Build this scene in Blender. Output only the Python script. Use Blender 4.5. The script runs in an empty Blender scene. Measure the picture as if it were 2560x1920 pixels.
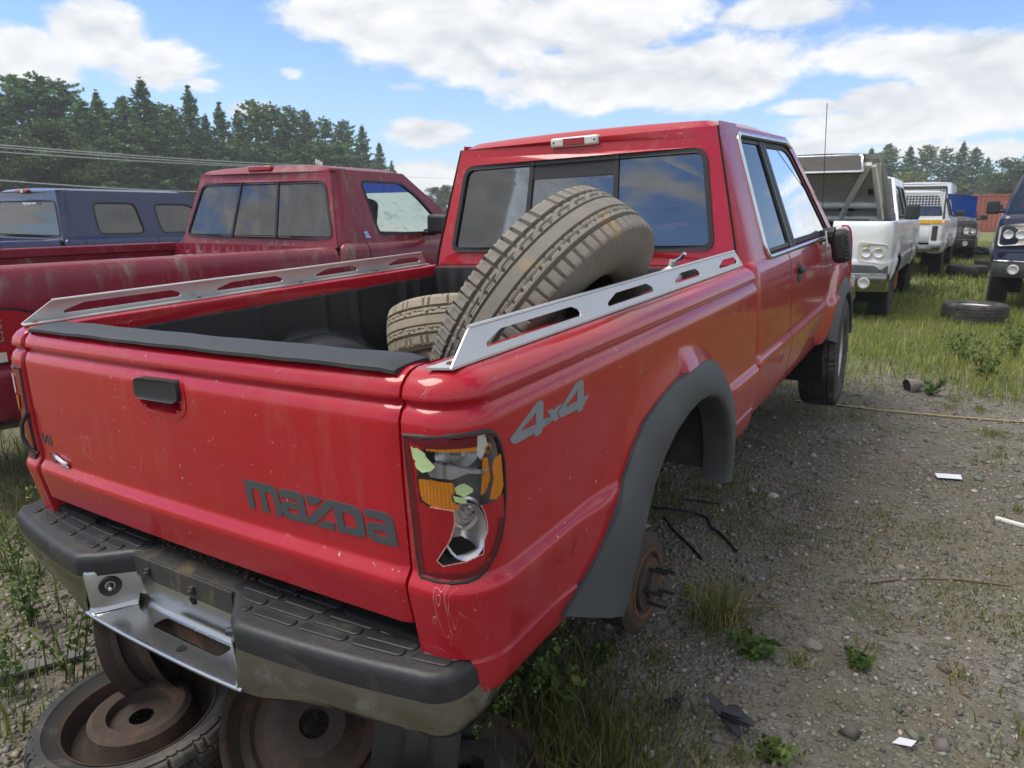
import bpy, math, random
import numpy as np
from mathutils import Vector, Matrix
from mathutils.geometry import tessellate_polygon

R_ = math.radians
sc = bpy.context.scene
COL = sc.collection
random.seed(7)
rng = np.random.default_rng(7)

# ------------------------------------------------------------------ camera
F_PX = 1778.93
CAM_H = 1.38
CAM_YAW, CAM_PITCH = R_(-33.163), -math.atan((960 - 530) / F_PX)


def cam_axes(yaw, pitch, roll):
    f = Vector((math.sin(yaw) * math.cos(pitch), math.cos(yaw) * math.cos(pitch), math.sin(pitch)))
    r = f.cross(Vector((0, 0, 1))).normalized()
    u = r.cross(f)
    r2 = r * math.cos(roll) + u * math.sin(roll)
    u2 = -r * math.sin(roll) + u * math.cos(roll)
    return r2, u2, f


def cam_matrix(yaw, pitch, roll, loc):
    r, u, f = cam_axes(yaw, pitch, roll)
    m = Matrix(((r.x, u.x, -f.x, loc[0]), (r.y, u.y, -f.y, loc[1]), (r.z, u.z, -f.z, loc[2]), (0, 0, 0, 1)))
    return m


cam_d = bpy.data.cameras.new('camera')
cam = bpy.data.objects.new('camera', cam_d)
COL.objects.link(cam)
sc.camera = cam
cam_d.sensor_fit = 'HORIZONTAL'
cam_d.sensor_width = 36
cam_d.lens = 36 * F_PX / 2560
cam_d.clip_start = 0.05
cam_d.clip_end = 3000
CAM_W = cam_matrix(CAM_YAW, CAM_PITCH, 0, (0, 0, CAM_H))
cam.matrix_world = CAM_W
cam_d.dof.use_dof = True
cam_d.dof.focus_distance = 1.9
cam_d.dof.aperture_fstop = 9.0

# pose of the red pickup: its frame (x right, y forward, z up, origin on the
# tailgate plane at bed-rail height) sits nose-up on its stand wheels
CAM_T = cam_matrix(-0.578795, -0.249054, -0.0480746, (1.523118, -0.890377, 0.277675))
TRUCK_W = CAM_W @ CAM_T.inverted()

# ------------------------------------------------------------------ render
sc.render.engine = 'CYCLES'
sc.cycles.use_denoising = True
try:
    sc.cycles.denoiser = 'OPENIMAGEDENOISE'
except Exception:
    pass
sc.cycles.max_bounces = 8
sc.cycles.transparent_max_bounces = 12
sc.cycles.caustics_reflective = False
sc.cycles.caustics_refractive = False
sc.view_settings.view_transform = 'Standard'
sc.view_settings.look = 'None'
sc.view_settings.gamma = 1.0
sc.view_settings.use_curve_mapping = False
sc.view_settings.exposure = 1.22

# ------------------------------------------------------------------ sky
SUN_EL, SUN_AZ = R_(60), R_(-128)      # azimuth measured from +y towards +x


class NT:
    """tiny node-tree helper"""
    def __init__(s, tree):
        s.t = tree

    def n(s, typ, **kw):
        nd = s.t.nodes.new(typ)
        for k, v in kw.items():
            setattr(nd, k, v)
        return nd

    def link(s, a, b):
        s.t.links.new(a, b)

    def put(s, sock, val):
        if isinstance(val, bpy.types.NodeSocket):
            s.t.links.new(val, sock)
        elif val is not None:
            sock.default_value = val

    def m(s, op, a, b=None, c=None, clamp=False):
        nd = s.n('ShaderNodeMath', operation=op, use_clamp=clamp)
        s.put(nd.inputs[0], a)
        if b is not None:
            s.put(nd.inputs[1], b)
        if c is not None:
            s.put(nd.inputs[2], c)
        return nd.outputs[0]

    def ramp(s, v, lo, hi, a=0.0, b=1.0):
        nd = s.n('ShaderNodeMapRange', interpolation_type='SMOOTHSTEP')
        s.put(nd.inputs[0], v)
        for i, q in enumerate((lo, hi, a, b)):
            nd.inputs[i + 1].default_value = q
        return nd.outputs[0]

    def mix(s, f, a, b, blend='MIX'):
        nd = s.n('ShaderNodeMix', data_type='RGBA', blend_type=blend)
        s.put(nd.inputs[0], f)
        for i, q in ((6, a), (7, b)):
            if isinstance(q, (tuple, list)):
                q = tuple(q) + (1,) if len(q) == 3 else tuple(q)
            s.put(nd.inputs[i], q)
        return nd.outputs[2]

    def noise(s, vec, scale, detail=4, rough=.55, dist=0, dim='3D'):
        nd = s.n('ShaderNodeTexNoise', noise_dimensions=dim)
        if vec is not None:
            s.put(nd.inputs['Vector'], vec)
        nd.inputs['Scale'].default_value = scale
        nd.inputs['Detail'].default_value = detail
        nd.inputs['Roughness'].default_value = rough
        nd.inputs['Distortion'].default_value = dist
        return nd.outputs[0]

    def vmap(s, vec, scale=(1, 1, 1), loc=(0, 0, 0), rot=(0, 0, 0)):
        nd = s.n('ShaderNodeMapping')
        s.put(nd.inputs[0], vec)
        nd.inputs[1].default_value = loc
        nd.inputs[2].default_value = rot
        nd.inputs[3].default_value = scale
        return nd.outputs[0]


def pix_dir(u, v):
    """direction through the photograph's pixel (2560 wide)"""
    r, up, f = cam_axes(CAM_YAW, CAM_PITCH, 0)
    return (f + r * ((u - 1280) / F_PX) - up * ((v - 960) / F_PX)).normalized()


wd = bpy.data.worlds.new('World')
sc.world = wd
wd.use_nodes = True
wd.node_tree.nodes.clear()
W = NT(wd.node_tree)
sky = W.n('ShaderNodeTexSky', sky_type='NISHITA')
sky.sun_disc = False
sky.sun_elevation = SUN_EL
sky.sun_rotation = SUN_AZ
sky.altitude = 50
sky.air_density = 1.0
sky.dust_density = 0.6
sky.ozone_density = 1.6
tc = W.n('ShaderNodeTexCoord')
sep = W.n('ShaderNodeSeparateXYZ')
W.link(tc.outputs['Generated'], sep.inputs[0])
dx, dy, dz = sep.outputs
az = W.m('ARCTAN2', dx, dy)
el = W.m('ARCSINE', dz)
# cloud banks of this sky: place and half size on the sky, strength
CLOUDS = [
    (215, 72, 105, 90, 1.15), (70, 130, 130, 68, 1.05), (330, 140, 120, 58, .95), (430, 182, 70, 24, .7), (-120, 120, 150, 90, 1.0),
    (760, 38, 190, 62, 1.0), (1000, 78, 260, 100, 1.15), (1260, 50, 300, 90, 1.1), (1300, 165, 230, 82, 1.15), (1490, 160, 210, 82, 1.1),
    (1700, 20, 200, 42, .8), (632, 160, 36, 20, .6), (885, 185, 60, 18, .5), (1600, -60, 500, 60, .9), (300, -80, 300, 40, .6),
    (1950, 125, 260, 58, .85), (2140, 165, 200, 100, 1.1), (1900, 215, 120, 42, 1.1), (1960, 268, 320, 48, 1.05), (1755, 232, 130, 24, .8),
    (2060, 330, 260, 34, .95), (930, 286, 98, 32, 1.0), (905, 385, 110, 36, 1.0), (545, 238, 80, 24, .8), (1700, 320, 200, 34, .8), (2400, 200, 260, 120, 1.0), (1330, 300, 240, 24, .5),
]


def az_el(u, v):
    d = pix_dir(u * 1.1573, v * 1.1573)
    return math.atan2(d.x, d.y), math.asin(d.z)


fld = None
wob = W.noise(tc.outputs['Generated'], 5.0, 1, .5)
azw = W.m('ADD', az, W.m('MULTIPLY', W.m('SUBTRACT', wob, .5), .03))
for cu_, cv_, hw_, hh_, st in CLOUDS:
    a, e = az_el(cu_, cv_)
    wa = abs(az_el(cu_ + hw_, cv_)[0] - az_el(cu_ - hw_, cv_)[0]) / 2
    we = abs(az_el(cu_, cv_ + hh_)[1] - az_el(cu_, cv_ - hh_)[1]) / 2
    p = W.m('MULTIPLY', W.m('SUBTRACT', azw, a), 1 / wa)
    q = W.m('MULTIPLY', W.m('SUBTRACT', el, e), 1 / we)
    r2 = W.m('ADD', W.m('MULTIPLY', p, p), W.m('MULTIPLY', q, q))
    g = W.m('MULTIPLY', W.m('POWER', math.e, W.m('MULTIPLY', r2, -0.9)), st)
    fld = g if fld is None else W.m('MAXIMUM', fld, g)
# the rest of the dome: broken cloud of the same kind, flattened towards the horizon
pl = W.m('ADD', W.m('MAXIMUM', dz, 0.0), .16)
cx = W.n('ShaderNodeCombineXYZ')
W.link(W.m('DIVIDE', dx, pl), cx.inputs[0])
W.link(W.m('DIVIDE', dy, pl), cx.inputs[1])
gen = W.noise(cx.outputs[0], .9, 3, .55, .3)
gen = W.ramp(gen, .34, .54)
# weight of the view window in azimuth and elevation
wa_ = W.ramp(W.m('ABSOLUTE', W.m('SUBTRACT', az, R_(-42))), R_(50), R_(66), 1, 0)
we_ = W.ramp(el, R_(17.5), R_(26), 1, 0)
wv = W.m('MULTIPLY', wa_, we_)
base = W.m('ADD', W.m('MULTIPLY', fld, wv), W.m('MULTIPLY', W.m('MULTIPLY', gen, .95), W.m('SUBTRACT', 1.0, wv)))
flat = W.vmap(tc.outputs['Generated'], (1, 1, 2.1))
det = W.noise(flat, 7.5, 6, .62, .25)
fine = W.noise(flat, 24, 3, .6, .2)
dens = W.m('ADD', base, W.m('MULTIPLY', W.m('SUBTRACT', det, .5), 1.25))
dens = W.m('ADD', dens, W.m('MULTIPLY', W.m('SUBTRACT', fine, .5), .35))
cov = W.ramp(dens, .30, .62)
# light and dark in the cloud body: thick middles and undersides are greyer
up_ = W.vmap(flat, (1, 1, 1), (0, 0, -.035))
det2 = W.noise(up_, 7.5, 3, .62, .25)
lit = W.m('ADD', W.m('MULTIPLY', W.m('SUBTRACT', det, det2), 2.2), .62)
lit = W.m('SUBTRACT', lit, W.m('MULTIPLY', W.ramp(dens, .7, 1.6), .25))
lit = W.m('ADD', lit, W.m('MULTIPLY', W.m('SUBTRACT', fine, .5), .3), clamp=True)
ccol = W.mix(lit, (2.75, 2.95, 3.25), (4.7, 4.75, 4.8))
hz = W.ramp(el, R_(0), R_(16), 1, 0)
skyc = W.mix(W.m('MULTIPLY', hz, .35), W.mix(1.0, sky.outputs[0], (.58, .69, .88), 'MULTIPLY'), (2.8, 3.7, 4.9))
out = W.mix(cov, skyc, ccol)
bg = W.n('ShaderNodeBackground')
W.link(out, bg.inputs[0])
bg.inputs[1].default_value = 0.1
wd.cycles.sampling_method = 'MANUAL'
wd.cycles.sample_map_resolution = 256
wo = W.n('ShaderNodeOutputWorld')
W.link(bg.outputs[0], wo.inputs[0])

# ------------------------------------------------------------------ sun (thin cloud over it)
sd = bpy.data.lights.new('sun', 'SUN')
sd.energy = 1.5
sd.angle = R_(34)
sd.color = (1.0, .95, .87)
sun = bpy.data.objects.new('sun', sd)
COL.objects.link(sun)
sv = Vector((math.sin(SUN_AZ) * math.cos(SUN_EL), math.cos(SUN_AZ) * math.cos(SUN_EL), math.sin(SUN_EL)))
sun.rotation_euler = sv.to_track_quat('Z', 'Y').to_euler()
sun.location = (0, 0, 30)

# ================================================================== helpers
def tag(o, label=None, cat=None, group=None, kind=None):
    if label:
        o['label'] = label
    if cat:
        o['category'] = cat
    if group:
        o['group'] = group
    if kind:
        o['kind'] = kind
    return o


def empty(name, mat4=None, loc=(0, 0, 0), rz=0):
    o = bpy.data.objects.new(name, None)
    COL.objects.link(o)
    o.empty_display_size = .1
    if mat4 is not None:
        o.matrix_world = mat4
    else:
        o.location = loc
        o.rotation_euler = (0, 0, rz)
    return o


def link_mesh(name, me, parent=None, mat=None):
    o = bpy.data.objects.new(name, me)
    COL.objects.link(o)
    if mat is not None and not me.materials:
        me.materials.append(mat)
    if parent is not None:
        o.parent = parent
    return o


def copy_tree(o, parent=None):
    c = o.copy()
    COL.objects.link(c)
    c.parent = parent
    for ch in o.children:
        copy_tree(ch, c)
    return c


class MB:
    def __init__(s):
        s.v = []
        s.f = []

    def add(s, vs, fs):
        b = len(s.v)
        s.v.extend([tuple(v) for v in vs])
        s.f.extend([tuple(i + b for i in f) for f in fs])
        return s

    def box(s, c, size, rot=None):
        hx, hy, hz = (q / 2 for q in size)
        vs = [Vector((x, y, z)) for x in (-hx, hx) for y in (-hy, hy) for z in (-hz, hz)]
        if rot is not None:
            vs = [rot @ v for v in vs]
        vs = [v + Vector(c) for v in vs]
        return s.add(vs, [(0, 1, 3, 2), (4, 6, 7, 5), (0, 4, 5, 1), (2, 3, 7, 6), (0, 2, 6, 4), (1, 5, 7, 3)])

    def grid(s, P, closed_u=False, closed_v=False, keep=None):
        nu, nv = len(P), len(P[0])
        vs = [p for row in P for p in row]
        fs = []
        for i in range(nu if closed_u else nu - 1):
            for j in range(nv if closed_v else nv - 1):
                if keep and not keep(i, j):
                    continue
                i2, j2 = (i + 1) % nu, (j + 1) % nv
                fs.append((i * nv + j, i2 * nv + j, i2 * nv + j2, i * nv + j2))
        return s.add(vs, fs)

    def tube(s, path, r, n=8, cap=True, closed=False):
        path = [Vector(p) for p in path]
        m = len(path)
        rr = r if isinstance(r, (list, tuple)) else [r] * m
        rings = []
        pn = None
        for i, p in enumerate(path):
            a = path[i - 1] if (i > 0 or closed) else p
            b = path[(i + 1) % m] if (i < m - 1 or closed) else p
            t = (b - a).normalized()
            if pn is None:
                pn = t.orthogonal().normalized()
            else:
                pn = (pn - t * pn.dot(t))
                pn = pn.normalized() if pn.length > 1e-6 else t.orthogonal().normalized()
            bn = t.cross(pn)
            rings.append([p + (pn * math.cos(2 * math.pi * k / n) + bn * math.sin(2 * math.pi * k / n)) * rr[i] for k in range(n)])
        b0 = len(s.v)
        s.grid(rings, closed_u=closed, closed_v=True)
        if cap and not closed:
            s.f.append(tuple(b0 + k for k in range(n))[::-1])
            s.f.append(tuple(b0 + (m - 1) * n + k for k in range(n)))
        return s

    def lathe(s, prof, o=(0, 0, 0), ax=(0, 0, 1), n=32, a0=0, a1=2 * math.pi):
        """prof: (radius, height along axis)"""
        o, ax = Vector(o), Vector(ax).normalized()
        u = ax.orthogonal().normalized()
        w = ax.cross(u)
        full = abs(a1 - a0 - 2 * math.pi) < 1e-6
        m = n if full else n + 1
        P = []
        for k in range(m):
            t = a0 + (a1 - a0) * k / n
            d = u * math.cos(t) + w * math.sin(t)
            P.append([o + d * r + ax * h for r, h in prof])
        return s.grid(P, closed_u=full)

    def prism(s, outer, holes=(), fn=None, w0=0.0, w1=0.0, back=True):
        """flat shape with holes, mapped by fn(u, v, w)"""
        loops = [list(outer)] + [list(h) for h in holes]
        pts = [p for l in loops for p in l]
        tri = tessellate_polygon([[Vector((p[0], p[1], 0)) for p in l] for l in loops])
        n = len(pts)
        vs = [fn(p[0], p[1], w1) for p in pts]
        fs = []
        for t in tri:
            a, b, c = (pts[i] for i in t)
            ar = (b[0] - a[0]) * (c[1] - a[1]) - (b[1] - a[1]) * (c[0] - a[0])
            fs.append(tuple(t) if ar > 0 else tuple(t)[::-1])
        if abs(w1 - w0) > 1e-9:
            vs += [fn(p[0], p[1], w0) for p in pts]
            if back:
                fs += [tuple(i + n for i in f)[::-1] for f in fs[:len(tri)]]
            b = 0
            for l in loops:
                m = len(l)
                for i in range(m):
                    j = (i + 1) % m
                    fs.append((b + i, b + i + n, b + j + n, b + j))
                b += m
        return s.add(vs, fs)

    def build(s, name, mat, parent=None, smooth=35, bevel=0, seg=2, fixn=True, sub=0):
        me = bpy.data.meshes.new(name)
        me.from_pydata([tuple(v) for v in s.v], [], s.f)
        me.update()
        if fixn:
            import bmesh
            bm = bmesh.new()
            bm.from_mesh(me)
            bmesh.ops.remove_doubles(bm, verts=bm.verts, dist=1e-5)
            bmesh.ops.recalc_face_normals(bm, faces=bm.faces)
            bm.to_mesh(me)
            bm.free()
        if smooth:
            me.polygons.foreach_set('use_smooth', [True] * len(me.polygons))
            me.set_sharp_from_angle(angle=R_(smooth))
        if mat is not None:
            me.materials.append(mat)
        o = link_mesh(name, me, parent)
        if bevel:
            md = o.modifiers.new('bevel', 'BEVEL')
            md.width = bevel
            md.segments = seg
            md.limit_method = 'ANGLE'
            md.angle_limit = R_(40)
        if sub:
            md = o.modifiers.new('sub', 'SUBSURF')
            md.levels = md.render_levels = sub
        return o


def lerp(a, b, t):
    return a + (b - a) * t


def sstep(a, b, x):
    t = min(1, max(0, (x - a) / (b - a)))
    return t * t * (3 - 2 * t)


def interp(tab, x):
    """tab sorted ascending in first entry"""
    if x <= tab[0][0]:
        return tab[0][1]
    for (a, fa), (b, fb) in zip(tab, tab[1:]):
        if x <= b:
            return lerp(fa, fb, (x - a) / (b - a))
    return tab[-1][1]


def inside(poly, x, y):
    c = False
    n = len(poly)
    for i in range(n):
        x1, y1 = poly[i]
        x2, y2 = poly[i - 1]
        if (y1 > y) != (y2 > y) and x < (x2 - x1) * (y - y1) / (y2 - y1) + x1:
            c = not c
    return c


def round_poly(pts, r, n=5):
    """polygon with rounded corners; r number or list"""
    out = []
    m = len(pts)
    for i in range(m):
        p = Vector(pts[i]).to_2d() if len(pts[i]) > 2 else Vector(pts[i])
        a = Vector(pts[i - 1]) - p
        b = Vector(pts[(i + 1) % m]) - p
        rr = r[i] if isinstance(r, (list, tuple)) else r
        d = min(rr, a.length * .49, b.length * .49)
        if d < 1e-5:
            out.append((p.x, p.y))
            continue
        p0, p1 = p + a.normalized() * d, p + b.normalized() * d
        for k in range(n + 1):
            t = k / n
            q = p0 * (1 - t) ** 2 + p * 2 * t * (1 - t) + p1 * t * t
            out.append((q.x, q.y))
    return out


def inset_poly(pts, d):
    """move a polygon's outline inwards (simple shapes)"""
    m = len(pts)
    ar = sum(pts[i - 1][0] * pts[i][1] - pts[i][0] * pts[i - 1][1] for i in range(m))
    sgn = 1 if ar > 0 else -1
    out = []
    for i in range(m):
        p, a, b = Vector(pts[i]), Vector(pts[i - 1]), Vector(pts[(i + 1) % m])
        t = ((p - a).normalized() + (b - p).normalized())
        t = t.normalized() if t.length > 1e-6 else (b - a).normalized()
        nrm = Vector((-t.y, t.x)) * sgn
        out.append((p.x + nrm.x * d, p.y + nrm.y * d))
    return out


def strip_frame(mb, loop, w, fn, w0, w1):
    """closed band between a loop and the loop moved inwards by w"""
    inn = inset_poly(loop, w)
    mb.prism(loop, [inn], fn, w0, w1)


def text_shape(txt, size=1.0, bold=0.0, shear=0.0):
    """triangles of a word set in the built-in font: (verts2d, faces)"""
    cu = bpy.data.curves.new('lettering_tmp', 'FONT')
    cu.body = txt
    cu.size = size
    cu.offset = bold
    cu.shear = shear
    ob = bpy.data.objects.new('lettering_tmp', cu)
    COL.objects.link(ob)
    dg = bpy.context.evaluated_depsgraph_get()
    me = bpy.data.meshes.new_from_object(ob.evaluated_get(dg))
    vs = [(v.co.x, v.co.y) for v in me.vertices]
    fs = [tuple(p.vertices) for p in me.polygons]
    bpy.data.objects.remove(ob)
    bpy.data.curves.remove(cu)
    bpy.data.meshes.remove(me)
    return vs, fs


# ================================================================== materials
MATS = {}


def new_mat(name):
    m = bpy.data.materials.new(name)
    m.use_nodes = True
    t = NT(m.node_tree)
    b = m.node_tree.nodes['Principled BSDF']
    MATS[name] = m
    return m, t, b


def objco(t):
    return t.n('ShaderNodeTexCoord').outputs['Object']


def bump(t, b, h, strength=.3, dist=.01):
    bn = t.n('ShaderNodeBump')
    bn.inputs['Strength'].default_value = strength
    bn.inputs['Distance'].default_value = dist
    t.put(bn.inputs['Height'], h)
    t.link(bn.outputs[0], b.inputs['Normal'])


def simple(name, col, rough=.5, metal=0, coat=0, var=.25, scale=9, bmp=0, spec=.5, dust=None, dusts=(.5, .7)):
    m, t, b = new_mat(name)
    co = objco(t)
    nz = t.noise(co, scale, 6, .6)
    c = t.mix(nz, tuple(q * (1 - var) for q in col), tuple(min(1, q * (1 + var)) for q in col))
    if dust:
        dn = t.ramp(t.noise(co, scale * .7, 8, .7, .4), dusts[0], dusts[1])
        c = t.mix(t.m('MULTIPLY', dn, .85), c, dust)
        t.link(t.m('ADD', t.m('MULTIPLY', dn, .9 - rough), rough, clamp=True), b.inputs['Roughness'])
        if metal:
            t.link(t.m('MULTIPLY', t.m('SUBTRACT', 1.0, dn), metal), b.inputs['Metallic'])
    else:
        b.inputs['Roughness'].default_value = rough
        b.inputs['Metallic'].default_value = metal
    t.link(c, b.inputs['Base Color'])
    b.inputs['Specular IOR Level'].default_value = spec
    b.inputs['Coat Weight'].default_value = coat
    b.inputs['Coat Roughness'].default_value = .05
    if bmp:
        bump(t, b, t.noise(co, scale * 6, 5, .6), bmp, .004)
    return m


def paint(name, col, rough=.32, coat=.9, croug=.06, dustc=(.30, .25, .19), dust=.25, scr=.5, fade=.12, chips=(.55, .45, .42), wave=.02):
    """weathered car paint: clear coat, film of dust, fine scratches and chips"""
    m, t, b = new_mat(name)
    co = objco(t)
    big = t.noise(co, 2.3, 5, .55)
    c = t.mix(big, tuple(q * (1 - fade) for q in col), tuple(min(1, q * (1 + fade)) for q in col))
    # dust film, streaked downwards
    st = t.noise(t.vmap(co, (14, 14, 2.2)), 1.0, 7, .65, .3)
    blot = t.noise(co, 3.1, 6, .65, .5)
    d = t.m('MULTIPLY', t.ramp(st, .46, .74), t.ramp(blot, .42, .66))
    speck = t.ramp(t.noise(co, 160, 3, .6), .67, .74)
    d2 = t.m('ADD', t.m('MULTIPLY', d, dust * 1.5), t.m('MULTIPLY', t.m('MULTIPLY', speck, t.ramp(blot, .46, .62)), dust), clamp=True)
    c = t.mix(d2, c, dustc)
    # scratches: thin threads of a stretched wave field
    w1 = t.noise(t.vmap(co, (3.2, 3.2, 1.1), rot=(.5, .9, .3)), 2.1, 3, .5, 1.4)
    s1 = t.m('SUBTRACT', 1.0, t.ramp(t.m('ABSOLUTE', t.m('SUBTRACT', w1, .5)), .0006, .0022))
    w2 = t.noise(t.vmap(co, (1.4, 1.4, 5.2), rot=(.2, .5, .8)), 2.3, 3, .5, 1.1)
    s2 = t.m('SUBTRACT', 1.0, t.ramp(t.m('ABSOLUTE', t.m('SUBTRACT', w2, .46)), .0005, .0018))
    gate = t.ramp(t.noise(co, 4.7, 4, .6), .54, .66)
    sc_ = t.m('MULTIPLY', t.m('MAXIMUM', s1, s2), t.m('MULTIPLY', gate, scr))
    chip = t.m('MULTIPLY', t.ramp(t.noise(co, 75, 2, .5), .735, .75), .8 * scr)
    mark = t.m('ADD', sc_, chip, clamp=True)
    c = t.mix(mark, c, chips)
    t.link(c, b.inputs['Base Color'])
    t.link(t.m('ADD', rough, t.m('MULTIPLY', t.m('ADD', d2, mark), .4), clamp=True), b.inputs['Roughness'])
    t.link(t.m('SUBTRACT', coat, t.m('MULTIPLY', t.m('ADD', d2, mark), coat), clamp=True), b.inputs['Coat Weight'])
    cr = t.m('ADD', croug, t.m('MULTIPLY', t.ramp(t.noise(co, 6, 5, .6), .4, .7), .10))
    t.link(cr, b.inputs['Coat Roughness'])
    b.inputs['Specular IOR Level'].default_value = .2
    bump(t, b, t.m('ADD', t.m('MULTIPLY', t.noise(co, 5.5, 2, .5), 1.0), t.m('MULTIPLY', mark, -.02)), wave, .05)
    return m


def glass(name, tint, trans=.6, rough=.02, dirt=.12, dirtc=(.35, .33, .28), film=False):
    m, t, b = new_mat(name)
    t.t.nodes.remove(b)
    co = objco(t)
    tr = t.n('ShaderNodeBsdfTransparent')
    tr.inputs[0].default_value = tuple(q * trans for q in tint) + (1,)
    gl = t.n('ShaderNodeBsdfGlossy')
    gl.inputs['Roughness'].default_value = rough
    gl.inputs[0].default_value = (1, 1, 1, 1)
    fr = t.n('ShaderNodeFresnel')
    fr.inputs[0].default_value = 1.7
    df = t.n('ShaderNodeBsdfTranslucent' if film else 'ShaderNodeBsdfDiffuse')
    df.inputs[0].default_value = dirtc + (1,)
    mx = t.n('ShaderNodeMixShader')
    t.link(t.m('ADD', fr.outputs[0], .035, clamp=True), mx.inputs[0])
    t.link(tr.outputs[0], mx.inputs[1])
    t.link(gl.outputs[0], mx.inputs[2])
    m2 = t.n('ShaderNodeMixShader')
    dn = t.m('MULTIPLY', t.ramp(t.noise(t.vmap(co, (9, 9, 3)), 1.0, 7, .65, .5), *((.05, .5) if film else (.35, .8))), dirt)
    t.link(dn, m2.inputs[0])
    t.link(mx.outputs[0], m2.inputs[1])
    t.link(df.outputs[0], m2.inputs[2])
    t.link(m2.outputs[0], t.t.nodes['Material Output'].inputs[0])
    return m


def lens(name, col, rough=.12, trans=.45, ribs=0):
    """coloured plastic lamp lens with moulded ribs"""
    m, t, b = new_mat(name)
    b.inputs['Base Color'].default_value = col + (1,)
    b.inputs['Roughness'].default_value = rough
    b.inputs['Coat Weight'].default_value = .8
    b.inputs['Coat Roughness'].default_value = .06
    b.inputs['Transmission Weight'].default_value = trans
    b.inputs['IOR'].default_value = 1.3
    if ribs:
        co = objco(t)
        wv_ = t.n('ShaderNodeTexWave', wave_type='BANDS', bands_direction='X')
        t.link(co, wv_.inputs[0])
        wv_.inputs['Scale'].default_value = ribs
        wz = t.n('ShaderNodeTexWave', wave_type='BANDS', bands_direction='Z')
        t.link(co, wz.inputs[0])
        wz.inputs['Scale'].default_value = ribs * 1.1
        bump(t, b, t.m('ADD', wv_.outputs[1], t.m('MULTIPLY', wz.outputs[1], .2)), .6, .003)
    return m


paint('paint_red', (.39, .008, .019), rough=.3, coat=.7, croug=.03, dust=.12, fade=.08, scr=.7, wave=.022)
paint('paint_maroon', (.20, .014, .032), rough=.4, coat=.5, croug=.16, dust=.75, dustc=(.27, .23, .18), scr=.3, fade=.25)
paint('paint_navy', (.010, .020, .085), rough=.3, coat=.9, croug=.04, dust=.08, scr=.2, chips=(.4, .42, .5))
paint('paint_white', (.72, .73, .74), rough=.35, coat=.7, dust=.3, dustc=(.38, .34, .28), scr=.3, chips=(.25, .2, .18))
paint('paint_black', (.012, .012, .015), rough=.3, coat=.8, dust=.3, scr=.3)
paint('paint_darkblue', (.016, .020, .052), rough=.3, coat=.9, dust=.2, scr=.2)
simple('black_plastic', (.022, .024, .027), .55, var=.3, scale=14, bmp=.12, dust=(.085, .08, .07), dusts=(.55, .8))
simple('pad_plastic', (.017, .018, .021), .5, var=.35, scale=12, bmp=.25, dust=(.062, .054, .042), dusts=(.48, .74))
simple('pad_dirty', (.028, .027, .025), .75, var=.5, scale=22, bmp=.3, dust=(.12, .088, .05), dusts=(.50, .70))
simple('flare_plastic', (.050, .056, .060), .55, var=.3, scale=5, bmp=.06, dust=(.125, .135, .125), dusts=(.46, .80))
simple('liner', (.018, .019, .022), .5, var=.35, scale=8, bmp=.15, dust=(.055, .051, .044), dusts=(.55, .85))
simple('rubber_seal', (.014, .014, .015), .6)
simple('gap_dark', (.004, .004, .004), .9)
simple('chrome', (.55, .56, .58), .09, 1, var=.06, scale=5, dust=(.22, .20, .15), dusts=(.60, .86))
simple('chrome_dull', (.27, .27, .255), .12, 1, var=.2, scale=7, dust=(.06, .058, .038), dusts=(.54, .82))
simple('chrome_trim', (.66, .67, .69), .16, 1, var=.1)
simple('aluminium', (.62, .62, .605), .45, .75, var=.12, scale=7, dust=(.52, .50, .46), dusts=(.58, .9))
simple('decal_grey', (.060, .066, .073), .45, var=.12, scale=20)
simple('decal_light', (.20, .225, .245), .4, var=.1, scale=20)
simple('rust', (.105, .045, .022), .85, var=.55, scale=18, bmp=.5, dust=(.20, .085, .035), dusts=(.5, .7))
simple('rust_dark', (.045, .030, .022), .8, var=.5, scale=16, bmp=.5, dust=(.12, .055, .028), dusts=(.52, .7))
simple('steel_dark', (.045, .044, .043), .6, .3, var=.4, scale=12, bmp=.3, dust=(.10, .055, .03), dusts=(.5, .68))
simple('stud_metal', (.04, .05, .048), .5, .6)
simple('tyre_rubber', (.030, .029, .028), .8, var=.3, scale=10, bmp=.2, dust=(.13, .115, .092), dusts=(.48, .72))
simple('tyre_muddy', (.215, .195, .165), .9, var=.3, scale=11, bmp=.4, dust=(.34, .235, .13), dusts=(.54, .70))
simple('tyre_dusty', (.31, .265, .20), .9, var=.3, scale=9, bmp=.3, dust=(.36, .28, .18), dusts=(.55, .75))
simple('seat_cloth', (.045, .045, .05), .9)
simple('dash', (.03, .03, .032), .7)
simple('reflector', (.80, .78, .77), .34, .8, var=.05)
simple('socket_grey', (.24, .24, .235), .5, var=.5, scale=25)
simple('alloy', (.50, .50, .49), .35, .9, var=.15, dust=(.28, .25, .2), dusts=(.5, .8))
simple('headlamp_haze', (.60, .57, .50), .25, coat=.6, var=.15, scale=20)
simple('hood_panel', (.42, .41, .39), .7)
simple('hood_under', (.80, .79, .76), .7, var=.25, scale=6)
simple('yellow_band', (.80, .42, .015), .5)
simple('primer_orange', (.42, .10, .035), .7)
simple('white_plastic', (.70, .69, .66), .5, var=.1)
simple('lamp_white', (.62, .61, .55), .3, coat=.5)
lens('lens_red', (.40, .003, .012), ribs=95, trans=.12)
lens('lens_red_dark', (.13, .004, .012), ribs=0, trans=.15)
lens('lens_amber', (.72, .24, .012), ribs=48, trans=.3)
lens('bulb_glass', (.9, .9, .9), .03, .92)
glass('glass_tint', (.80, .88, .94), .88, dirt=.06)
glass('glass_dark', (.40, .43, .46), .14, dirt=.34, dirtc=(.24, .225, .20))
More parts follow.
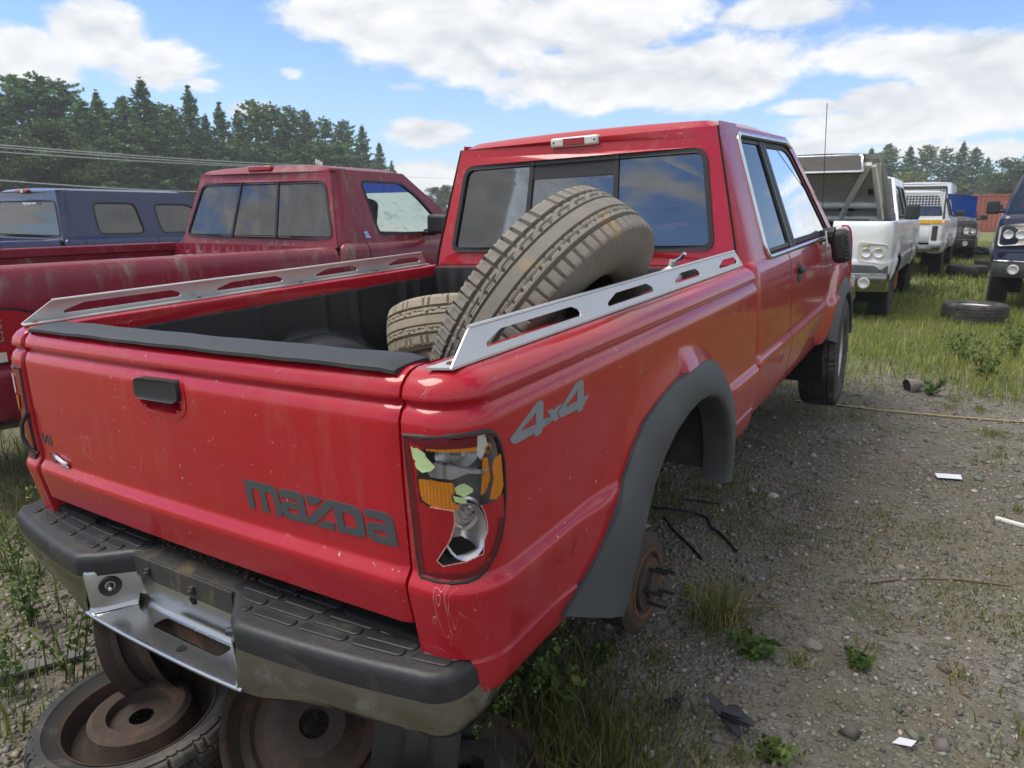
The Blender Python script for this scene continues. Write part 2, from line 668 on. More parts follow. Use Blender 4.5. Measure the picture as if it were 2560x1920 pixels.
glass('glass_filmy', (.80, .95, .90), .7, dirt=.6, dirtc=(.55, .68, .62), film=True)
glass('glass_shade', (.10, .16, .75), .8, dirt=.6, dirtc=(.10, .16, .72), film=True)
glass('glass_clear', (.85, .97, .95), .92, dirt=.16, dirtc=(.55, .62, .58))
glass('glass_side', (.42, .5, .58), .22, rough=.01, dirt=.06)

# ================================================================== ground
def vnoise(x, y, sc_, seed=0):
    """cheap smooth value noise for numpy arrays, 0..1"""
    x = np.asarray(x) * sc_ + 37.1 * seed
    y = np.asarray(y) * sc_ + 11.7 * seed
    xi, yi = np.floor(x).astype(np.int64), np.floor(y).astype(np.int64)
    xf, yf = x - xi, y - yi
    xf, yf = xf * xf * (3 - 2 * xf), yf * yf * (3 - 2 * yf)

    def h(a, b):
        n = (a * 374761393 + b * 668265263 + seed * 1442695) & 0x7fffffff
        n = ((n ^ (n >> 13)) * 1274126177) & 0x7fffffff
        return ((n ^ (n >> 16)) & 0xffff) / 65535.0
    return (h(xi, yi) * (1 - xf) + h(xi + 1, yi) * xf) * (1 - yf) + (h(xi, yi + 1) * (1 - xf) + h(xi + 1, yi + 1) * xf) * yf


def fbm(x, y, sc_, seed=0, o=4):
    r, a, t = 0, 1, 0
    for k in range(o):
        r = r + a * vnoise(x, y, sc_ * 2 ** k, seed + k)
        t += a
        a *= .5
    return r / t


def ground_h(x, y):
    x, y = np.asarray(x, float), np.asarray(y, float)
    near = np.exp(-((x / 40) ** 2 + (y / 40) ** 2))
    return (fbm(x, y, .9, 3) - .5) * .045 + (fbm(x, y, 5.5, 9, 3) - .5) * .016 * near - .004


def grass_mask(x, y):
    """how grassy the yard is: bare gravel lane beside the red truck, weeds beyond and under the vehicles"""
    x, y = np.asarray(x, float), np.asarray(y, float)
    n = fbm(x, y, .55, 21, 4)
    far = np.clip((y + .35 * x - 6.2) / 1.3, 0, 1)
    left = np.clip((-x - 2.0) / .6, 0, 1)
    m = np.maximum(far * (.45 + .9 * n), left * (.25 + .9 * n))
    patch = np.clip((fbm(x, y, 1.6, 5, 4) - .43) * 4.5, 0, 1) * .75
    return np.clip(np.maximum(m, patch), 0, 1)


def axis_pts(lo, hi, step, grow, end):
    a = list(np.arange(lo, hi, step))
    d, v = step, hi
    while v < end:
        a.append(v)
        d *= grow
        v += d
    a.append(end)
    d, v = step, lo - step
    while v > -end:
        a.insert(0, v)
        d *= grow
        v -= d
    a.insert(0, -end)
    return np.array(a)


gx_ = axis_pts(-3.2, 1.6, .045, 1.11, 900)
gy_ = axis_pts(.6, 7.5, .045, 1.10, 900)
GX, GY = np.meshgrid(gx_, gy_, indexing='ij')
GZ = ground_h(GX, GY)
verts = np.stack([GX.ravel(), GY.ravel(), GZ.ravel()], 1)
nx, ny = len(gx_), len(gy_)
ii = np.arange(nx * ny).reshape(nx, ny)
faces = np.stack([ii[:-1, :-1].ravel(), ii[1:, :-1].ravel(), ii[1:, 1:].ravel(), ii[:-1, 1:].ravel()], 1)


def np_mesh(name, verts, faces, mat=None, col=None, smooth=False):
    me = bpy.data.meshes.new(name)
    nv, nf, k = len(verts), len(faces), faces.shape[1]
    me.vertices.add(nv)
    me.vertices.foreach_set('co', np.asarray(verts, np.float32).ravel())
    me.loops.add(nf * k)
    me.loops.foreach_set('vertex_index', faces.astype(np.int32).ravel())
    me.polygons.add(nf)
    me.polygons.foreach_set('loop_start', np.arange(0, nf * k, k, dtype=np.int32))
    try:
        me.polygons.foreach_set('loop_total', np.full(nf, k, np.int32))
    except Exception:
        pass
    me.update(calc_edges=True)
    me.validate()
    if smooth:
        me.polygons.foreach_set('use_smooth', np.ones(nf, bool))
    if col is not None:
        at = me.color_attributes.new('tone', 'FLOAT_COLOR', 'POINT')
        c4 = np.ones((nv, 4), np.float32)
        c4[:, :3] = col
        at.data.foreach_set('color', c4.ravel())
    if mat is not None:
        me.materials.append(mat)
    return me


m, t, b = new_mat('yard_ground')
co = t.n('ShaderNodeNewGeometry').outputs['Position']
vor = t.n('ShaderNodeTexVoronoi')
t.link(co, vor.inputs['Vector'])
vor.inputs['Scale'].default_value = 55
vor2 = t.n('ShaderNodeTexVoronoi')
t.link(co, vor2.inputs['Vector'])
vor2.inputs['Scale'].default_value = 130
sepc = t.n('ShaderNodeSeparateColor')
t.link(vor.outputs['Color'], sepc.inputs[0])
big = t.noise(co, .9, 6, .6)
med = t.noise(co, 6, 5, .6)
c = t.mix(sepc.outputs[0], (.115, .107, .090), (.225, .208, .178))
c = t.mix(t.ramp(med, .42, .62), c, (.170, .148, .112))
c = t.mix(t.m('MULTIPLY', t.ramp(big, .45, .62), .5), c, (.115, .11, .058))
c = t.mix(t.m('MULTIPLY', t.ramp(t.noise(co, 2.6, 6, .65), .56, .68), .55), c, (.07, .082, .028))
# far off the yard goes over into rough grass
sp_ = t.n('ShaderNodeSeparateXYZ')
t.link(co, sp_.inputs[0])
far = t.ramp(t.m('ADD', sp_.outputs[1], t.m('MULTIPLY', sp_.outputs[0], .35)), 6.0, 8.5)
lef = t.ramp(sp_.outputs[0], -2.2, -3.2)
gr = t.mix(t.ramp(med, .35, .7), (.13, .165, .042), (.26, .255, .085))
c = t.mix(t.m('MULTIPLY', t.m('MAXIMUM', far, t.m('MULTIPLY', lef, .5)), t.ramp(t.noise(co, 1.7, 6, .65), .36, .56)), c, gr)
t.link(c, b.inputs['Base Color'])
b.inputs['Roughness'].default_value = .95
b.inputs['Specular IOR Level'].default_value = .2
hh = t.m('ADD', t.m('MULTIPLY', t.m('SUBTRACT', 1.0, vor.outputs[0]), 1.0), t.m('MULTIPLY', t.m('SUBTRACT', 1.0, vor2.outputs[0]), .4))
bump(t, b, hh, .9, .012)
gme = np_mesh('ground', verts, faces, m, smooth=True)
gro = link_mesh('ground', gme)
tag(gro, 'gravel and weed yard ground', None, kind='structure')


def tone_mat(name, rough=.9, trans=0.0, spec=.2):
    m, t, b = new_mat(name)
    at = t.n('ShaderNodeAttribute', attribute_name='tone')
    t.link(at.outputs[0], b.inputs['Base Color'])
    b.inputs['Roughness'].default_value = rough
    b.inputs['Specular IOR Level'].default_value = spec
    if trans:
        tr = t.n('ShaderNodeBsdfTranslucent')
        t.link(at.outputs[0], tr.inputs[0])
        mx = t.n('ShaderNodeMixShader')
        mx.inputs[0].default_value = trans
        t.link(b.outputs[0], mx.inputs[1])
        t.link(tr.outputs[0], mx.inputs[2])
        t.link(mx.outputs[0], t.t.nodes['Material Output'].inputs[0])
    return m


tone_mat('stone_tone', .9)
tone_mat('leaf_tone', .6, .35, .3)


# ---- loose gravel ----
def gravel(n, xr, yr, smin, smax, seed, power=2.2):
    g = np.random.default_rng(seed)
    x = g.uniform(*xr, n)
    y = g.uniform(*yr, n)
    keep = g.uniform(0, 1, n) > grass_mask(x, y) * .75
    x, y = x[keep], y[keep]
    n = len(x)
    s = smin + (smax - smin) * g.uniform(0, 1, n) ** power
    base = np.array([(1, 0, 0), (-1, 0, 0), (0, 1, 0), (0, -1, 0), (0, 0, 1), (0, 0, -1)], float)
    fc = np.array([(0, 2, 4), (2, 1, 4), (1, 3, 4), (3, 0, 4), (2, 0, 5), (1, 2, 5), (3, 1, 5), (0, 3, 5)])
    V = base[None] * (1 + .35 * g.uniform(-1, 1, (n, 6, 1)))
    V = V + g.normal(0, .22, (n, 6, 3))
    V[:, :, 2] *= g.uniform(.45, .8, (n, 1))
    a = g.uniform(0, 2 * np.pi, n)
    ca, sa = np.cos(a), np.sin(a)
    X = V[:, :, 0] * ca[:, None] - V[:, :, 1] * sa[:, None]
    Y = V[:, :, 0] * sa[:, None] + V[:, :, 1] * ca[:, None]
    V[:, :, 0], V[:, :, 1] = X, Y
    V *= s[:, None, None]
    V[:, :, 0] += x[:, None]
    V[:, :, 1] += y[:, None]
    V[:, :, 2] += (ground_h(x, y) + s * .12)[:, None]
    F_ = (np.arange(n)[:, None, None] * 6 + fc[None]).reshape(-1, 3)
    tone = np.array([.185, .170, .145])[None] * np.exp(g.normal(0, .26, (n, 1)))
    tone = tone * (1 + g.normal(0, .05, (n, 3)))
    lightc = g.uniform(0, 1, n) < .05
    tone[lightc] = np.array([.34, .32, .29]) * g.uniform(.8, 1.2, (lightc.sum(), 1))
    return V.reshape(-1, 3), F_, np.repeat(np.clip(tone, .02, .6), 6, 0)


parts = [gravel(42000, (-2.0, 1.3), (.9, 4.5), .0025, .0125, 1, 2.6), gravel(9000, (-2.4, 2.2), (4.5, 7.5), .005, .018, 2), gravel(9000, (-3.4, -1.5), (.35, 1.6), .004, .017, 3), gravel(600, (-2.5, 1.3), (.9, 6.5), .012, .030, 4)]
off, VV, FF, CC = 0, [], [], []
for v, f, cc in parts:
    VV.append(v)
    FF.append(f + off)
    CC.append(cc)
    off += len(v)
o = link_mesh('gravel', np_mesh('gravel', np.concatenate(VV), np.concatenate(FF), MATS['stone_tone'], np.concatenate(CC)))
tag(o, 'loose grey gravel scattered over the yard', None, kind='stuff')


# ---- grass blades ----
def blades(x, y, h, w, g, col, lean=.35, z0=None):
    n = len(x)
    a = g.uniform(0, 2 * np.pi, n)
    la = g.uniform(0, 2 * np.pi, n)
    ln = np.abs(g.normal(0, lean, n)) * h
    px, py = np.cos(a) * w / 2, np.sin(a) * w / 2
    z = ground_h(x, y) if z0 is None else z0
    V = np.zeros((n, 5, 3))
    lx, ly = np.cos(la) * ln, np.sin(la) * ln
    V[:, 0] = np.stack([x - px, y - py, z - .005], 1)
    V[:, 1] = np.stack([x + px, y + py, z - .005], 1)
    V[:, 2] = np.stack([x - px * .75 + lx * .35, y - py * .75 + ly * .35, z + h * .55], 1)
    V[:, 3] = np.stack([x + px * .75 + lx * .35, y + py * .75 + ly * .35, z + h * .55], 1)
    V[:, 4] = np.stack([x + lx, y + ly, z + h * np.clip(1 - .5 * (ln / h) ** 2, .3, 1)], 1)
    fc = np.array([(0, 1, 3), (0, 3, 2), (2, 3, 4)])
    F_ = (np.arange(n)[:, None, None] * 5 + fc[None]).reshape(-1, 3)
    return V.reshape(-1, 3), F_, np.repeat(col, 5, 0)


def grass_tone(g, n, x=None, y=None):
    base = np.array([.085, .135, .026])
    yel = np.array([.22, .21, .062])
    dry = np.array([.28, .23, .12])
    t_ = g.uniform(0, 1, (n, 1))
    if x is not None:
        t_ = np.clip(t_ * .6 + (fbm(x, y, .8, 77, 3)[:, None] - .3) * .9, 0, 1)
    c = base * (1 - t_) + yel * t_
    d = g.uniform(0, 1, n) < .10
    c[d] = dry
    return np.clip(c * np.exp(g.normal(0, .25, (n, 1))), .005, .5)


def scatter(n, xr, yr, g, thr=0.0, pw=1.0):
    x = g.uniform(*xr, n)
    y = g.uniform(*yr, n)
    m = grass_mask(x, y)
    k = g.uniform(0, 1, n) < np.clip(m - thr, 0, 1) ** pw
    return x[k], y[k]


g = np.random.default_rng(5)
sets = []
# rough grass beyond the lane
x, y = scatter(85000, (-3.0, 4.0), (5.8, 13), g)
hh = g.uniform(.02, .17, len(x)) * (.30 + 1.1 * fbm(x, y, .9, 41, 3))
sets.append(blades(x, y, hh, .007, g, grass_tone(g, len(x), x, y) * 1.55))
x, y = scatter(60000, (-6.0, 9.0), (13, 40), g)
sets.append(blades(x, y, g.uniform(.05, .16, len(x)), .02, g, grass_tone(g, len(x), x, y) * 1.55))
# left of the truck, under and round the maroon pickup
x, y = scatter(26000, (-7.5, -2.0), (.2, 6), g)
sets.append(blades(x, y, g.uniform(.03, .15, len(x)), .006, g, grass_tone(g, len(x), x, y)))
x, y = scatter(14000, (-16, -6), (2, 16), g)
sets.append(blades(x, y, g.uniform(.05, .2, len(x)), .015, g, grass_tone(g, len(x))))
# short moss and sprouts in patches of the gravel lane
x, y = scatter(130000, (-2.0, 1.6), (1.0, 6.6), g, .04, 1.15)
sets.append(blades(x, y, g.uniform(.006, .026, len(x)), .0045, g, grass_tone(g, len(x), x, y) * .8, .9))
# clumps: many small tufts
cx_, cy_ = g.uniform(-1.6, 1.2, 260), g.uniform(1.2, 6.3, 260)
k = fbm(cx_, cy_, 1.3, 15, 3) > .47
cx_, cy_ = cx_[k], cy_[k]
for q in range(len(cx_)):
    n = int(g.integers(10, 34))
    r = g.uniform(.012, .05)
    x = cx_[q] + g.normal(0, r, n)
    y = cy_[q] + g.normal(0, r, n)
    sets.append(blades(x, y, g.uniform(.015, .065, n), .005, g, grass_tone(g, n), .7))
# straw lying flat
x, y = g.uniform(-1.9, 1.4, 5000), g.uniform(1.0, 6.4, 5000)
k = fbm(x, y, 1.1, 63, 3) > .46
x, y = x[k], y[k]
sets.append(blades(x, y, g.uniform(.008, .02, len(x)), .0028, g, np.array([[.27, .22, .13]]) * np.exp(g.normal(0, .3, (len(x), 1))), 2.6))
# weeds in the shade of the bumper's right end
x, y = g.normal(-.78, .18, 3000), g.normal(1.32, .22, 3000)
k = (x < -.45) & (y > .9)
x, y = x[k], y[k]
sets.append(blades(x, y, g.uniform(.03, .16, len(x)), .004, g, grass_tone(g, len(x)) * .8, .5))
off, VV, FF, CC = 0, [], [], []
for v, f, cc in sets:
    VV.append(v)
    FF.append(f + off)
    CC.append(cc)
    off += len(v)
o = link_mesh('grass', np_mesh('grass', np.concatenate(VV), np.concatenate(FF), MATS['leaf_tone'], np.concatenate(CC)))
tag(o, 'rough grass and moss growing through the gravel', None, kind='stuff')


# ================================================================== trees
def leaf_cards(c, size, g, col, flat=0.0):
    """random small triangles-pairs at centres c"""
    n = len(c)
    u = g.normal(0, 1, (n, 3))
    u /= np.linalg.norm(u, axis=1)[:, None]
    w = g.normal(0, 1, (n, 3))
    w[:, 2] *= (1 - flat)
    w -= u * (w * u).sum(1)[:, None]
    w /= np.linalg.norm(w, axis=1)[:, None]
    s = size * g.uniform(.6, 1.4, (n, 1))
    V = np.stack([c - u * s, c + w * s * .55, c + u * s, c - w * s * .55], 1)
    F_ = np.arange(n * 4).reshape(n, 4)
    return V.reshape(-1, 3), F_, np.repeat(col, 4, 0)


def trunk_mesh(name, h, r, g, limbs=()):
    mb = MB()
    pth = [Vector((math.sin(k * .9) * .03 * h * .1, math.cos(k * .7) * .03 * h * .1, h * k / 8)) for k in range(9)]
    mb.tube(pth, [r * (1 - .88 * k / 8) for k in range(9)], 7)
    for a, b, rr in limbs:
        mb.tube([a, lerp(Vector(a), Vector(b), .5) + Vector((0, 0, .1)), b], [rr, rr * .7, rr * .3], 5, cap=False)
    me = bpy.data.meshes.new(name)
    me.from_pydata([tuple(v) for v in mb.v], [], mb.f)
    me.polygons.foreach_set('use_smooth', [True] * len(me.polygons))
    me.materials.append(MATS['bark'])
    return me


simple('bark', (.075, .060, .048), .95, var=.4, scale=6, bmp=.4)


def spruce(seed, H=14, R=2.6, dense_=1.0, open_=.0, col=(.070, .105, .056), shape=.80):
    g = np.random.default_rng(seed)
    cs, cl = [], []
    limbs = []
    z = H * .05
    while z < H * .985:
        t = z / H
        L = R * (1 - t) ** (shape) * (1 + g.normal(0, .12)) * (1.0 if t > .12 else .75)
        nb = int(g.integers(5, 9))
        a0 = g.uniform(0, 6.28)
        for k in range(nb):
            if g.uniform() < open_:
                continue
            a = a0 + 2 * math.pi * k / nb + g.normal(0, .25)
            ll = max(.12, L * g.uniform(.55, 1.25))
            droop = g.uniform(.10, .42) * (1 - t * .7) - .25 * t
            n = max(3, int(ll * 26 * dense_))
            s = g.uniform(.08, 1, n) ** .75
            wdt = .26 * (1 - s * .6) * ll * .55
            side = g.normal(0, 1, n) * wdt
            x = np.cos(a) * s * ll - np.sin(a) * side
            y = np.sin(a) * s * ll + np.cos(a) * side
            zz_ = z - droop * ll * s + .20 * ll * s ** 3 + g.normal(0, .06, n) - np.abs(side) * .25
            cs.append(np.stack([x, y, zz_], 1))
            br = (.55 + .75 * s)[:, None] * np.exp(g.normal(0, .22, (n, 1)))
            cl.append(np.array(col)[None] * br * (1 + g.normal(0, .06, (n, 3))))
            if k % 2 == 0:
                limbs.append(((0, 0, z), (math.cos(a) * ll * .8, math.sin(a) * ll * .8, z - droop * ll * .6), .02 + .02 * (1 - t)))
        z += H * g.uniform(.022, .036) * (1 - .45 * t)
    # leader
    n = 22
    zt = g.uniform(H * .93, H * 1.01, n)
    cs.append(np.stack([g.normal(0, .05, n), g.normal(0, .05, n), zt], 1))
    cl.append(np.array(col)[None] * np.exp(g.normal(0, .2, (n, 1))) * np.ones((1, 3)))
    C_ = np.concatenate(cs)
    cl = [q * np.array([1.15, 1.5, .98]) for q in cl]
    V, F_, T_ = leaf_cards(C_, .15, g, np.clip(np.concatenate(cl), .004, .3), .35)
    return trunk_mesh('spruce_trunk', H * .97, H * .012 + .04, g, limbs), np_mesh('spruce_crown', V, F_, MATS['leaf_tone'], T_)


def broad(seed, H=9, R=3.2, col=(.085, .13, .042), lump=34, size=.16, z0=.22, flatten=1.0):
    g = np.random.default_rng(seed)
    cs, cl, limbs = [], [], []
    for k in range(lump):
        a = g.uniform(0, 6.28)
        t = g.uniform(0, 1)
        zc = H * (z0 + (1 - z0) * t * .93)
        env = R * math.sqrt(max(.03, 1 - (2 * t - .85) ** 2 / 1.35))
        rr = env * g.uniform(.35, .95)
        c = np.array([math.cos(a) * rr, math.sin(a) * rr, zc])
        br = R * g.uniform(.20, .40)
        n = int(150 * (br / 1.0) ** 2) + 40
        d = g.normal(0, 1, (n, 3))
        d /= np.linalg.norm(d, axis=1)[:, None]
        p = c + d * br * (g.uniform(.25, 1.1, (n, 1))) * np.array([1.15, 1.15, .75 * flatten])
        cs.append(p)
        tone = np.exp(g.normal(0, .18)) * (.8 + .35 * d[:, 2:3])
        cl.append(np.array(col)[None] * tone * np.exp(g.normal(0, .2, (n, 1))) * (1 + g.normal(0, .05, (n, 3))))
        if k % 2 == 0:
            limbs.append(((0, 0, zc * .5), tuple(c), .03 + .01 * R))
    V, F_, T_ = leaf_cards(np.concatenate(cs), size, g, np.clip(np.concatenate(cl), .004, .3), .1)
    return trunk_mesh('tree_trunk', H * .8, H * .018 + .03, g, limbs), np_mesh('tree_crown', V, F_, MATS['leaf_tone'], T_)


PROTO = {
    's1': spruce(1, 14, 2.6), 's2': spruce(2, 14, 2.3, 1.0, .06), 's3': spruce(3, 14, 3.2, 1.0, .1, (.080, .115, .062), .6),
    'p1': spruce(4, 14, 3.3, 1.0, .28, (.092, .125, .060), .42), 'p2': spruce(8, 14, 3.0, .95, .34, (.080, .115, .062), .36),
    'b1': broad(5), 'b2': broad(6, 9, 3.6, (.078, .118, .044)), 'b3': broad(7, 9, 2.6, (.115, .155, .05), 26),
    'u1': broad(9, 3.0, 2.6, (.15, .18, .05), 18, .11, .12, .8),
}


def plant_tree(kind, u, v_top, depth, label, group, name='conifer_tree', wmul=1.0, base=0.0):
    """tree standing on the ground at the given distance along pixel column u, tall enough to reach row v_top"""
    d = pix_dir(u, 530)
    f = Vector((math.sin(CAM_YAW), math.cos(CAM_YAW), 0))
    k = depth / Vector((d.x, d.y, 0)).dot(f)
    x, y = d.x * k, d.y * k
    dv = pix_dir(u, v_top)
    h = CAM_H + dv.z / math.hypot(dv.x, dv.y) * math.hypot(x, y)
    tr, cr = PROTO[kind]
    H0 = {'s': 14, 'p': 14, 'b': 9, 'u': 3}[kind[0]]
    root = empty(name, loc=(x, y, base - .1), rz=random.uniform(0, 6.28))
    s = h / H0
    root.scale = (s * wmul, s * wmul, s)
    tag(root, label, 'tree', group)
    link_mesh('trunk', tr, root)
    link_mesh('crown', cr, root)
    return root


W5 = 1.1573
# the wood on the left: tops read off the photograph, front row first
LEFTROW = [
    (-40, 250, 58, 'p1', 1.1), (20, 210, 60, 'p2', 1.0), (75, 165, 62, 'p1', 1.15), (120, 160, 62, 'p2', 1.1), (165, 172, 64, 'p1', 1.0), (205, 215, 60, 's3', 1.1), (240, 195, 66, 's1', 1.0), (255, 228, 70, 'p2', .9),
    (295, 208, 68, 's3', 1.0), (335, 168, 66, 's1', 1.15), (370, 222, 70, 'p1', .9), (395, 228, 72, 's3', .9), (433, 182, 70, 's2', 1.0), (462, 245, 74, 's1', .9), (493, 218, 74, 's2', 1.05), (530, 235, 76, 's2', 1.0),
    (565, 215, 78, 'p1', .85), (602, 222, 80, 'p2', .9), (640, 228, 82, 'p1', .8), (672, 238, 84, 's3', .9), (712, 252, 86, 'p2', .85), (752, 258, 88, 'p1', .75), (790, 268, 90, 's1', .95), (825, 305, 92, 's1', .9), (850, 345, 94, 's2', 1.0),
]
names_l = {'s': 'tall dark spruce', 'p': 'ragged dark pine', 'b': 'leafy green tree'}
ORD = ['first', 'second', 'third', 'fourth', 'fifth', 'sixth', 'seventh', 'eighth', 'ninth', 'tenth', 'eleventh', 'twelfth', 'thirteenth', 'fourteenth', 'fifteenth', 'sixteenth', 'seventeenth', 'eighteenth', 'nineteenth', 'twentieth', 'twenty-first', 'twenty-second', 'twenty-third', 'twenty-fourth', 'last']
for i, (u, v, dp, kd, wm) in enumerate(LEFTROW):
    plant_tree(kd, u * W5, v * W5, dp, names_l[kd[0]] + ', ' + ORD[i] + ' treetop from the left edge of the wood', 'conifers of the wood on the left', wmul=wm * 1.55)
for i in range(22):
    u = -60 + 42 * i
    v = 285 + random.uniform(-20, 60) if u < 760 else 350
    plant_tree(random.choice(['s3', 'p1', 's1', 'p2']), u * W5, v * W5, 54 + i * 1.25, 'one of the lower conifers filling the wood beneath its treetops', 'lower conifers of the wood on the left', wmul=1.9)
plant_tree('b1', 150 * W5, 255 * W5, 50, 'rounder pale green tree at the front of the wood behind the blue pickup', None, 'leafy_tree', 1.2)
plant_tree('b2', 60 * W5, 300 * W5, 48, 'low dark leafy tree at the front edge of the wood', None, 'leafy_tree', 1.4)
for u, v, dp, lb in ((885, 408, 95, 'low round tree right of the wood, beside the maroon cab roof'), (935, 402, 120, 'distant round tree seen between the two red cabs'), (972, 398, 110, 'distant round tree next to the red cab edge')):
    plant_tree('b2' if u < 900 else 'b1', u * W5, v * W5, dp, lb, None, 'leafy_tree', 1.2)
# trees beyond the yard on the right
for i, (u, v, dp, kd, wm) in enumerate(((1868, 318, 105, 's1', 1.5), (1905, 310, 108, 's3', 1.5), (1950, 314, 110, 's1', 1.5), (1988, 312, 112, 'p1', 1.1), (2025, 318, 114, 'p2', 1.1), (2062, 305, 112, 's1', 1.3), (2090, 318, 110, 's3', 1.2), (2118, 340, 108, 's3', .9))):
    plant_tree(kd, u * W5, v * W5, dp, 'distant dark conifer, ' + ORD[i] + ' from the left beyond the raised white hood', 'conifers beyond the yard on the right', wmul=wm * 1.2)
for u, v, dp, kd, lb in ((2165, 345, 90, 'b2', 'round green tree right of the distant dark conifers'), (2212, 325, 82, 'b1', 'bushy green tree at the right edge of the picture'), (1960, 372, 80, 'u1', 'low yellow green bush tree in front of the distant conifers'), (2130, 395, 85, 'b3', 'pale green shrub tree above the red container')):
    plant_tree(kd, u * W5, v * W5, dp, lb, None, 'leafy_tree', 1.3)
for i in range(9):
    plant_tree('b2', (1850 + i * 48) * W5, (385 + random.uniform(-15, 20)) * W5, 118, 'one of the low dark trees filling in beneath the distant conifers', 'low trees beyond the yard on the right', 'leafy_tree', 1.6)

# traced outlines of the tail lamp pieces (distance along the corner, height) and of the lettering
TL_OUT = [(0.0055,-0.108),(0.046,-0.106),(0.1,-0.103),(0.14,-0.103),(0.162,-0.103),(0.176,-0.107),(0.189,-0.117),(0.1975,-0.135),(0.2055,-0.171),(0.2035,-0.234),(0.1965,-0.275),(0.1865,-0.311),(0.1715,-0.339),(0.1505,-0.365),(0.132,-0.375),(0.111,-0.379),(0.086,-0.38),(0.057,-0.379),(0.0235,-0.378),(0.0185,-0.376),(0.014,-0.338),(0.012,-0.261),(0.009,-0.176)]
TL_RED = [(0.0095,-0.113),(0.047,-0.11),(0.0515,-0.127),(0.034,-0.137),(0.032,-0.193),(0.034,-0.226),(0.054,-0.235),(0.0965,-0.241),(0.097,-0.264),(0.087,-0.296),(0.073,-0.318),(0.0595,-0.339),(0.0705,-0.349),(0.1115,-0.341),(0.1435,-0.332),(0.147,-0.304),(0.1545,-0.289),(0.1545,-0.272),(0.1505,-0.251),(0.1445,-0.237),(0.175,-0.236),(0.1925,-0.228),(0.1955,-0.275),(0.184,-0.31),(0.169,-0.336),(0.147,-0.362),(0.1305,-0.372),(0.1095,-0.375),(0.0815,-0.377),(0.0565,-0.376),(0.0245,-0.375),(0.0185,-0.325),(0.0145,-0.239),(0.0125,-0.165)]
TL_TOPR = [(0.048,-0.112),(0.1465,-0.111),(0.1445,-0.128),(0.108,-0.127),(0.0545,-0.126)]
TL_TOPA = [(0.0545,-0.127),(0.108,-0.127),(0.1445,-0.128),(0.143,-0.135),(0.1055,-0.133),(0.0555,-0.13)]
TL_AMB = [(0.0325,-0.186),(0.058,-0.185),(0.098,-0.191),(0.101,-0.199),(0.0995,-0.209),(0.0935,-0.212),(0.0955,-0.224),(0.1085,-0.237),(0.0985,-0.241),(0.0565,-0.234),(0.039,-0.225),(0.0335,-0.209)]
TL_AMB2 = [(0.179,-0.158),(0.1935,-0.154),(0.1935,-0.184),(0.1945,-0.214),(0.187,-0.228),(0.1755,-0.234),(0.162,-0.23),(0.174,-0.194),(0.172,-0.175)]
TL_AMB3 = [(0.1585,-0.155),(0.169,-0.156),(0.1715,-0.175),(0.1735,-0.194),(0.159,-0.22),(0.149,-0.222),(0.1545,-0.189)]
TL_DIV = [(0.044,-0.164),(0.0645,-0.156),(0.1035,-0.163),(0.1405,-0.174),(0.171,-0.176),(0.169,-0.179),(0.155,-0.183),(0.126,-0.177),(0.0965,-0.186),(0.054,-0.182)]
TL_BULBS = [(0.1045,-0.151),(0.117,-0.26),(0.111,-0.2),(0.1755,-0.141)]
TL_SHADE = [(0.063,-0.336),(0.0865,-0.304),(0.1065,-0.301),(0.1295,-0.316),(0.1395,-0.329),(0.108,-0.336),(0.075,-0.344)]
LEAF1 = [(0.026,-0.124),(0.0325,-0.127),(0.04,-0.125),(0.0555,-0.133),(0.057,-0.139),(0.0725,-0.156),(0.064,-0.164),(0.048,-0.169),(0.037,-0.163),(0.0335,-0.156),(0.0355,-0.148),(0.0305,-0.147)]
LEAF2 = [(0.1015,-0.197),(0.1075,-0.193),(0.1175,-0.19),(0.1305,-0.201),(0.131,-0.207),(0.1155,-0.215),(0.1025,-0.208)]
LEAF3 = [(0.0965,-0.213),(0.1185,-0.22),(0.12,-0.228),(0.111,-0.228),(0.0995,-0.224)]
F4A = [(0.229,-0.137),(0.233,-0.136),(0.3235,-0.099),(0.337,-0.095),(0.3465,-0.095),(0.353,-0.098),(0.3545,-0.104),(0.3485,-0.135),(0.375,-0.136),(0.352,-0.15),(0.344,-0.152),(0.3395,-0.159),(0.3145,-0.16),(0.3125,-0.152),(0.248,-0.152),(0.2375,-0.149),(0.2305,-0.143)]
F4AH = [(0.267,-0.134),(0.2685,-0.132),(0.3245,-0.113),(0.3205,-0.136)]
F4X = [(0.366,-0.123),(0.3845,-0.123),(0.393,-0.128),(0.4045,-0.123),(0.427,-0.123),(0.4065,-0.134),(0.405,-0.138),(0.4125,-0.15),(0.3935,-0.151),(0.387,-0.146),(0.3545,-0.151),(0.3775,-0.137)]
F4B = [(0.4085,-0.138),(0.4155,-0.133),(0.492,-0.097),(0.511,-0.095),(0.523,-0.097),(0.5265,-0.101),(0.5225,-0.134),(0.549,-0.135),(0.519,-0.152),(0.5155,-0.16),(0.4915,-0.16),(0.489,-0.153),(0.425,-0.151),(0.418,-0.15),(0.411,-0.144)]
F4BH = [(0.4425,-0.133),(0.4965,-0.112),(0.493,-0.135),(0.449,-0.135)]
MZ_M = [(0.2476,-0.2687),(0.3343,-0.2671),(0.345,-0.2695),(0.3526,-0.2752),(0.3572,-0.2832),(0.3614,-0.3333),(0.3425,-0.3346),(0.3387,-0.2957),(0.3363,-0.289),(0.3307,-0.2856),(0.3146,-0.2862),(0.3208,-0.3321),(0.2994,-0.3343),(0.2965,-0.2911),(0.293,-0.286),(0.2875,-0.2846),(0.2717,-0.2857),(0.2764,-0.3326),(0.2563,-0.3338)]
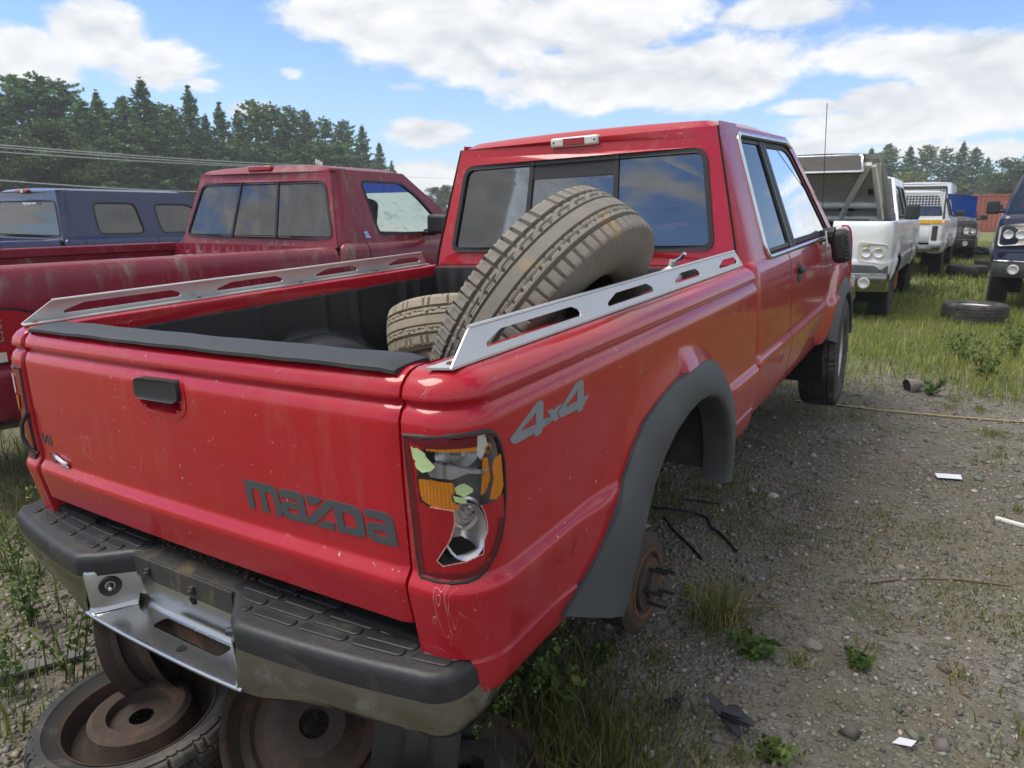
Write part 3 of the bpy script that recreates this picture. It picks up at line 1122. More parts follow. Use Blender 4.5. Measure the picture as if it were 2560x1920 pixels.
MZ_A = [(0.3616,-0.2692),(0.4142,-0.2681),(0.4251,-0.2707),(0.4303,-0.2766),(0.4328,-0.2853),(0.4355,-0.3187),(0.4422,-0.3164),(0.4974,-0.2702),(0.5021,-0.2684),(0.5636,-0.2684),(0.5779,-0.2708),(0.5874,-0.2771),(0.5913,-0.2869),(0.5932,-0.327),(0.5842,-0.3315),(0.5285,-0.3331),(0.5211,-0.3314),(0.5181,-0.3218),(0.515,-0.2843),(0.5106,-0.2844),(0.4573,-0.3298),(0.4487,-0.3331),(0.382,-0.3344),(0.3692,-0.3308),(0.3611,-0.3217),(0.3581,-0.3116),(0.3609,-0.303),(0.3696,-0.2959),(0.4108,-0.294),(0.4139,-0.2899),(0.4109,-0.287),(0.3613,-0.2878)]
MZ_AH = [(0.3801,-0.3116),(0.3855,-0.3087),(0.4107,-0.308),(0.4134,-0.3198),(0.3906,-0.3201),(0.3827,-0.3173)]
MZ_DH = [(0.5362,-0.2884),(0.5567,-0.2867),(0.5667,-0.2912),(0.5698,-0.2989),(0.5709,-0.3136),(0.5653,-0.3165),(0.5438,-0.317),(0.5399,-0.3145)]
MZ_Z1 = [(0.4375,-0.2689),(0.487,-0.2693),(0.4667,-0.2864),(0.4413,-0.2871)]
MZ_Z2 = [(0.481,-0.3169),(0.5111,-0.3173),(0.5121,-0.3325),(0.4625,-0.333)]
MZ_A2 = [(0.5972,-0.2685),(0.6492,-0.2679),(0.6595,-0.2718),(0.6654,-0.2793),(0.6682,-0.2891),(0.672,-0.3324),(0.6169,-0.3339),(0.6061,-0.3306),(0.599,-0.3223),(0.5971,-0.3128),(0.5963,-0.3031),(0.6014,-0.2962),(0.6099,-0.2933),(0.6422,-0.2931),(0.6484,-0.291),(0.6442,-0.2846),(0.6373,-0.2837),(0.5979,-0.2839)]
MZ_A2H = [(0.6161,-0.3086),(0.6404,-0.3073),(0.6473,-0.3082),(0.6481,-0.3177),(0.6231,-0.3177),(0.6174,-0.314)]

# ================================================================== the red pickup
PROF = [(0.0, .085), (0.0, .060), (-.004, .045), (-.012, .030), (-.025, .018), (-.040, .012), (-.046, .012), (-.052, .020),
        (-.060, .022), (-.068, .012), (-.085, .004), (-.12, .002), (-.20, 0), (-.30, 0), (-.372, .001), (-.380, -.004),
        (-.392, -.014), (-.402, -.017), (-.412, -.016), (-.45, -.010), (-.487, -.004), (-.54, .004), (-.545, .004),
        (-.549, .010), (-.556, .004), (-.60, .012), (-.635, .022), (-.645, .035)]
PT = [(z, i) for z, i in PROF[::-1]]
XS, RC, XG = .845, .11, .702
S0, S1 = XS - RC - XG, XS - RC - XG + math.pi / 2 * RC


def inset_at(z):
    return interp(PT, z)


def arch_bulge(y, z, yc=1.02, amp=.048):
    ay = .80 if y < yc else .62
    r = math.hypot((y - yc) / ay, (z + .80) / .67)
    g = sstep(1.0, .80, r) if y > yc else sstep(1.03, .62, r)
    return amp * g * sstep(-.66, -.5, z)


def bed_surf(s, z, off=0.0, side=1, ins=None):
    d = (inset_at(z) if ins is None else ins) - off
    if s < S0:
        x, y, nx, ny = XG + s, 0.0, 0.0, -1.0
    elif s < S1:
        t = (s - S0) / RC
        x, y, nx, ny = XS - RC + RC * math.sin(t), RC - RC * math.cos(t), math.sin(t), -math.cos(t)
    else:
        x, y, nx, ny = XS, RC + s - S1, 1.0, 0.0
        if d < 0 and ins is None:
            near = math.hypot((y - 1.02) / .60, (z + .80) / .67)
            d *= 1 - sstep(1.12, .92, near) if off == 0 else 1
        d -= arch_bulge(y, z)
    return Vector(((x - nx * d) * side, y - ny * d, z))


# flare outline pairs: outer edge on the body, inner edge at the opening (y, z)
FL = [((.31, -.60), (.52, -.70)), ((.40, -.53), (.56, -.66)), ((.511, -.431), (.625, -.56)), ((.575, -.37), (.675, -.494)),
      ((.632, -.322), (.72, -.435)), ((.714, -.270), (.79, -.38)), ((.817, -.240), (.88, -.338)), ((.92, -.220), (.98, -.314)),
      ((1.024, -.210), (1.07, -.305)), ((1.15, -.210), (1.155, -.311)), ((1.265, -.226), (1.235, -.333)),
      ((1.36, -.258), (1.30, -.368)), ((1.435, -.31), (1.36, -.425)), ((1.49, -.39), (1.395, -.50)), ((1.515, -.50), (1.41, -.58)),
      ((1.495, -.63), (1.395, -.68))]
ARCH = [(lerp(o[0], i[0], .45), lerp(o[1], i[1], .45)) for o, i in FL]
ARCH = [(ARCH[0][0], -.80)] + ARCH + [(ARCH[-1][0], -.80)]

TB = Vector((0, 1.6, -1.05))
red = empty('pickup_truck', TRUCK_W @ Matrix.Translation(TB))
tag(red, 'bright red extended cab pickup with silver bed rails and a missing rear wheel', 'pickup truck')


def P(mb, name, mat, parent=None, **kw):
    """part of the red pickup, built in its own frame"""
    o = mb.build(name, MATS[mat], parent or red, **kw)
    if parent is None:
        o.location = -TB
    return o


# ---- bed sides ----
zs = sorted(set([round(z, 4) for z, _ in PROF] + [-.016, -.032, -.10, -.14, -.16, -.18, -.22, -.24, -.26, -.28, -.32, -.34, -.36,
            -.388, -.43, -.47, -.51, -.53, -.57, -.585, -.615, -.6275, -.11, -.13, -.15, -.17, -.19, -.21, -.23, -.25, -.27, -.29, -.31, -.33, -.35, -.365]), reverse=True)
ss = [0, .006, .012, .018, .024] + [S0 + (S1 - S0) * k / 24 for k in range(1, 25)] + [S1 + .0125 * k for k in range(1, 144)]
ss = [s for s in ss if s <= S1 + (1.885 - RC)] + [S1 + (1.885 - RC)]
tl_in = inset_poly(TL_OUT, .004)
for side in (1, -1):
    rows = []
    for s in ss:
        rows.append([bed_surf(s, 0, 0, side, .085), bed_surf(s, 0, 0, side, .060)] + [bed_surf(s, z, 0, side) for z in zs if z < 0])
    zz = [0, 0] + [z for z in zs if z < 0]

    def keep(i, j, rows=rows):
        s, z = (ss[i] + ss[i + 1]) / 2, (zz[j] + zz[j + 1]) / 2
        if s < .22 and inside(tl_in, s, z):
            return False
        return not inside(ARCH, RC + s - S1, z)
    mb = MB().grid(rows, keep=keep)
    # front edge turned in, jamb at the tailgate, rail top and inner lip
    last = rows[-1]
    mb.grid([last, [p + Vector((-.012 * side, .008, 0)) for p in last], [p + Vector((-.05 * side, .010, 0)) for p in last]])
    first = rows[0]
    mb.grid([first, [p + Vector((-.003 * side, .004, 0)) for p in first], [p + Vector((-.003 * side, .07, 0)) for p in first]])
    sec = [(.761, 0.0), (.703, 0.0), (.698, -.004), (.697, -.012), (.697, -.048), (.700, -.056), (.712, -.058)]
    mb.grid([[Vector((x * side, y, z)) for x, z in sec] for y in [.085] + [.15 + .1 * k for k in range(18)] + [1.885]])
    P(mb, 'bed_side', 'paint_red', smooth=40)
    # wheel arch flare
    fm = MB()
    G = []
    for k, ((oy, oz), (iy, iz)) in enumerate(FL):
        bx = XS - inset_at(max(oz, -.64)) + arch_bulge(oy, oz)
        my, mz = lerp(oy, iy, .12), lerp(oz, iz, .12)
        ny_, nz_ = lerp(oy, iy, .6), lerp(oz, iz, .6)
        cy, cz = 1.02, -.80
        dy, dz_ = cy - iy, cz - iz
        dl = math.hypot(dy, dz_)
        dy, dz_ = dy / dl, dz_ / dl
        def bodyx(y, z):
            return XS - inset_at(max(z, -.645)) + arch_bulge(y, z)
        G.append([Vector((x * side, y, z)) for q, (x, y, z) in enumerate((
            (bx - .010, oy, oz), (bx + .010, oy, oz), (bx + .018, my, mz), (max(bx + .024, .893), ny_, nz_),
            (max(bx + .020, .897), lerp(oy, iy, .93), lerp(oz, iz, .93)), (.893, iy, iz), (.878, iy + dy * .006, iz + dz_ * .006),
            (.80, iy + dy * .004, iz + dz_ * .004), (.795, iy - dy * .01, iz - dz_ * .01)))])
    fm.grid(G)
    P(fm, 'wheel_flare', 'flare_plastic', smooth=50)
    # inner wheel house
    wm = MB()
    arc = [i for o, i in FL]
    arc = [(y + (y - 1.0) * .06, z + .03) for y, z in arc]
    wm.grid([[Vector((.80 * side, y, z)), Vector((.52 * side, y, z))] for y, z in arc])
    wm.prism([(y, z) for y, z in arc], [], lambda u, v, w: Vector((.52 * side, u, v)))
    P(wm, 'wheel_house', 'steel_dark', smooth=30)

# dark backing behind the panel gaps and the bed front / cab gap
for side in (1, -1):
    P(MB().box((.695 * side, .10, -.25), (.05, .05, .48)), 'gap_backing', 'gap_dark')
    P(MB().box((.60 * side, .04, -.58), (.22, .05, .10)), 'gap_backing', 'gap_dark')
    P(MB().box((.72 * side, 1.905, -.33), (.16, .02, .58)), 'gap_backing', 'gap_dark')

# ---- tailgate ----
TGX = .690
tz = [z for z in zs if z >= -.487]
tgx = [-TGX + 2 * TGX * k / 70 for k in range(71)]
REC = round_poly([(-.113, -.100), (-.088, -.0725), (.069, -.071), (.072, -.134), (.045, -.153), (-.094, -.150)], .03)


def tg_y(x, z, off=0.0):
    d = inset_at(z)
    crown = -.010 * (1 - (x / TGX) ** 2)
    edge = .006 * sstep(TGX - .012, TGX, abs(x))
    return d + crown * sstep(0, -.02, z) + edge + .0 - off


rows = []
for x in tgx:
    rows.append([Vector((x, .11, -.003)), Vector((x, .085, 0))] + [Vector((x, tg_y(x, z), z)) for z in tz] +
                [Vector((x, tg_y(x, -.487) + .012, -.492)), Vector((x, .05, -.492))])
tzz = [0, 0] + tz + [-.49, -.492]


def tkeep(i, j):
    return not inside(inset_poly(REC, .004), (tgx[i] + tgx[i + 1]) / 2, (tzz[j] + tzz[j + 1]) / 2)


mb = MB().grid(rows, keep=tkeep)
for e in (rows[0], rows[-1]):
    mb.grid([e, [p + Vector((0, .05, 0)) for p in e]])
tailgate = P(mb, 'tailgate', 'paint_red', smooth=40)
# inner skin of the gate
mb = MB().box((0, .082, -.25), (1.36, .02, .48))
P(mb, 'inner_skin', 'liner', tailgate)
# handle recess (dish) with rolled rim, and the handle
mb = MB()
rim_o = inset_poly(REC, -.010)
rim_i = inset_poly(REC, .004)
dish = inset_poly(REC, .016)
n = len(REC)
mb.grid([[Vector((p[0], tg_y(*p) - .0015, p[1])) for p in rim_o], [Vector((p[0], tg_y(*p) - .0015, p[1])) for p in REC],
         [Vector((p[0], tg_y(*p) + .006, p[1])) for p in rim_i], [Vector((p[0], tg_y(*p) + .034, p[1])) for p in dish]], closed_v=True)
mb.prism(dish, [], lambda u, v, w: Vector((u, tg_y(u, v) + .034, v)))
P(mb, 'handle_recess', 'paint_red', tailgate, smooth=50)
HND = round_poly([(-.106, -.118), (-.101, -.080), (-.078, -.072), (.060, -.070), (.066, -.082), (.0655, -.112), (.05, -.1205), (-.088, -.1225)], .014)
mb = MB()
mb.prism(HND, [], lambda u, v, w: Vector((u, tg_y(u, -.1) - .004 - w - .010 * (1 - ((u + .02) / .09) ** 2) + .10 * abs(v + .098) ** 1.5, v)), -.02, .006)
P(mb, 'tailgate_handle', 'black_plastic', tailgate, smooth=50, bevel=.004, seg=3)
# lettering
mb = MB()
for o_, h_ in ((MZ_M, ()), (MZ_A, (MZ_AH, MZ_DH)), (MZ_Z1, ()), (MZ_Z2, ()), (MZ_A2, (MZ_A2H,))):
    mb.prism(o_, h_, lambda u, v, w: Vector((u, tg_y(u, v) - w, v)), -.002, .0016, back=False)
P(mb, 'lettering', 'decal_grey', tailgate, smooth=0)
mb = MB()
vs, fs = text_shape('V6', .040, .0012, .25)
mb.add([Vector((-.672 + x * 1.5, tg_y(-.64, -.3) - .0022, -.321 + y)) for x, y in vs], fs)
P(mb, 'engine_badge', 'decal_grey', tailgate, smooth=0)
# remains of a chrome badge
mb = MB()
mb.tube([(-.600, tg_y(-.6, -.35) - .004, -.346), (-.575, tg_y(-.57, -.35) - .006, -.352), (-.548, tg_y(-.55, -.36) - .006, -.361), (-.524, tg_y(-.52, -.36) - .005, -.362)], [.003, .0065, .006, .0045], 8)
mb.tube([(-.563, tg_y(-.56, -.37) - .004, -.372), (-.545, tg_y(-.54, -.37) - .005, -.369), (-.524, tg_y(-.52, -.37) - .004, -.373)], .0035, 6)
P(mb, 'badge_fragment', 'chrome_trim', tailgate)
mb = MB()
mb.tube([(-.636, tg_y(-.63, -.35) - .001, -.352), (-.62, tg_y(-.62, -.34) - .001, -.344), (-.602, tg_y(-.6, -.345) - .001, -.346)], .0022, 5)
mb.tube([(-.628, tg_y(-.63, -.36) - .001, -.364), (-.615, tg_y(-.61, -.372) - .001, -.374), (-.598, tg_y(-.6, -.36) - .001, -.366)], .0022, 5)
P(mb, 'badge_ghost', 'decal_grey', tailgate)
# black cap along the gate's top edge
mb = MB()
sec = [(.021, -.005), (.022, .002), (.028, .0045), (.055, .007), (.090, .008), (.118, .0075), (.127, .003), (.127, -.03)]
G = []
for k in range(41):
    x = -.676 + 1.352 * k / 40
    e = sstep(.66, .676, abs(x))
    G.append([Vector((x, y - .010 * (1 - (x / TGX) ** 2) + (.006 * e if y < .06 else 0), z + .003 - .006 * e + .0012 * math.sin(x * 23) * math.sin(x * 7 + y * 40))) for y, z in sec])
mb.grid(G)
mb.f.append(tuple(range(len(sec))))
mb.f.append(tuple(len(mb.v) - 1 - k for k in range(len(sec))))
P(mb, 'gate_cap', 'black_plastic', tailgate, smooth=50)

# ---- silver bed rails ----
for side in (1, -1):
    mb = MB()
    L0, L1 = .055, 1.895
    hT = .058
    out_ = [(L0, 0), (L1 + .01, 0), (L1 - .045, hT), (L0 + .085, hT)]
    out_ = round_poly(out_, [.004, .004, .006, .01], 3)
    slots = []
    for a, b in ((.175, .545), (.705, .985), (1.175, 1.40), (1.62, 1.83)):
        slots.append(round_poly([(a, .015), (b + .015, .015), (b + .015, .028), (b - .02, .041), (a + .06, .041), (a, .024)], [.008, .008, .008, .006, .006, .008], 3))
    fn = lambda u, v, w, side=side: Vector(((.781 - v * .32 - w) * side, u, .004 + v))
    mb.prism(out_, slots, fn, 0, .004)
    # rolled top edge and mounting foot
    mb.tube([fn(L0 + .087, hT, .003), fn(L1 - .047, hT, .003)], .0048, 8)
    fo = [(.782, L0 + .004), (.782, L1), (.735, L1 - .02), (.735, L0 - .012)]
    mb.prism([(x * side, y) for x, y in fo][::side], [], lambda u, v, w: Vector((u, v, w)), .002, .0062)
    r_ = P(mb, 'bed_rail', 'aluminium', smooth=40)
    for y in (.085, .62, 1.08, 1.52):
        b_ = MB().lathe([(0, .004), (.004, .0038), (.0075, .002), (.008, 0)], (.757 * side, y, .0062), (0, 0, 1), 12)
        P(b_, 'bolt', 'rust', r_)

# ---- bed liner ----
mb = MB()
LX, LF = .690, -.455
WHY0, WHY1, WHZ, WHX = .56, 1.46, -.20, .50


def wh(y):
    q = 1 - ((y - (WHY0 + WHY1) / 2) / ((WHY1 - WHY0) / 2)) ** 2
    return max(0.0, q) ** .55


for side in (1, -1):
    G = []
    for k in range(97):
        y = .10 + (1.86 - .10) * k / 96
        h = wh(y)
        # vertical ribs pressed into the side wall
        rib = max([math.exp(-((y - q) / .02) ** 4) for q in (.30, .42, .80, 1.12, 1.30, 1.62, 1.72)])
        xw = LX - .014 * rib
        zt = LF + (WHZ - LF) * h
        xi = lerp(LX - .04, WHX, h)
        sec_ = [(.700, -.046), (xw, -.052), (xw, -.10), (xw - .002, lerp(-.20, zt + .04, h))]
        sec_ += [(xw - .02 * (1 - math.cos(a_)), zt + .02 - .018 * math.sin(a_)) for a_ in (.3, .9, 1.5)]
        rr_ = .10 * h + .012
        sec_ += [(xi + rr_ - rr_ * math.sin(a_), lerp(LF + .001, zt - rr_ + rr_ * math.cos(a_), h)) for a_ in [math.pi / 2 * i_ / 6 for i_ in range(7)]]
        sec_ += [(xi - .002, lerp(LF, LF + .04, h)), (xi - .03, LF)]
        G.append([Vector((x * side, y, z)) for x, z in sec_])
    mb.grid(G)
# floor with ribs
G = []
for k in range(131):
    x = -.66 + 1.32 * k / 130
    r = .006 if (k % 10) < 5 else 0
    G.append([Vector((x, y, LF - .002 + r)) for y in (.09, .6, 1.1, 1.87)])
mb.grid(G)
# front wall with ribs
G = []
for k in range(121):
    x = -.70 + 1.40 * k / 120
    r = .014 if (k % 8) < 4 else 0
    G.append([Vector((x, 1.862 - r, z)) for z in (LF, -.09)] + [Vector((x, 1.858 - r * .3, -.06)), Vector((x, 1.86, -.012)), Vector((x, 1.90, -.008))])
mb.grid(G)
liner = P(mb, 'bed_liner', 'liner', smooth=40)

# ---- tail lamps ----
simple('broken_plastic', (.62, .30, .28), .35, var=.2)
for side in (1, -1):
    broken = side == 1
    fS = lambda off: (lambda u, v, w: bed_surf(u, v, off + w, side))

    def patch(mb, poly, off, th=.0, ds=.012):
        """polygon wrapped on the corner, cut in narrow strips so it follows the curve"""
        lo, hi = min(p[0] for p in poly), max(p[0] for p in poly)
        k = max(1, math.ceil((hi - lo) / ds))
        for q in range(k):
            a, b = lo + (hi - lo) * q / k, lo + (hi - lo) * (q + 1) / k
            pl = list(poly)
            for lim, sg in ((a, 1), (b, -1)):
                o = []
                for i in range(len(pl)):
                    p, r = pl[i - 1], pl[i]
                    pi, ri = (p[0] - lim) * sg >= -1e-9, (r[0] - lim) * sg >= -1e-9
                    if pi != ri:
                        t = (lim - p[0]) / (r[0] - p[0])
                        o.append((lim, lerp(p[1], r[1], t)))
                    if ri:
                        o.append(r)
                pl = o
                if len(pl) < 3:
                    break
            # drop repeats
            cl = []
            for p in pl:
                if not cl or abs(p[0] - cl[-1][0]) + abs(p[1] - cl[-1][1]) > 1e-6:
                    cl.append(p)
            if len(cl) >= 3:
                try:
                    mb.prism(cl, [], fS(off), 0, th)
                except Exception:
                    pass
    # bucket
    mb = MB()
    deep = inset_poly(TL_OUT, .012)
    mb.grid([[bed_surf(p[0], p[1], .002, side) for p in TL_OUT], [bed_surf(p[0], p[1], -.012, side) for p in inset_poly(TL_OUT, .005)],
             [bed_surf(p[0], p[1], -.052, side) for p in deep]], closed_v=True)
    patch(mb, deep, -.052)
    lamp = P(mb, 'tail_lamp', 'socket_grey', smooth=40)
    tag(lamp, 'smashed tail lamp with its bulbs showing' if broken else 'whole tail lamp with white and amber windows')
    # gasket ring
    mb = MB()
    ring = [TL_OUT, inset_poly(TL_OUT, .0045)]
    mb.grid([[bed_surf(p[0], p[1], .0005, side) for p in inset_poly(TL_OUT, -.003)], [bed_surf(p[0], p[1], .004, side) for p in ring[0]],
             [bed_surf(p[0], p[1], .004, side) for p in ring[1]], [bed_surf(p[0], p[1], -.006, side) for p in inset_poly(TL_OUT, .0055)]], closed_v=True)
    P(mb, 'gasket', 'rubber_seal', lamp, smooth=50)
    if broken:
        for nm, poly, mt, off, th in (('red_lens', TL_RED, 'lens_red', .0005, .003), ('lens_strip', TL_TOPR, 'lens_red_dark', .0015, .0025),
                                      ('amber_strip', TL_TOPA, 'lens_amber', .0015, .0025), ('amber_lens', TL_AMB, 'lens_amber', -.002, .003),
                                      ('amber_shard', TL_AMB2, 'lens_amber', .001, .003), ('amber_shard', TL_AMB3, 'lens_amber', -.008, .002),
                                      ('divider', TL_DIV, 'socket_grey', -.022, .016)):
            mb = MB()
            if poly is TL_RED:
                cs_ = .002
                u0, v0 = min(p[0] for p in poly), min(p[1] for p in poly)
                nu_, nv_ = int((max(p[0] for p in poly) - u0) / cs_) + 2, int((max(p[1] for p in poly) - v0) / cs_) + 2
                mb.grid([[bed_surf(u0 + cs_ * i, v0 + cs_ * j, off + th) for j in range(nv_)] for i in range(nu_)],
                        keep=lambda i, j: inside(poly, u0 + cs_ * (i + .5), v0 + cs_ * (j + .5)))
            else:
                patch(mb, poly, off, th, .008)
            P(mb, nm, mt, lamp, smooth=30)
        mb = MB()
        mb.tube([bed_surf(p[0], p[1], .003, side) for p in TL_RED[6:20]], .0011, 5)
        P(mb, 'broken_edge', 'broken_plastic', lamp, smooth=60)
        mb = MB()
        bo_, bi_ = inset_poly(TL_OUT, .0055), inset_poly(TL_OUT, .017)
        for i in range(len(bo_)):
            j = (i + 1) % len(bo_)
            if TL_OUT[i][1] > -.24 and .05 < TL_OUT[i][0]:
                continue
            mb.grid([[bed_surf(*bo_[i], .0042, side), bed_surf(*bi_[i], .0042, side)], [bed_surf(*bo_[j], .0042, side), bed_surf(*bi_[j], .0042, side)]])
        P(mb, 'lens_border', 'lens_red_dark', lamp, smooth=40)
        # lower reflector bowl, painted shade at its bottom, socket hole, bulbs, screw boss
        mb = MB()
        bowl = [(.085, -.242), (.150, -.238), (.166, -.262), (.166, -.300), (.158, -.335), (.120, -.350), (.060, -.348), (.058, -.330), (.075, -.30), (.082, -.265)]
        mb.grid([[bed_surf(.116 + .048 * q / 6 * math.cos(a), -.292 + .058 * q / 6 * math.sin(a), -.050 + .034 * (q / 6) ** 2.2, side) for q in range(7)] for a in [2 * math.pi * k / 24 for k in range(24)]], closed_u=True)
        mb.tube([bed_surf(.118 + .036 * math.cos(a), -.262 + .034 * math.sin(a), -.030 + .01 * math.sin(a), side) for a in [2 * math.pi * k / 20 for k in range(20)]], .004, 6, closed=True)
        P(mb, 'reflector', 'reflector', lamp, smooth=50)
        mb = MB()
        patch(mb, TL_SHADE, -.022, .002)  # black patch painted in for the shade low in the bowl
        P(mb, 'hole_and_shade', 'gap_dark', lamp)
        mb = MB()
        c = bed_surf(.136, -.254, -.038, side)
        mb.lathe([(.0, .006), (.012, .006), (.015, .0)], c, (.6, -.8, 0), 16)
        P(mb, 'hole_and_shade', 'gap_dark', lamp)
        for s_, z_ in ((.1045, -.151), (.119, -.258)):
            b_ = MB()
            c = bed_surf(s_, z_, -.022, side)
            pr = [(.0125 * math.sin(t), -.0125 * math.cos(t)) for t in [math.pi * k / 10 for k in range(11)]]
            b_.lathe(pr, c, (.2, -1, .1), 16)
            P(b_, 'bulb', 'bulb_glass', lamp, smooth=60)
            b_ = MB()
            b_.tube([c + Vector((-.002, .008, 0)), c + Vector((-.006, .034, .004))], [.008, .011], 12)
            P(b_, 'bulb_base', 'reflector', lamp)
        b_ = MB()
        c = bed_surf(.1755, -.141, -.012, side)
        b_.lathe([(.0, .004), (.004, .004), (.005, .001), (.0095, .0), (.010, -.02)], c, (1, -.5, 0), 18)
        P(b_, 'screw_boss', 'lens_amber', lamp)
        b_ = MB()
        b_.lathe([(.0, .007), (.0035, .006), (.004, .003)], c, (1, -.5, 0), 10)
        P(b_, 'screw', 'stud_metal', lamp)
        # upper reflector shell
        mb = MB()
        mb.grid([[bed_surf(.107 + .050 * q / 5 * math.cos(a), -.150 + .024 * q / 5 * math.sin(a), -.050 + .028 * (q / 5) ** 2, side) for q in range(6)] for a in [2 * math.pi * k / 20 for k in range(20)]], closed_u=True)
        patch(mb, [(.148, -.116), (.172, -.113), (.176, -.135), (.158, -.160), (.150, -.150)], -.014, .003)
        P(mb, 'reflector', 'aluminium', lamp)
    else:
        zt, zb = -.112, -.372
        mb = MB()
        patch(mb, inset_poly(TL_OUT, .006), .001, .003)
        P(mb, 'red_lens', 'lens_red', lamp)
        mb = MB()
        patch(mb, round_poly([(.05, -.13), (.19, -.13), (.19, -.185), (.05, -.185)], .01), .0045, .001)
        P(mb, 'white_lens', 'lamp_white', lamp)
        mb = MB()
        patch(mb, round_poly([(.04, -.188), (.195, -.188), (.19, -.235), (.05, -.235)], .01), .0045, .001)
        P(mb, 'amber_lens', 'lens_amber', lamp)
# loose wire hanging at the left lamp
mb = MB()
mb.tube([(-.708, -.004, -.235), (-.727, -.018, -.27), (-.733, -.02, -.31), (-.722, -.014, -.345), (-.70, -.004, -.36)], .006, 8)
P(mb, 'loose_trim', 'black_plastic', smooth=60)

# 4x4 mark
mb = MB()
for o_, h_ in ((F4A, (F4AH,)), (F4X, ()), (F4B, (F4BH,))):
    mb.prism(o_, h_, lambda u, v, w: bed_surf(u, v, .0008 + w), -.002, .0008, back=False)
P(mb, 'four_wheel_mark', 'decal_light', smooth=0)

# ---- step bumper ----
BX = -.030      # the bumper is knocked a little to the left
bump_root_parts = []
def plan(x):
    """rear edge of the bumper over its width"""
    a = abs(x)
    return -.116 + .078 * (a / .8) ** 2.4


def brow(x, prof):
    return [Vector((x + BX, plan(x) + d, z)) for d, z in prof]


# ends wrap forward: path of the face, (x, y) with outward normal
def face_path():
    pts = []
    for k in range(61):
        x = -.76 + 1.52 * k / 60
        pts.append((x, plan(x)))
    r = .075
    def corner(sg):
        cx, cy = .76, plan(.76) + r
        out = []
        for k in range(1, 9):
            t = math.pi / 2 * k / 8
            out.append((sg * (cx + r * math.sin(t)), cy - r * math.cos(t)))
        out += [(sg * (.835), cy + .05), (sg * .832, cy + .10)]
        return out
    return [p for p in corner(-1)[::-1]] + pts + corner(1)


FP = face_path()
FN = []
for i, p in enumerate(FP):
    a, b = Vector(FP[max(0, i - 1)]), Vector(FP[min(len(FP) - 1, i + 1)])
    t = (b - a).normalized()
    FN.append(Vector((t.y, -t.x)))
NX0, NX1 = -.205, .205          # licence recess


def notch(x):
    return sstep(NX1 + .095, NX1 + .0, abs(x))


# chrome face: wings at both sides and a low band running through under the recess
def fpt(i, off, z):
    (x, y), nv = FP[i], FN[i]
    e_, t_ = sstep(.30, .55, abs(x)), max(0.0, (-.655 - z) / .088)
    z += .030 * e_ * t_
    off -= .034 * e_ * t_ ** 1.5
    return Vector((x + BX + nv.x * off, y + nv.y * off, z))


NXE = .305
wing = [(-.03, -.596), (-.004, -.603), (0, -.612), (.002, -.64), (.004, -.66), (.006, -.684), (.0065, -.700), (.007, -.708)]
band = [(.007, -.708), (.0065, -.715), (.002, -.723), (-.010, -.731), (-.028, -.737), (-.045, -.741), (-.07, -.743)]
mb = MB()
li_ = [i for i in range(len(FP)) if FP[i][0] <= -NXE + .012]
ri_ = [i for i in range(len(FP)) if FP[i][0] >= NXE - .012]
for sel in (li_, ri_):
    mb.grid([[fpt(i, o_, z_) for o_, z_ in wing] for i in sel])
mb.grid([[fpt(i, o_, z_) for o_, z_ in band] for i in range(len(FP))])
bumper = P(mb, 'rear_bumper', 'chrome_dull', smooth=45)
simple('recess_metal', (.45, .46, .47), .24, .95, var=.12, scale=9, dust=(.30, .28, .25), dusts=(.60, .85))
# recess: curved back wall, flat step with a slot, rolled lip
YB = plan(0) + .105
xr = [-NXE + 2 * NXE * k / 60 for k in range(61)]
wally = [(x, lerp(plan(x) - .002, YB, sstep(NXE, .215, abs(x)))) for x in xr]
mb = MB().grid([[Vector((x + BX, y + d_, z_)) for d_, z_ in ((.03, -.592), (.004, -.594), (0, -.600), (0, -.690), (-.003, -.700), (-.010, -.7065))] for x, y in wally])
P(mb, 'recess_wall', 'recess_metal', bumper, smooth=50)
mb = MB()
lipc = [(x, plan(x) - .005) for x in xr]
slot = round_poly([(-.10, YB - .056), (.170, YB - .056), (.170, YB - .016), (-.10, YB - .016)], .016, 5)
mb.prism([(x, y - .002) for x, y in lipc] + [(x, y) for x, y in wally[::-1]], [slot], lambda u, v, w: Vector((u + BX, v, -.7065 - .02 * (YB - v) + w)), -.003, 0)
P(mb, 'licence_step', 'recess_metal', bumper, smooth=20)
mb = MB().tube([Vector((x + BX, y - .001, -.7105)) for x, y in [(-NXE - .012, plan(NXE + .012) - .005)] + lipc + [(NXE + .012, plan(NXE + .012) - .005)]], .006, 8)
P(mb, 'rolled_lip', 'chrome', bumper, smooth=60)
mb = MB().box((BX, .03, -.735), (.42, .10, .05))
P(mb, 'recess_back', 'rust_dark', bumper)
mb = MB()
for x in (.0,):
    mb.lathe([(0, .002), (.012, .002), (.0125, 0)], (BX + .01, YB - .0005, -.635), (0, -1, 0), 14)
P(mb, 'bolt_hole', 'gap_dark', bumper)
mb = MB().lathe([(0, .0025), (.011, .0025), (.0125, 0)], (BX + .06, YB - .078, -.7082), (0, 0, 1), 14)
P(mb, 'bolt_hole', 'gap_dark', bumper)
for x in (-.135, .05):
    mb = MB().box((BX + x, -.034, -.585), (.016, .010, .022)).lathe([(0, .006), (.005, .005), (.006, 0)], (BX + x, -.039, -.587), (0, -1, 0), 8)
    P(mb, 'plate_clip', 'steel_dark', bumper, bevel=.002)
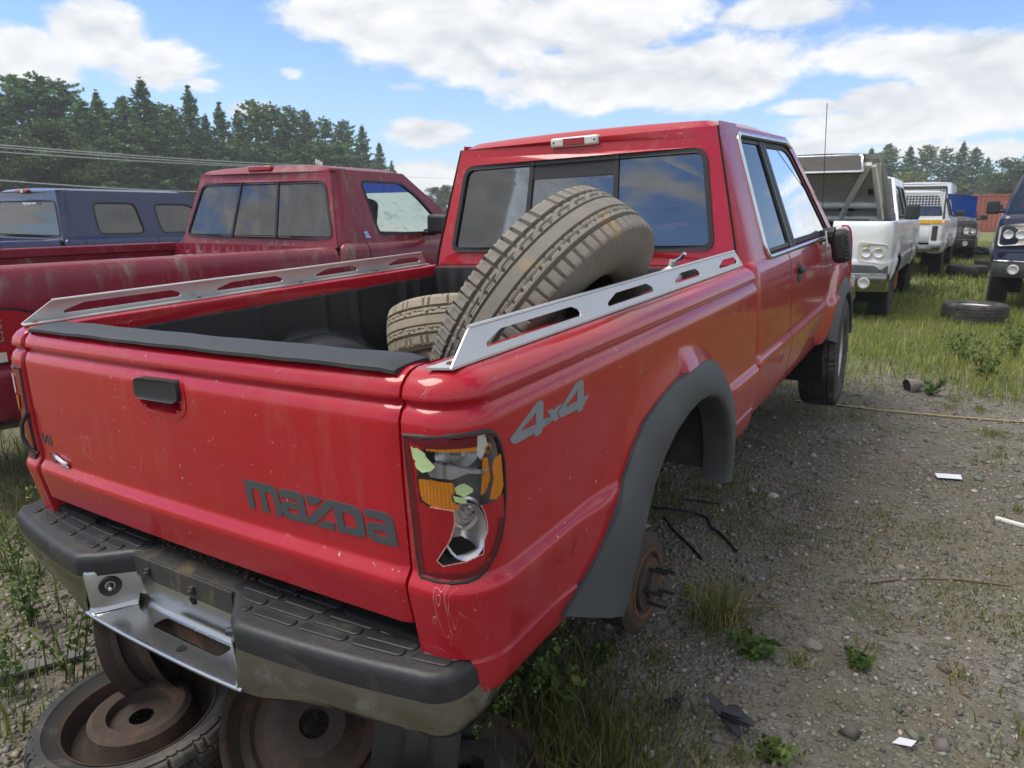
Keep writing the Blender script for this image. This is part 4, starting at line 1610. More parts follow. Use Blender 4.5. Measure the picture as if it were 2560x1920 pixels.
# plate lamp in the slanted flank of the recess
li = min(range(61), key=lambda i: abs(xr[i] + .263))
lax = Vector((wally[li + 1][0] - wally[li - 1][0], wally[li + 1][1] - wally[li - 1][1], 0)).cross(Vector((0, 0, 1))).normalized()
c = Vector((wally[li][0] + BX, wally[li][1], -.640)) + lax * .003
mb = MB().lathe([(0, -.006), (.012, -.004), (.018, .003), (.026, .005), (.0275, 0)], c, lax, 20)
mb.lathe([(.0085 * math.sin(t), .006 - .0085 * math.cos(t)) for t in [math.pi * k / 8 for k in range(9)]], c, lax, 14)
P(mb, 'plate_lamp', 'black_plastic', bumper, smooth=50)
mb = MB().lathe([(0, .018), (.004, .017), (.005, .013)], c + Vector((.004, -.001, 0)), lax, 10)
P(mb, 'lamp_glass', 'lamp_white', bumper)
# rubber plug right of the recess
mb = MB().tube([(BX + .19, -.02, -.66), (BX + .165, -.035, -.66)], [.012, .010], 10)
P(mb, 'plug', 'black_plastic', bumper, bevel=.003)

# black step pads: left, right, and the thin middle strip above the recess
PZ = -.548


def pad_outline(sg):
    # plan outline in (x, y): rear edge, wrapped end, front edge
    rear = [(x, y) for x, y in FP if sg * x > .315]
    if sg < 0:
        rear = rear[::-1]
    rear = [(x * 1.0, y - .006) for x, y in rear]
    o = [(sg * .305, plan(.305) + .006), (sg * .318, plan(.318) - .005)] + rear
    o += [(sg * .828, .16), (sg * .800, .155), (sg * .792, .05), (sg * .70, .048), (sg * .70, .075), (sg * .18, .070), (sg * .175, -.012), (sg * .215, -.030), (sg * .278, -.088)]
    return o


for sg in (1, -1):
    ol = pad_outline(sg)
    if sg < 0:
        ol = ol[::-1]
    mb = MB()
    n = len(ol)
    ins1, ins2 = inset_poly(ol, .005), inset_poly(ol, .014)
    rings = [[(p, PZ - .058) for p in inset_poly(ol, -.001)], [(p, PZ - .022) for p in inset_poly(ol, -.003)], [(p, PZ - .010) for p in ol], [(p, PZ - .003) for p in ins1], [(p, PZ) for p in ins2]]
    mb.grid([[Vector((p[0] + BX, p[1], z)) for p, z in r] for r in rings], closed_v=True)
    mb.prism(ins2, [], lambda u, v, w: Vector((u + BX, v, PZ)))
    pad = P(mb, 'step_pad', 'pad_plastic', bumper, smooth=50)
    # raised tread bars in slanting rows
    cnt = 0
    tmpl = {}
    inner = inset_poly(ol, .017)
    for r in range(5):
        yy = -.118 + .034 * r
        x = .205 + (.012 * r) - .03
        k = 0
        while x < .80:
            ln = .118
            x0, x1 = x, x + ln
            # row follows the rear edge
            def yat(xx):
                return yy + .019 + (plan(xx) + .116) * (1 - r * .17) * 1.0
            bar = [(sg * x0, yat(x0) - .0115), (sg * x1, yat(x1) - .0115), (sg * x1, yat(x1) + .0115), (sg * x0, yat(x0) + .0115)]
            # clip the bar to the pad by sampling its length
            xs_ = [x0 + ln * q / 30 for q in range(31)]
            ok = [q for q in xs_ if inside(inner, sg * q, yat(q) - .011) and inside(inner, sg * q, yat(q) + .011)]
            if len(ok) >= 6:
                a, b = ok[0], ok[-1]
                bar = [(sg * a, yat(a) - .0115), (sg * b, yat(b) - .0115), (sg * b, yat(b) + .0115), (sg * a, yat(a) + .0115)]
                if sg < 0:
                    bar = bar[::-1]
                bp = round_poly(bar, .0112, 4)
                m2 = MB()
                m2.grid([[Vector((p[0] + BX, p[1], PZ - .001)) for p in bp], [Vector((p[0] + BX, p[1], PZ + .0025)) for p in bp],
                         [Vector((p[0] + BX, p[1], PZ + .0042)) for p in inset_poly(bp, .002)]], closed_v=True)
                m2.prism(inset_poly(bp, .002), [], lambda u, v, w: Vector((u + BX, v, PZ + .0042)))
                tb_ = m2.build('tread_bar', MATS['pad_plastic'], bumper, smooth=40)
            x += ln + .016
            k += 1
mb = MB()
mb.box((BX, .022, PZ - .010), (.44, .09, .016))
mb.box((BX, -.026, PZ - .034), (.40, .008, .06))
mb.build('middle_strip', MATS['pad_dirty'], bumper, bevel=.003)
# dirt and grit caught between gate and pad
mb = MB()
for k in range(260):
    x = random.uniform(-.62, .66)
    y = .05 + random.uniform(-.022, .02)
    r = random.uniform(.002, .0075)
    z = PZ + .001 if abs(x) > .2 else PZ - .001
    mb.lathe([(0, r * .7), (r * .8, r * .45), (r, 0)], (x + BX, y, z), (random.uniform(-.2, .2), random.uniform(-.2, .2), 1), 5)
o = mb.build('grit', MATS['rust_dark'], bumper)
o['kind'] = 'stuff'

# ---- chassis, axle and drum ----
mb = MB()
for sx in (-1, 1):
    mb.box((.43 * sx, 2.4, -.66), (.07, 4.9, .13))
for y in (.1, 1.5, 2.6, 3.6, 4.6):
    mb.box((0, y, -.66), (.86, .08, .09))
mb.box((0, 1.0, -.50), (1.30, 1.7, .015))
P(mb, 'chassis', 'steel_dark', bevel=.006)
AX = Vector((0, 1.0, -.895))
mb = MB()
mb.tube([(-.66, AX.y, AX.z), (-.15, AX.y, AX.z)], .042, 14)
mb.tube([(.66, AX.y, AX.z), (.15, AX.y, AX.z)], .042, 14)
mb.lathe([(0, -.16), (.07, -.15), (.125, -.08), (.135, 0), (.125, .08), (.07, .13), (0, .14)], (0, AX.y, AX.z), (0, 1, 0), 20)
for sx in (-1, 1):
    for k in range(3):
        mb.box((.52 * sx, 1.05, -.80 + .016 * k), (.06, 1.3 - .25 * k, .013))
    mb.tube([(.47 * sx, 1.12, -.84), (.40 * sx, 1.35, -.50)], .028, 10)
P(mb, 'rear_axle', 'rust_dark', smooth=40)
for sx in (-1, 1):
    mb = MB()
    o_ = Vector((.755 * sx, AX.y, AX.z))
    mb.lathe([(.02, -.12), (.135, -.12), (.150, -.10), (.154, -.03), (.160, -.028), (.162, -.014), (.156, -.010), (.146, .0), (.128, .004), (.098, .004), (.092, -.004), (.085, -.004), (.082, .010), (.060, .012), (.044, .012), (.042, .026), (.036, .028), (.0, .028)], o_, (sx, 0, 0), 44)
    drum = P(mb, 'brake_drum', 'rust_dark', smooth=35)
    mb = MB().lathe([(.100, .0045), (.104, .0075), (.112, .0075), (.114, .0045)], o_, (sx, 0, 0), 44)
    P(mb, 'bare_ring', 'rust', drum)
    for k in range(5):
        a = 2 * math.pi * k / 5 + .5
        c = o_ + Vector((0, .0575 * math.cos(a), .0575 * math.sin(a)))
        mb = MB()
        pth = [c + Vector((sx * q, 0, 0)) for q in [.008 + .0035 * i for i in range(20)]]
        mb.tube(pth, [.0062 if i % 2 else .0054 for i in range(20)], 8)
        P(mb, 'wheel_stud', 'stud_metal', drum)
mb = MB().tube([(.60, .82, -.70), (.72, .84, -.74), (.735, .85, -.80)], .012, 8).box((.70, .83, -.735), (.05, .05, .04))
P(mb, 'brake_bracket', 'rust', bevel=.004)
mb = MB().tube([(-.30, .25, -.70), (-.30, .0, -.72), (-.29, -.02, -.72)], .028, 12)
P(mb, 'tail_pipe', 'rust', bevel=.006)
mb = MB().box((-.02, .06, -.74), (.10, .12, .10)).box((.03, .0, -.765), (.07, .03, .06))
P(mb, 'tow_bracket', 'rust', bevel=.006)

# ---- cab: lower body ----
CPROF = [(.010, .050), (.004, .036), (-.012, .022), (-.04, .012), (-.10, .004), (-.20, 0), (-.33, 0), (-.375, .000), (-.388, -.010), (-.40, -.014),
         (-.412, -.014), (-.46, -.007), (-.53, .004), (-.60, .018), (-.632, .032), (-.640, .05)]
CY0, CYF = 1.925, 4.86


def cab_x(y):
    return interp([(1.9, .826), (2.4, .824), (3.0, .815), (3.6, .803), (4.3, .795), (4.86, .775)], y)


CR = .10
cab_path = []
for k in range(5):
    cab_path.append((.55 + (.826 - CR - .55) * k / 4, CY0, 0, -1))
for k in range(1, 13):
    t = math.pi / 2 * k / 12
    cab_path.append((.826 - CR + CR * math.sin(t), CY0 + CR - CR * math.cos(t), math.sin(t), -math.cos(t)))
NC = len(cab_path)
y = CY0 + CR
while y < CYF - .12:
    y += .02
    cab_path.append((cab_x(y), y, 1, 0))
for k in range(1, 9):
    t = math.pi / 2 * k / 8
    cab_path.append((cab_x(CYF) - .10 + .10 * math.cos(t), CYF - .10 + .10 * math.sin(t), math.cos(t), math.sin(t)))
cz_t = sorted(set([z for z, _ in CPROF] + [-.07, -.13, -.16, -.24, -.28, -.35, -.43, -.49, -.565]), reverse=True)
CPT = CPROF[::-1]
FWY, FWZ = 4.20, -.80


def fender_bulge(y, z):
    r = math.hypot((y - FWY) / .66, (z - FWZ) / .68)
    return .03 * sstep(1.0, .82, r)


def cab_pt(pth, z, side=1, off=0):
    x, y, nx, ny = pth
    d = interp(CPT, z) - off
    if nx > .99:
        d -= fender_bulge(y, z)
    return Vector(((x - nx * d) * side, y - ny * d, z))


def cab_panel(name, y0, y1, side, first=False, cut=None, mat='paint_red', parent=None, edge=True):
    sel = [p for i, p in enumerate(cab_path) if (p[1] >= y0 - 1e-6 and p[1] <= y1 + 1e-6 and i >= NC - 1) or (first and i < NC)]
    if not first:
        sel = [(cab_x(y0), y0, 1, 0)] + [p for p in sel if p[1] > y0 + .004 and p[1] < y1 - .004] + [(cab_x(y1), y1, 1, 0)]
    rows = [[cab_pt(p, z, side) for z in cz_t] for p in sel]
    mb = MB()
    kf = None
    if cut:
        kf = lambda i, j: not cut((sel[i][1] + sel[i + 1][1]) / 2, (cz_t[j] + cz_t[j + 1]) / 2)
    mb.grid(rows, keep=kf)
    if edge:
        for e, s_ in ((rows[0], 0), (rows[-1], 1)):
            if first and s_ == 0:
                continue
            mb.grid([e, [p + Vector((-.003 * side, (.002, -.002)[s_] * -1, 0)) for p in e], [p + Vector((-.03 * side, 0, 0)) for p in e]])
    return P(mb, name, mat, parent, smooth=40)


def in_arch(y, z, r=.415):
    return math.hypot(y - FWY, (z - FWZ)) < r and z < -.3


Y_SEAM, Y_DOORF = 2.62, 3.60
for side in (1, -1):
    cab_panel('quarter_panel', CY0, Y_SEAM - .003, side, True)
    door = cab_panel('front_door', Y_SEAM + .003, Y_DOORF - .003, side)
    cab_panel('front_fender', Y_DOORF + .003, CYF, side, cut=in_arch)
    # door handle: dark cup with a grip
    hc = cab_pt((cab_x(2.79), 2.79, 1, 0), -.115, side, .001)
    mb = MB()
    mb.lathe([(0, .002), (.03, .002), (.042, .004), (.047, 0)], hc, (side, 0, .05), 20)
    dh = P(mb, 'door_handle', 'black_plastic', smooth=50)
    mb = MB().box(hc + Vector((.014 * side, .0, .012)), (.018, .085, .03))
    P(mb, 'grip', 'black_plastic', dh, bevel=.008, seg=3)
    # front arch flare
    G = []
    for k in range(21):
        a = R_(20) + R_(150) * k / 20
        ca, sa = -math.cos(a), math.sin(a)
        yo, zo = FWY + .50 * ca, FWZ + .52 * sa
        yi, zi = FWY + .405 * ca, FWZ + .41 * sa
        bx = cab_x(yo) + .012
        G.append([Vector((x * side, y_, z_)) for x, y_, z_ in ((bx - .02, yo, zo), (bx + .004, yo, zo), (bx + .020, lerp(yo, yi, .2), lerp(zo, zi, .2)),
                 (bx + .045, lerp(yo, yi, .75), lerp(zo, zi, .75)), (bx + .045, yi, zi), (bx + .03, yi, zi - .004), (bx - .06, yi, zi))])
    mb = MB().grid(G)
    P(mb, 'wheel_flare', 'flare_plastic', smooth=50)
    arc = [(FWY - .43 * math.cos(R_(-14) + R_(208) * k / 20), FWZ + .44 * math.sin(R_(-14) + R_(208) * k / 20)) for k in range(21)]
    wm = MB().grid([[Vector((.79 * side, y_, z_)), Vector((.45 * side, y_, z_))] for y_, z_ in arc])
    wm.prism(arc, [], lambda u, v, w: Vector((.45 * side, u, v)))
    P(wm, 'wheel_house', 'gap_dark')
# sills / floor / firewall so nothing is see-through below the glass
mb = MB().box((0, 2.9, -.60), (1.5, 1.9, .03)).box((0, 1.955, -.31), (1.45, .02, .62)).box((0, 3.72, -.3), (1.46, .03, .56))
for side in (1, -1):
    mb.box((.735 * side, 2.8, -.33), (.02, 1.7, .60))
P(mb, 'cab_floor', 'dash')

# ---- cab: greenhouse ----
ZR = .535


def gx(z):
    return .786 - .305 * z


def gy(z):
    return 1.945 + .20 * z


# rear wall with window opening
def rear_fn(u, v, w):
    return Vector((u, gy(v) - w - .02 * (1 - (u / .72) ** 2), v))


RW = [(-.745, -.02), (.745, -.02), (.735, .06), (.625, ZR), (-.625, ZR), (-.735, .06)]
WIN = round_poly([(-.655, .058), (.655, .058), (.592, .458), (-.592, .458)], [.05, .05, .06, .06], 6)


def dense(loop, step=.04):
    out = []
    for i in range(len(loop)):
        a, b = Vector(loop[i]), Vector(loop[(i + 1) % len(loop)])
        k = max(1, int((b - a).length / step))
        out += [tuple(a.lerp(b, q / k)) for q in range(k)]
    return out


mb = MB().prism(dense(RW), [dense(WIN)], rear_fn, -.03, 0)
P(mb, 'cab_rear_panel', 'paint_red', smooth=30)
# roof: crowned sheet with rounded rim
RY0, RY1 = gy(ZR) + .012, 3.22
mb = MB()
G = []
for k in range(41):
    u = -1 + 2 * k / 40
    row = []
    for q in range(33):
        v = q / 32
        y = lerp(RY0, RY1, v)
        hx = .622
        edge = min(1, (1 - abs(u)) / .12)
        ey = min(1, v / .055) * 1.0
        ef = min(1, (1 - v) / .10)
        rim = 1 - (1 - edge) ** 2.4
        rimy = 1 - (1 - ey) ** 2.2
        z = ZR - .004 + (.030 * rim * rimy + .012 * (1 - u * u) * rimy + .016 * math.sin(math.pi * min(1, v * 1.05)) * rimy) * (1 - .5 * (1 - ef) ** 2)
        row.append(Vector((hx * u, y - .016 * (1 - u * u) * (1 - v), z)))
    G.append(row)
mb.grid(G)
P(mb, 'roof', 'paint_red', smooth=60)
# rear corner pillars
for side in (1, -1):
    G = []
    for k in range(15):
        z = -.03 + (ZR + .02 - -.03) * k / 14
        zc = min(z, ZR)
        hw = interp([(-.02, .745), (.06, .735), (ZR, .625)], zc)
        xs_ = gx(zc)
        yr = gy(zc) + (.004 if k < 13 else .012)
        yd = yr + .115
        row = []
        for q in range(9):
            t = math.pi / 2 * q / 8
            row.append(Vector(((hw - .002 + (xs_ - hw + .006) * math.sin(t)) * side, yr + .006 + (yd - yr) * (1 - math.cos(t)), z)))
        row.append(Vector(((xs_ + .004) * side, 2.30, z)))
        G.append(row)
    mb = MB().grid(G)
    P(mb, 'rear_pillar', 'paint_red', smooth=60)
    # dark drip seam between rear panel and pillar
    mb = MB().tube([Vector(((interp([(-.02, .745), (.06, .735), (ZR, .625)], z) + .001) * side, gy(z) - .003, z)) for z in [-.02 + .0555 * k for k in range(11)]], .0045, 6)
    P(mb, 'seam', 'gap_dark', smooth=60)
    # side frame
    fn = lambda u, v, w, side=side: Vector(((gx(v) + w) * side, u, v))
    SO = [(2.10, -.01), (3.94, -.01), (3.62, .27), (3.36, .50), (3.24, ZR + .012), (2.16, ZR + .012), (2.15, .3)]
    SH = round_poly([(2.255, .012), (3.80, .012), (3.50, .30), (3.30, .475), (3.20, .505), (2.29, .505)], [.05, .02, .08, .06, .06, .04], 6)
    mb = MB().prism(dense(SO), [dense(SH)], fn, -.035, .002)
    P(mb, 'side_frame', 'paint_red', smooth=30)
    # chrome surround
    mb = MB()
    path = [fn(p[0], p[1], .006) for p in dense(inset_poly(SH, -.010), .05)]
    path = [p for p in path if p.y < 3.66]
    # open the loop at the mirror: start after the front-bottom corner
    st = max(range(len(path)), key=lambda i: (path[i].y if path[i].z < .06 else -1))
    path = path[st:] + path[:st] if False else path
    low = [p for p in path if p.z < .05]
    mb.tube(sorted([p for p in low], key=lambda p: p.y), .012, 8)
    rest = sorted([p for p in path if p.y < 2.36 and p.z >= .02], key=lambda p: p.z)
    topp = sorted([p for p in path if p.z > .49 and p.y >= 2.30], key=lambda p: p.y)
    mb.tube(rest + topp, .0115, 8)
    P(mb, 'window_trim', 'chrome_trim', smooth=60)
    # grey pillar between the panes + dark frames
    mb = MB()
    mb.prism([(2.735, .014), (2.86, .014), (2.765, .50), (2.665, .50)], [], fn, -.020, -.002)
    P(mb, 'centre_pillar', 'flare_plastic')
    mb = MB().prism([(2.797, .014), (2.803, .014), (2.717, .50), (2.711, .50)], [], fn, -.004, -.001)
    P(mb, 'pillar_gap', 'gap_dark')
    q1 = round_poly([(2.262, .018), (2.745, .018), (2.675, .499), (2.296, .499)], [.045, .03, .03, .04], 5)
    q2 = round_poly([(2.85, .018), (3.785, .018), (3.49, .30), (3.285, .47), (3.19, .499), (2.76, .499)], [.03, .02, .06, .05, .05, .03], 5)
    for q, w in ((q1, .014), (q2, .022)):
        mb = MB()
        strip_frame(mb, q, w, fn, -.022, -.006)
        fr = P(mb, 'window_frame', 'rubber_seal' if q is q2 else 'flare_plastic', smooth=30)
        mb = MB().prism(inset_poly(q, w * .7), [], fn, -.016, -.012)
        P(mb, 'side_window', 'glass_side', fr, smooth=0)
# rear window: gasket, dividers, three panes
mb = MB()
strip_frame(mb, dense(WIN), .020, rear_fn, -.012, .006)
gask = P(mb, 'rear_window_seal', 'rubber_seal', smooth=40)
mb = MB()
for x0, x1 in ((-.235, -.212), (.212, .235)):
    mb.prism(dense([(x0, .066), (x1, .066), (x1 * .93, .452), (x0 * .93, .452)], .05), [], rear_fn, -.014, .001)
mb.prism(dense([(-.222, .375), (.222, .375), (.218, .452), (-.218, .452)], .05), [], rear_fn, -.013, -.002)
P(mb, 'window_divider', 'rubber_seal', gask)
for x0, x1, y1 in ((-.655, -.222, .458), (-.222, .222, .384), (.222, .655, .458)):
    pl = [(max(x0, -.649), .062), (min(x1, .649), .062), (min(x1 * .9 if abs(x1) > .5 else x1 * .94, .585), y1 - .004), (max(x0 * .9 if abs(x0) > .5 else x0 * .94, -.585), y1 - .004)]
    mb = MB().prism(dense(pl, .1), [], rear_fn, -.009, -.006)
    P(mb, 'rear_pane', 'glass_tint', gask, smooth=0)
# high stop lamp on the roof edge
mb = MB().box((0, RY0 - .022, ZR - .010), (.235, .035, .042))
stop = P(mb, 'high_stop_lamp', 'lamp_white', bevel=.010, seg=3)
mb = MB().box((0, RY0 - .0400, ZR - .010), (.105, .004, .030))
P(mb, 'stop_lens', 'lens_red', stop, bevel=.002)
for sx in (-1, 1):
    mb = MB().lathe([(0, .002), (.004, .002), (.005, 0)], (.10 * sx, RY0 - .039, ZR - .010), (0, -1, 0), 8)
    P(mb, 'screw', 'stud_metal', stop)

# windshield, cowl, hood, front end
mb = MB()
A_ = [Vector((-.605, 3.235, ZR - .005)), Vector((.605, 3.235, ZR - .005)), Vector((.70, 3.90, .0)), Vector((-.70, 3.90, .0))]
G = []
for k in range(13):
    t = k / 12
    G.append([A_[0].lerp(A_[3], q / 10).lerp(A_[1].lerp(A_[2], q / 10), t) + Vector((0, .07 * (1 - (2 * t - 1) ** 2), 0)) for q in range(11)])
mb.grid(G)
P(mb, 'windshield', 'glass_clear', smooth=60)
mb = MB()
G = []
for k in range(25):
    u = -1 + 2 * k / 24
    G.append([Vector((u * (cab_x(y_) - .055), y_, .028 - .05 * abs(u) ** 4 - .06 * ((y_ - 3.8) / 1.06) ** 2)) for y_ in [3.86 + .05 * q for q in range(21)]])
mb.grid(G)
P(mb, 'hood', 'paint_red', smooth=60)
mb = MB().box((0, 4.86, -.20), (1.46, .05, .20))
P(mb, 'grille', 'black_plastic', bevel=.01)
mb = MB().box((0, 4.93, -.46), (1.60, .16, .20))
P(mb, 'front_bumper', 'chrome_dull', bevel=.03)
for sx in (-1, 1):
    mb = MB().box((.58 * sx, 4.875, -.19), (.30, .05, .17))
    P(mb, 'headlamp', 'headlamp_haze', bevel=.02)
# dash, wheel, seats
mb = MB().box((0, 3.58, -.02), (1.36, .34, .20))
P(mb, 'dashboard', 'dash', bevel=.05, seg=3)
mb = MB().tube([Vector((-.36 + .185 * math.cos(a), 3.36 + .06 * math.sin(a), .02 + .17 * math.sin(a))) for a in [2 * math.pi * k / 28 for k in range(28)]], .014, 8, closed=True)
mb.tube([(-.36, 3.36, .02), (-.36, 3.56, -.06)], .03, 8)
P(mb, 'steering_wheel', 'dash', smooth=60)
for sx in (-1, 1):
    mb = MB()
    mb.box((.36 * sx, 2.86, -.14), (.46, .13, .52), Matrix.Rotation(R_(-12), 3, 'X'))
    mb.box((.36 * sx, 3.10, -.34), (.50, .52, .14))
    seat = P(mb, 'seat', 'seat_cloth', bevel=.05, seg=3)
    mb = MB().box((.36 * sx, 2.78, .20), (.25, .09, .16), Matrix.Rotation(R_(-12), 3, 'X'))
    P(mb, 'headrest', 'seat_cloth', seat, bevel=.045, seg=3)
# mirrors: left whole, right smashed open
mb = MB().box((-.90, 3.58, .10), (.20, .10, .16)).box((-.80, 3.60, .05), (.10, .05, .05))
P(mb, 'side_mirror', 'black_plastic', bevel=.03, seg=3)
cM = Vector((.845, 3.60, -.03))
mb = MB().tube([cM + Vector((-.07, 0, .05)), cM + Vector((-.01, 0, .04))], [.035, .05], 10)
rm_ = P(mb, 'side_mirror', 'black_plastic')
# open shell hanging down with its torn ribbed edge
mb = MB().box(cM + Vector((.03, .02, -.02)), (.10, .12, .19), Matrix.Rotation(R_(-8), 3, 'Y'))
P(mb, 'mirror_shell', 'black_plastic', rm_, bevel=.035, seg=3)
for k in range(8):
    a = -1.35 + 2.4 * k / 7
    c_ = cM + Vector((.074 - .004 * k % .01, -.030, -.105 + .021 * k))
    mb = MB().box(c_, (.014, .03, .007), Matrix.Rotation(R_(20), 3, 'Y'))
    P(mb, 'torn_rib', 'flare_plastic', rm_)
mb = MB().tube([cM + Vector((-.045, -.05, .07)), cM + Vector((-.04, -.055, .03)), cM + Vector((-.03, -.055, -.02))], .006, 6)
P(mb, 'mirror_wire', 'white_plastic', rm_)
# whip antenna on the front fender
mb = MB().tube([(.735, 3.80, -.01), (.735, 3.80, .02)], .012, 10)
ant = P(mb, 'antenna', 'black_plastic')
mb = MB().tube([(.735, 3.80, .02), (.742, 3.70, .74)], .0022, 5)
P(mb, 'antenna_rod', 'stud_metal', ant)

# ================================================================== tyres and wheels
def tyre_mesh(name, R=.37, W=.245, rim=.20, mat='tyre_rubber', nseg=240, kind='block', tread=True, crown=.012):
    """tyre lying round the z axis, tread cut in blocks; centre at the origin"""
    mb = MB()
    side = []
    hw = W / 2
    # profile from bead (bottom) over tread to bead (top): (r, h, treadflag)
    sw = [(rim, -hw * .72), (rim + .008, -hw * .80), (rim + .03, -hw * .93), (lerp(rim, R, .45), -hw * 1.02), (lerp(rim, R, .70), -hw * 1.0), (R - .028, -hw * .93), (R - .016, -hw * .90)]
    nt = 46
    tr = []
    for k in range(nt + 1):
        u = -1 + 2 * k / nt
        tr.append((R - crown * abs(u) ** 2.6, hw * .86 * u, u))
    P_ = []
    for i in range(nseg):
        a = 2 * math.pi * i / nseg
        c, s_ = math.cos(a), math.sin(a)
        row = []
        for r, h in sw:
            rr = r
            if tread and r > R - .03 and (i * 60 // nseg * 1.0) is not None:
                f = (i / nseg * 70) % 1
                rr = r - (.007 if f < .14 else 0)
            row.append(Vector((rr * c, rr * s_, h)))
        for r, h, u in tr:
            rr = r
            if tread:
                d = 0
                au = abs(u)
                ph = i / nseg * 70
                # two wide grooves, two narrow wavy ones
                if abs(au - .58) < .035:
                    d = .013
                elif abs(au - .22 - .012 * math.sin(ph * math.pi)) < .022:
                    d = .010
                f = (ph + (0 if u > 0 else .5)) % 1
                if au >= .60 and f < .10:
                    d = max(d, .012)
                if .24 < au < .56:
                    g = (ph + (u * .9 if kind == 'block' else -u * .7)) % 1
                    if g < .085:
                        d = max(d, .009)
                    if abs(au - .40) < .018 and (ph % 2) < 1.2:
                        d = max(d, .004)
                # fine sipes
                if au > .62 and (ph * 5) % 1 < .22 and .66 < au < .9:
                    d = max(d, .0018)
                if .25 < au < .55 and (ph * 6 + u * 3) % 1 < .2:
                    d = max(d, .0012)
                rr = r - d
            row.append(Vector((rr * c, rr * s_, h)))
        for r, h in sw[::-1]:
            f = (i / nseg * 70) % 1
            rr = r - (.007 if (tread and r > R - .03 and f < .14) else 0)
            row.append(Vector((rr * c, rr * s_, -h)))
        P_.append(row)
    mb.grid(P_, closed_u=True)
    me = bpy.data.meshes.new(name)
    me.from_pydata([tuple(v) for v in mb.v], [], mb.f)
    me.polygons.foreach_set('use_smooth', [True] * len(me.polygons))
    me.set_sharp_from_angle(angle=R_(32))
    me.materials.append(MATS[mat])
    return me


def rim_mb(R=.20, W=.19, dish=.03, holes=8, hub=.05):
    """pressed steel wheel round z: barrel, disc with holes, hub hole"""
    mb = MB()
    hw = W / 2
    mb.lathe([(R + .012, hw), (R + .004, hw - .004), (R - .006, hw - .022), (R - .014, hw - .04), (R - .034, .015), (R - .03, -.02), (R - .014, -hw + .03), (R - .004, -hw + .01), (R + .012, -hw),
              (R + .006, -hw + .004), (R - .010, -hw + .03), (R - .04, -.02), (R - .046, .02), (R - .024, hw - .045)], n=48)
    mb.lathe([(hub, dish - .012), (hub + .004, dish + .012), (hub + .045, dish + .014), (hub + .06, dish - .004), (R - .075, dish - .006), (R - .055, dish + .012), (R - .036, dish - .01), (R - .036, dish - .02), (R - .06, dish + .002), (hub, dish - .02)], n=48)
    for k in range(holes):
        a = 2 * math.pi * k / holes
    return mb


def axis_matrix(c, ax):
    q = Vector(ax).normalized().to_track_quat('Z', 'Y')
    return Matrix.Translation(Vector(c)) @ q.to_matrix().to_4x4()


def loose_wheel(name, mat4, label, cat, R, W, rimR, mat, rim_mat=None, group=None, dish=.03, nseg=240, kind='block', tread=True, ridges=True):
    root = empty(name, mat4)
    tag(root, label, cat, group)
    o = link_mesh('tyre', tyre_mesh(name, R, W, rimR, mat, nseg, kind, tread), root)
    if rim_mat:
        rim_mb(rimR, W * .78, dish).build('rim', MATS[rim_mat], root, smooth=35)
    return root


# front wheels of the red pickup
TY_F = tyre_mesh('front_tyre', .372, .235, .205, 'tyre_rubber', 200)
for sx in (1, -1):
    w_ = empty('front_wheel')
    w_.parent = red
    w_.matrix_local = Matrix.Translation(-TB) @ axis_matrix((.735 * sx, FWY - .04, -.775), (sx, .05, 0))
    link_mesh('tyre', TY_F, w_)
    mb = rim_mb(.205, .19, .05)
    for k in range(5):
        a = 2 * math.pi * k / 5
        mb.box((.115 * math.cos(a), .115 * math.sin(a), .062), (.12, .05, .02), Matrix.Rotation(a, 3, 'Z'))
    mb.build('rim', MATS['alloy'], w_, smooth=35)

# tyres thrown in the bed
def in_truck(c, ax):
    return TRUCK_W @ axis_matrix(c, ax)


loose_wheel('leaning_tyre', in_truck((.513, .845, -.044), (.832, .012, -.554)), 'big muddy tyre leaning against the inside of the red bed', 'tyre', .379, .218, .20, 'tyre_muddy', 'steel_dark', nseg=420, dish=.02)
loose_wheel('lying_tyre', in_truck((-.265, 1.45, -.235), (-.20, .30, .93)), 'dusty brown tyre lying flat in the red bed on another tyre', 'tyre', .292, .205, .18, 'tyre_dusty', None, nseg=300)
loose_wheel('bottom_tyre', in_truck((-.16, 1.28, -.385), (0, .02, 1)), 'tyre on the bed floor beneath the flat dusty tyre', 'tyre', .315, .13, .19, 'tyre_dusty', None, nseg=200)
# small metal canister by the cab
cn = empty('metal_canister', TRUCK_W @ Matrix.Translation((.505, 1.74, -.20)) @ Matrix.Rotation(R_(14), 4, 'Y'))
tag(cn, 'dull metal canister with a neck standing by the rear window', 'canister')
MB().lathe([(0, -.25), (.05, -.25), (.052, -.24), (.052, .16), (.046, .19), (.02, .215), (.016, .22), (.016, .245), (0, .245)], n=24).build('body', MATS['aluminium'], cn)
MB().tube([(.0, 0, .24), (.03, -.02, .262), (.045, -.03, .285)], .007, 8).build('spout', MATS['chrome_trim'], cn)

# ---- wheels the truck is standing on ----
def gz(x, y):
    return 0.0


SP = (-1.70, .82)
sp = loose_wheel('flat_spare_wheel', Matrix.Translation((SP[0], SP[1], .062)) @ Matrix.Rotation(R_(3), 4, 'X'), 'narrow black spare wheel lying on the gravel under the bumper', 'wheel', .262, .125, .185, 'tyre_rubber', None, nseg=260)
mb = MB().lathe([(.188, .05), (.18, .046), (.172, .02), (.166, -.005), (.142, -.012), (.130, .0), (.124, .046), (.11, .056), (.08, .052), (.075, .028), (.03, .028)], n=52)
mb.build('rim', MATS['rust_dark'], sp, smooth=40)


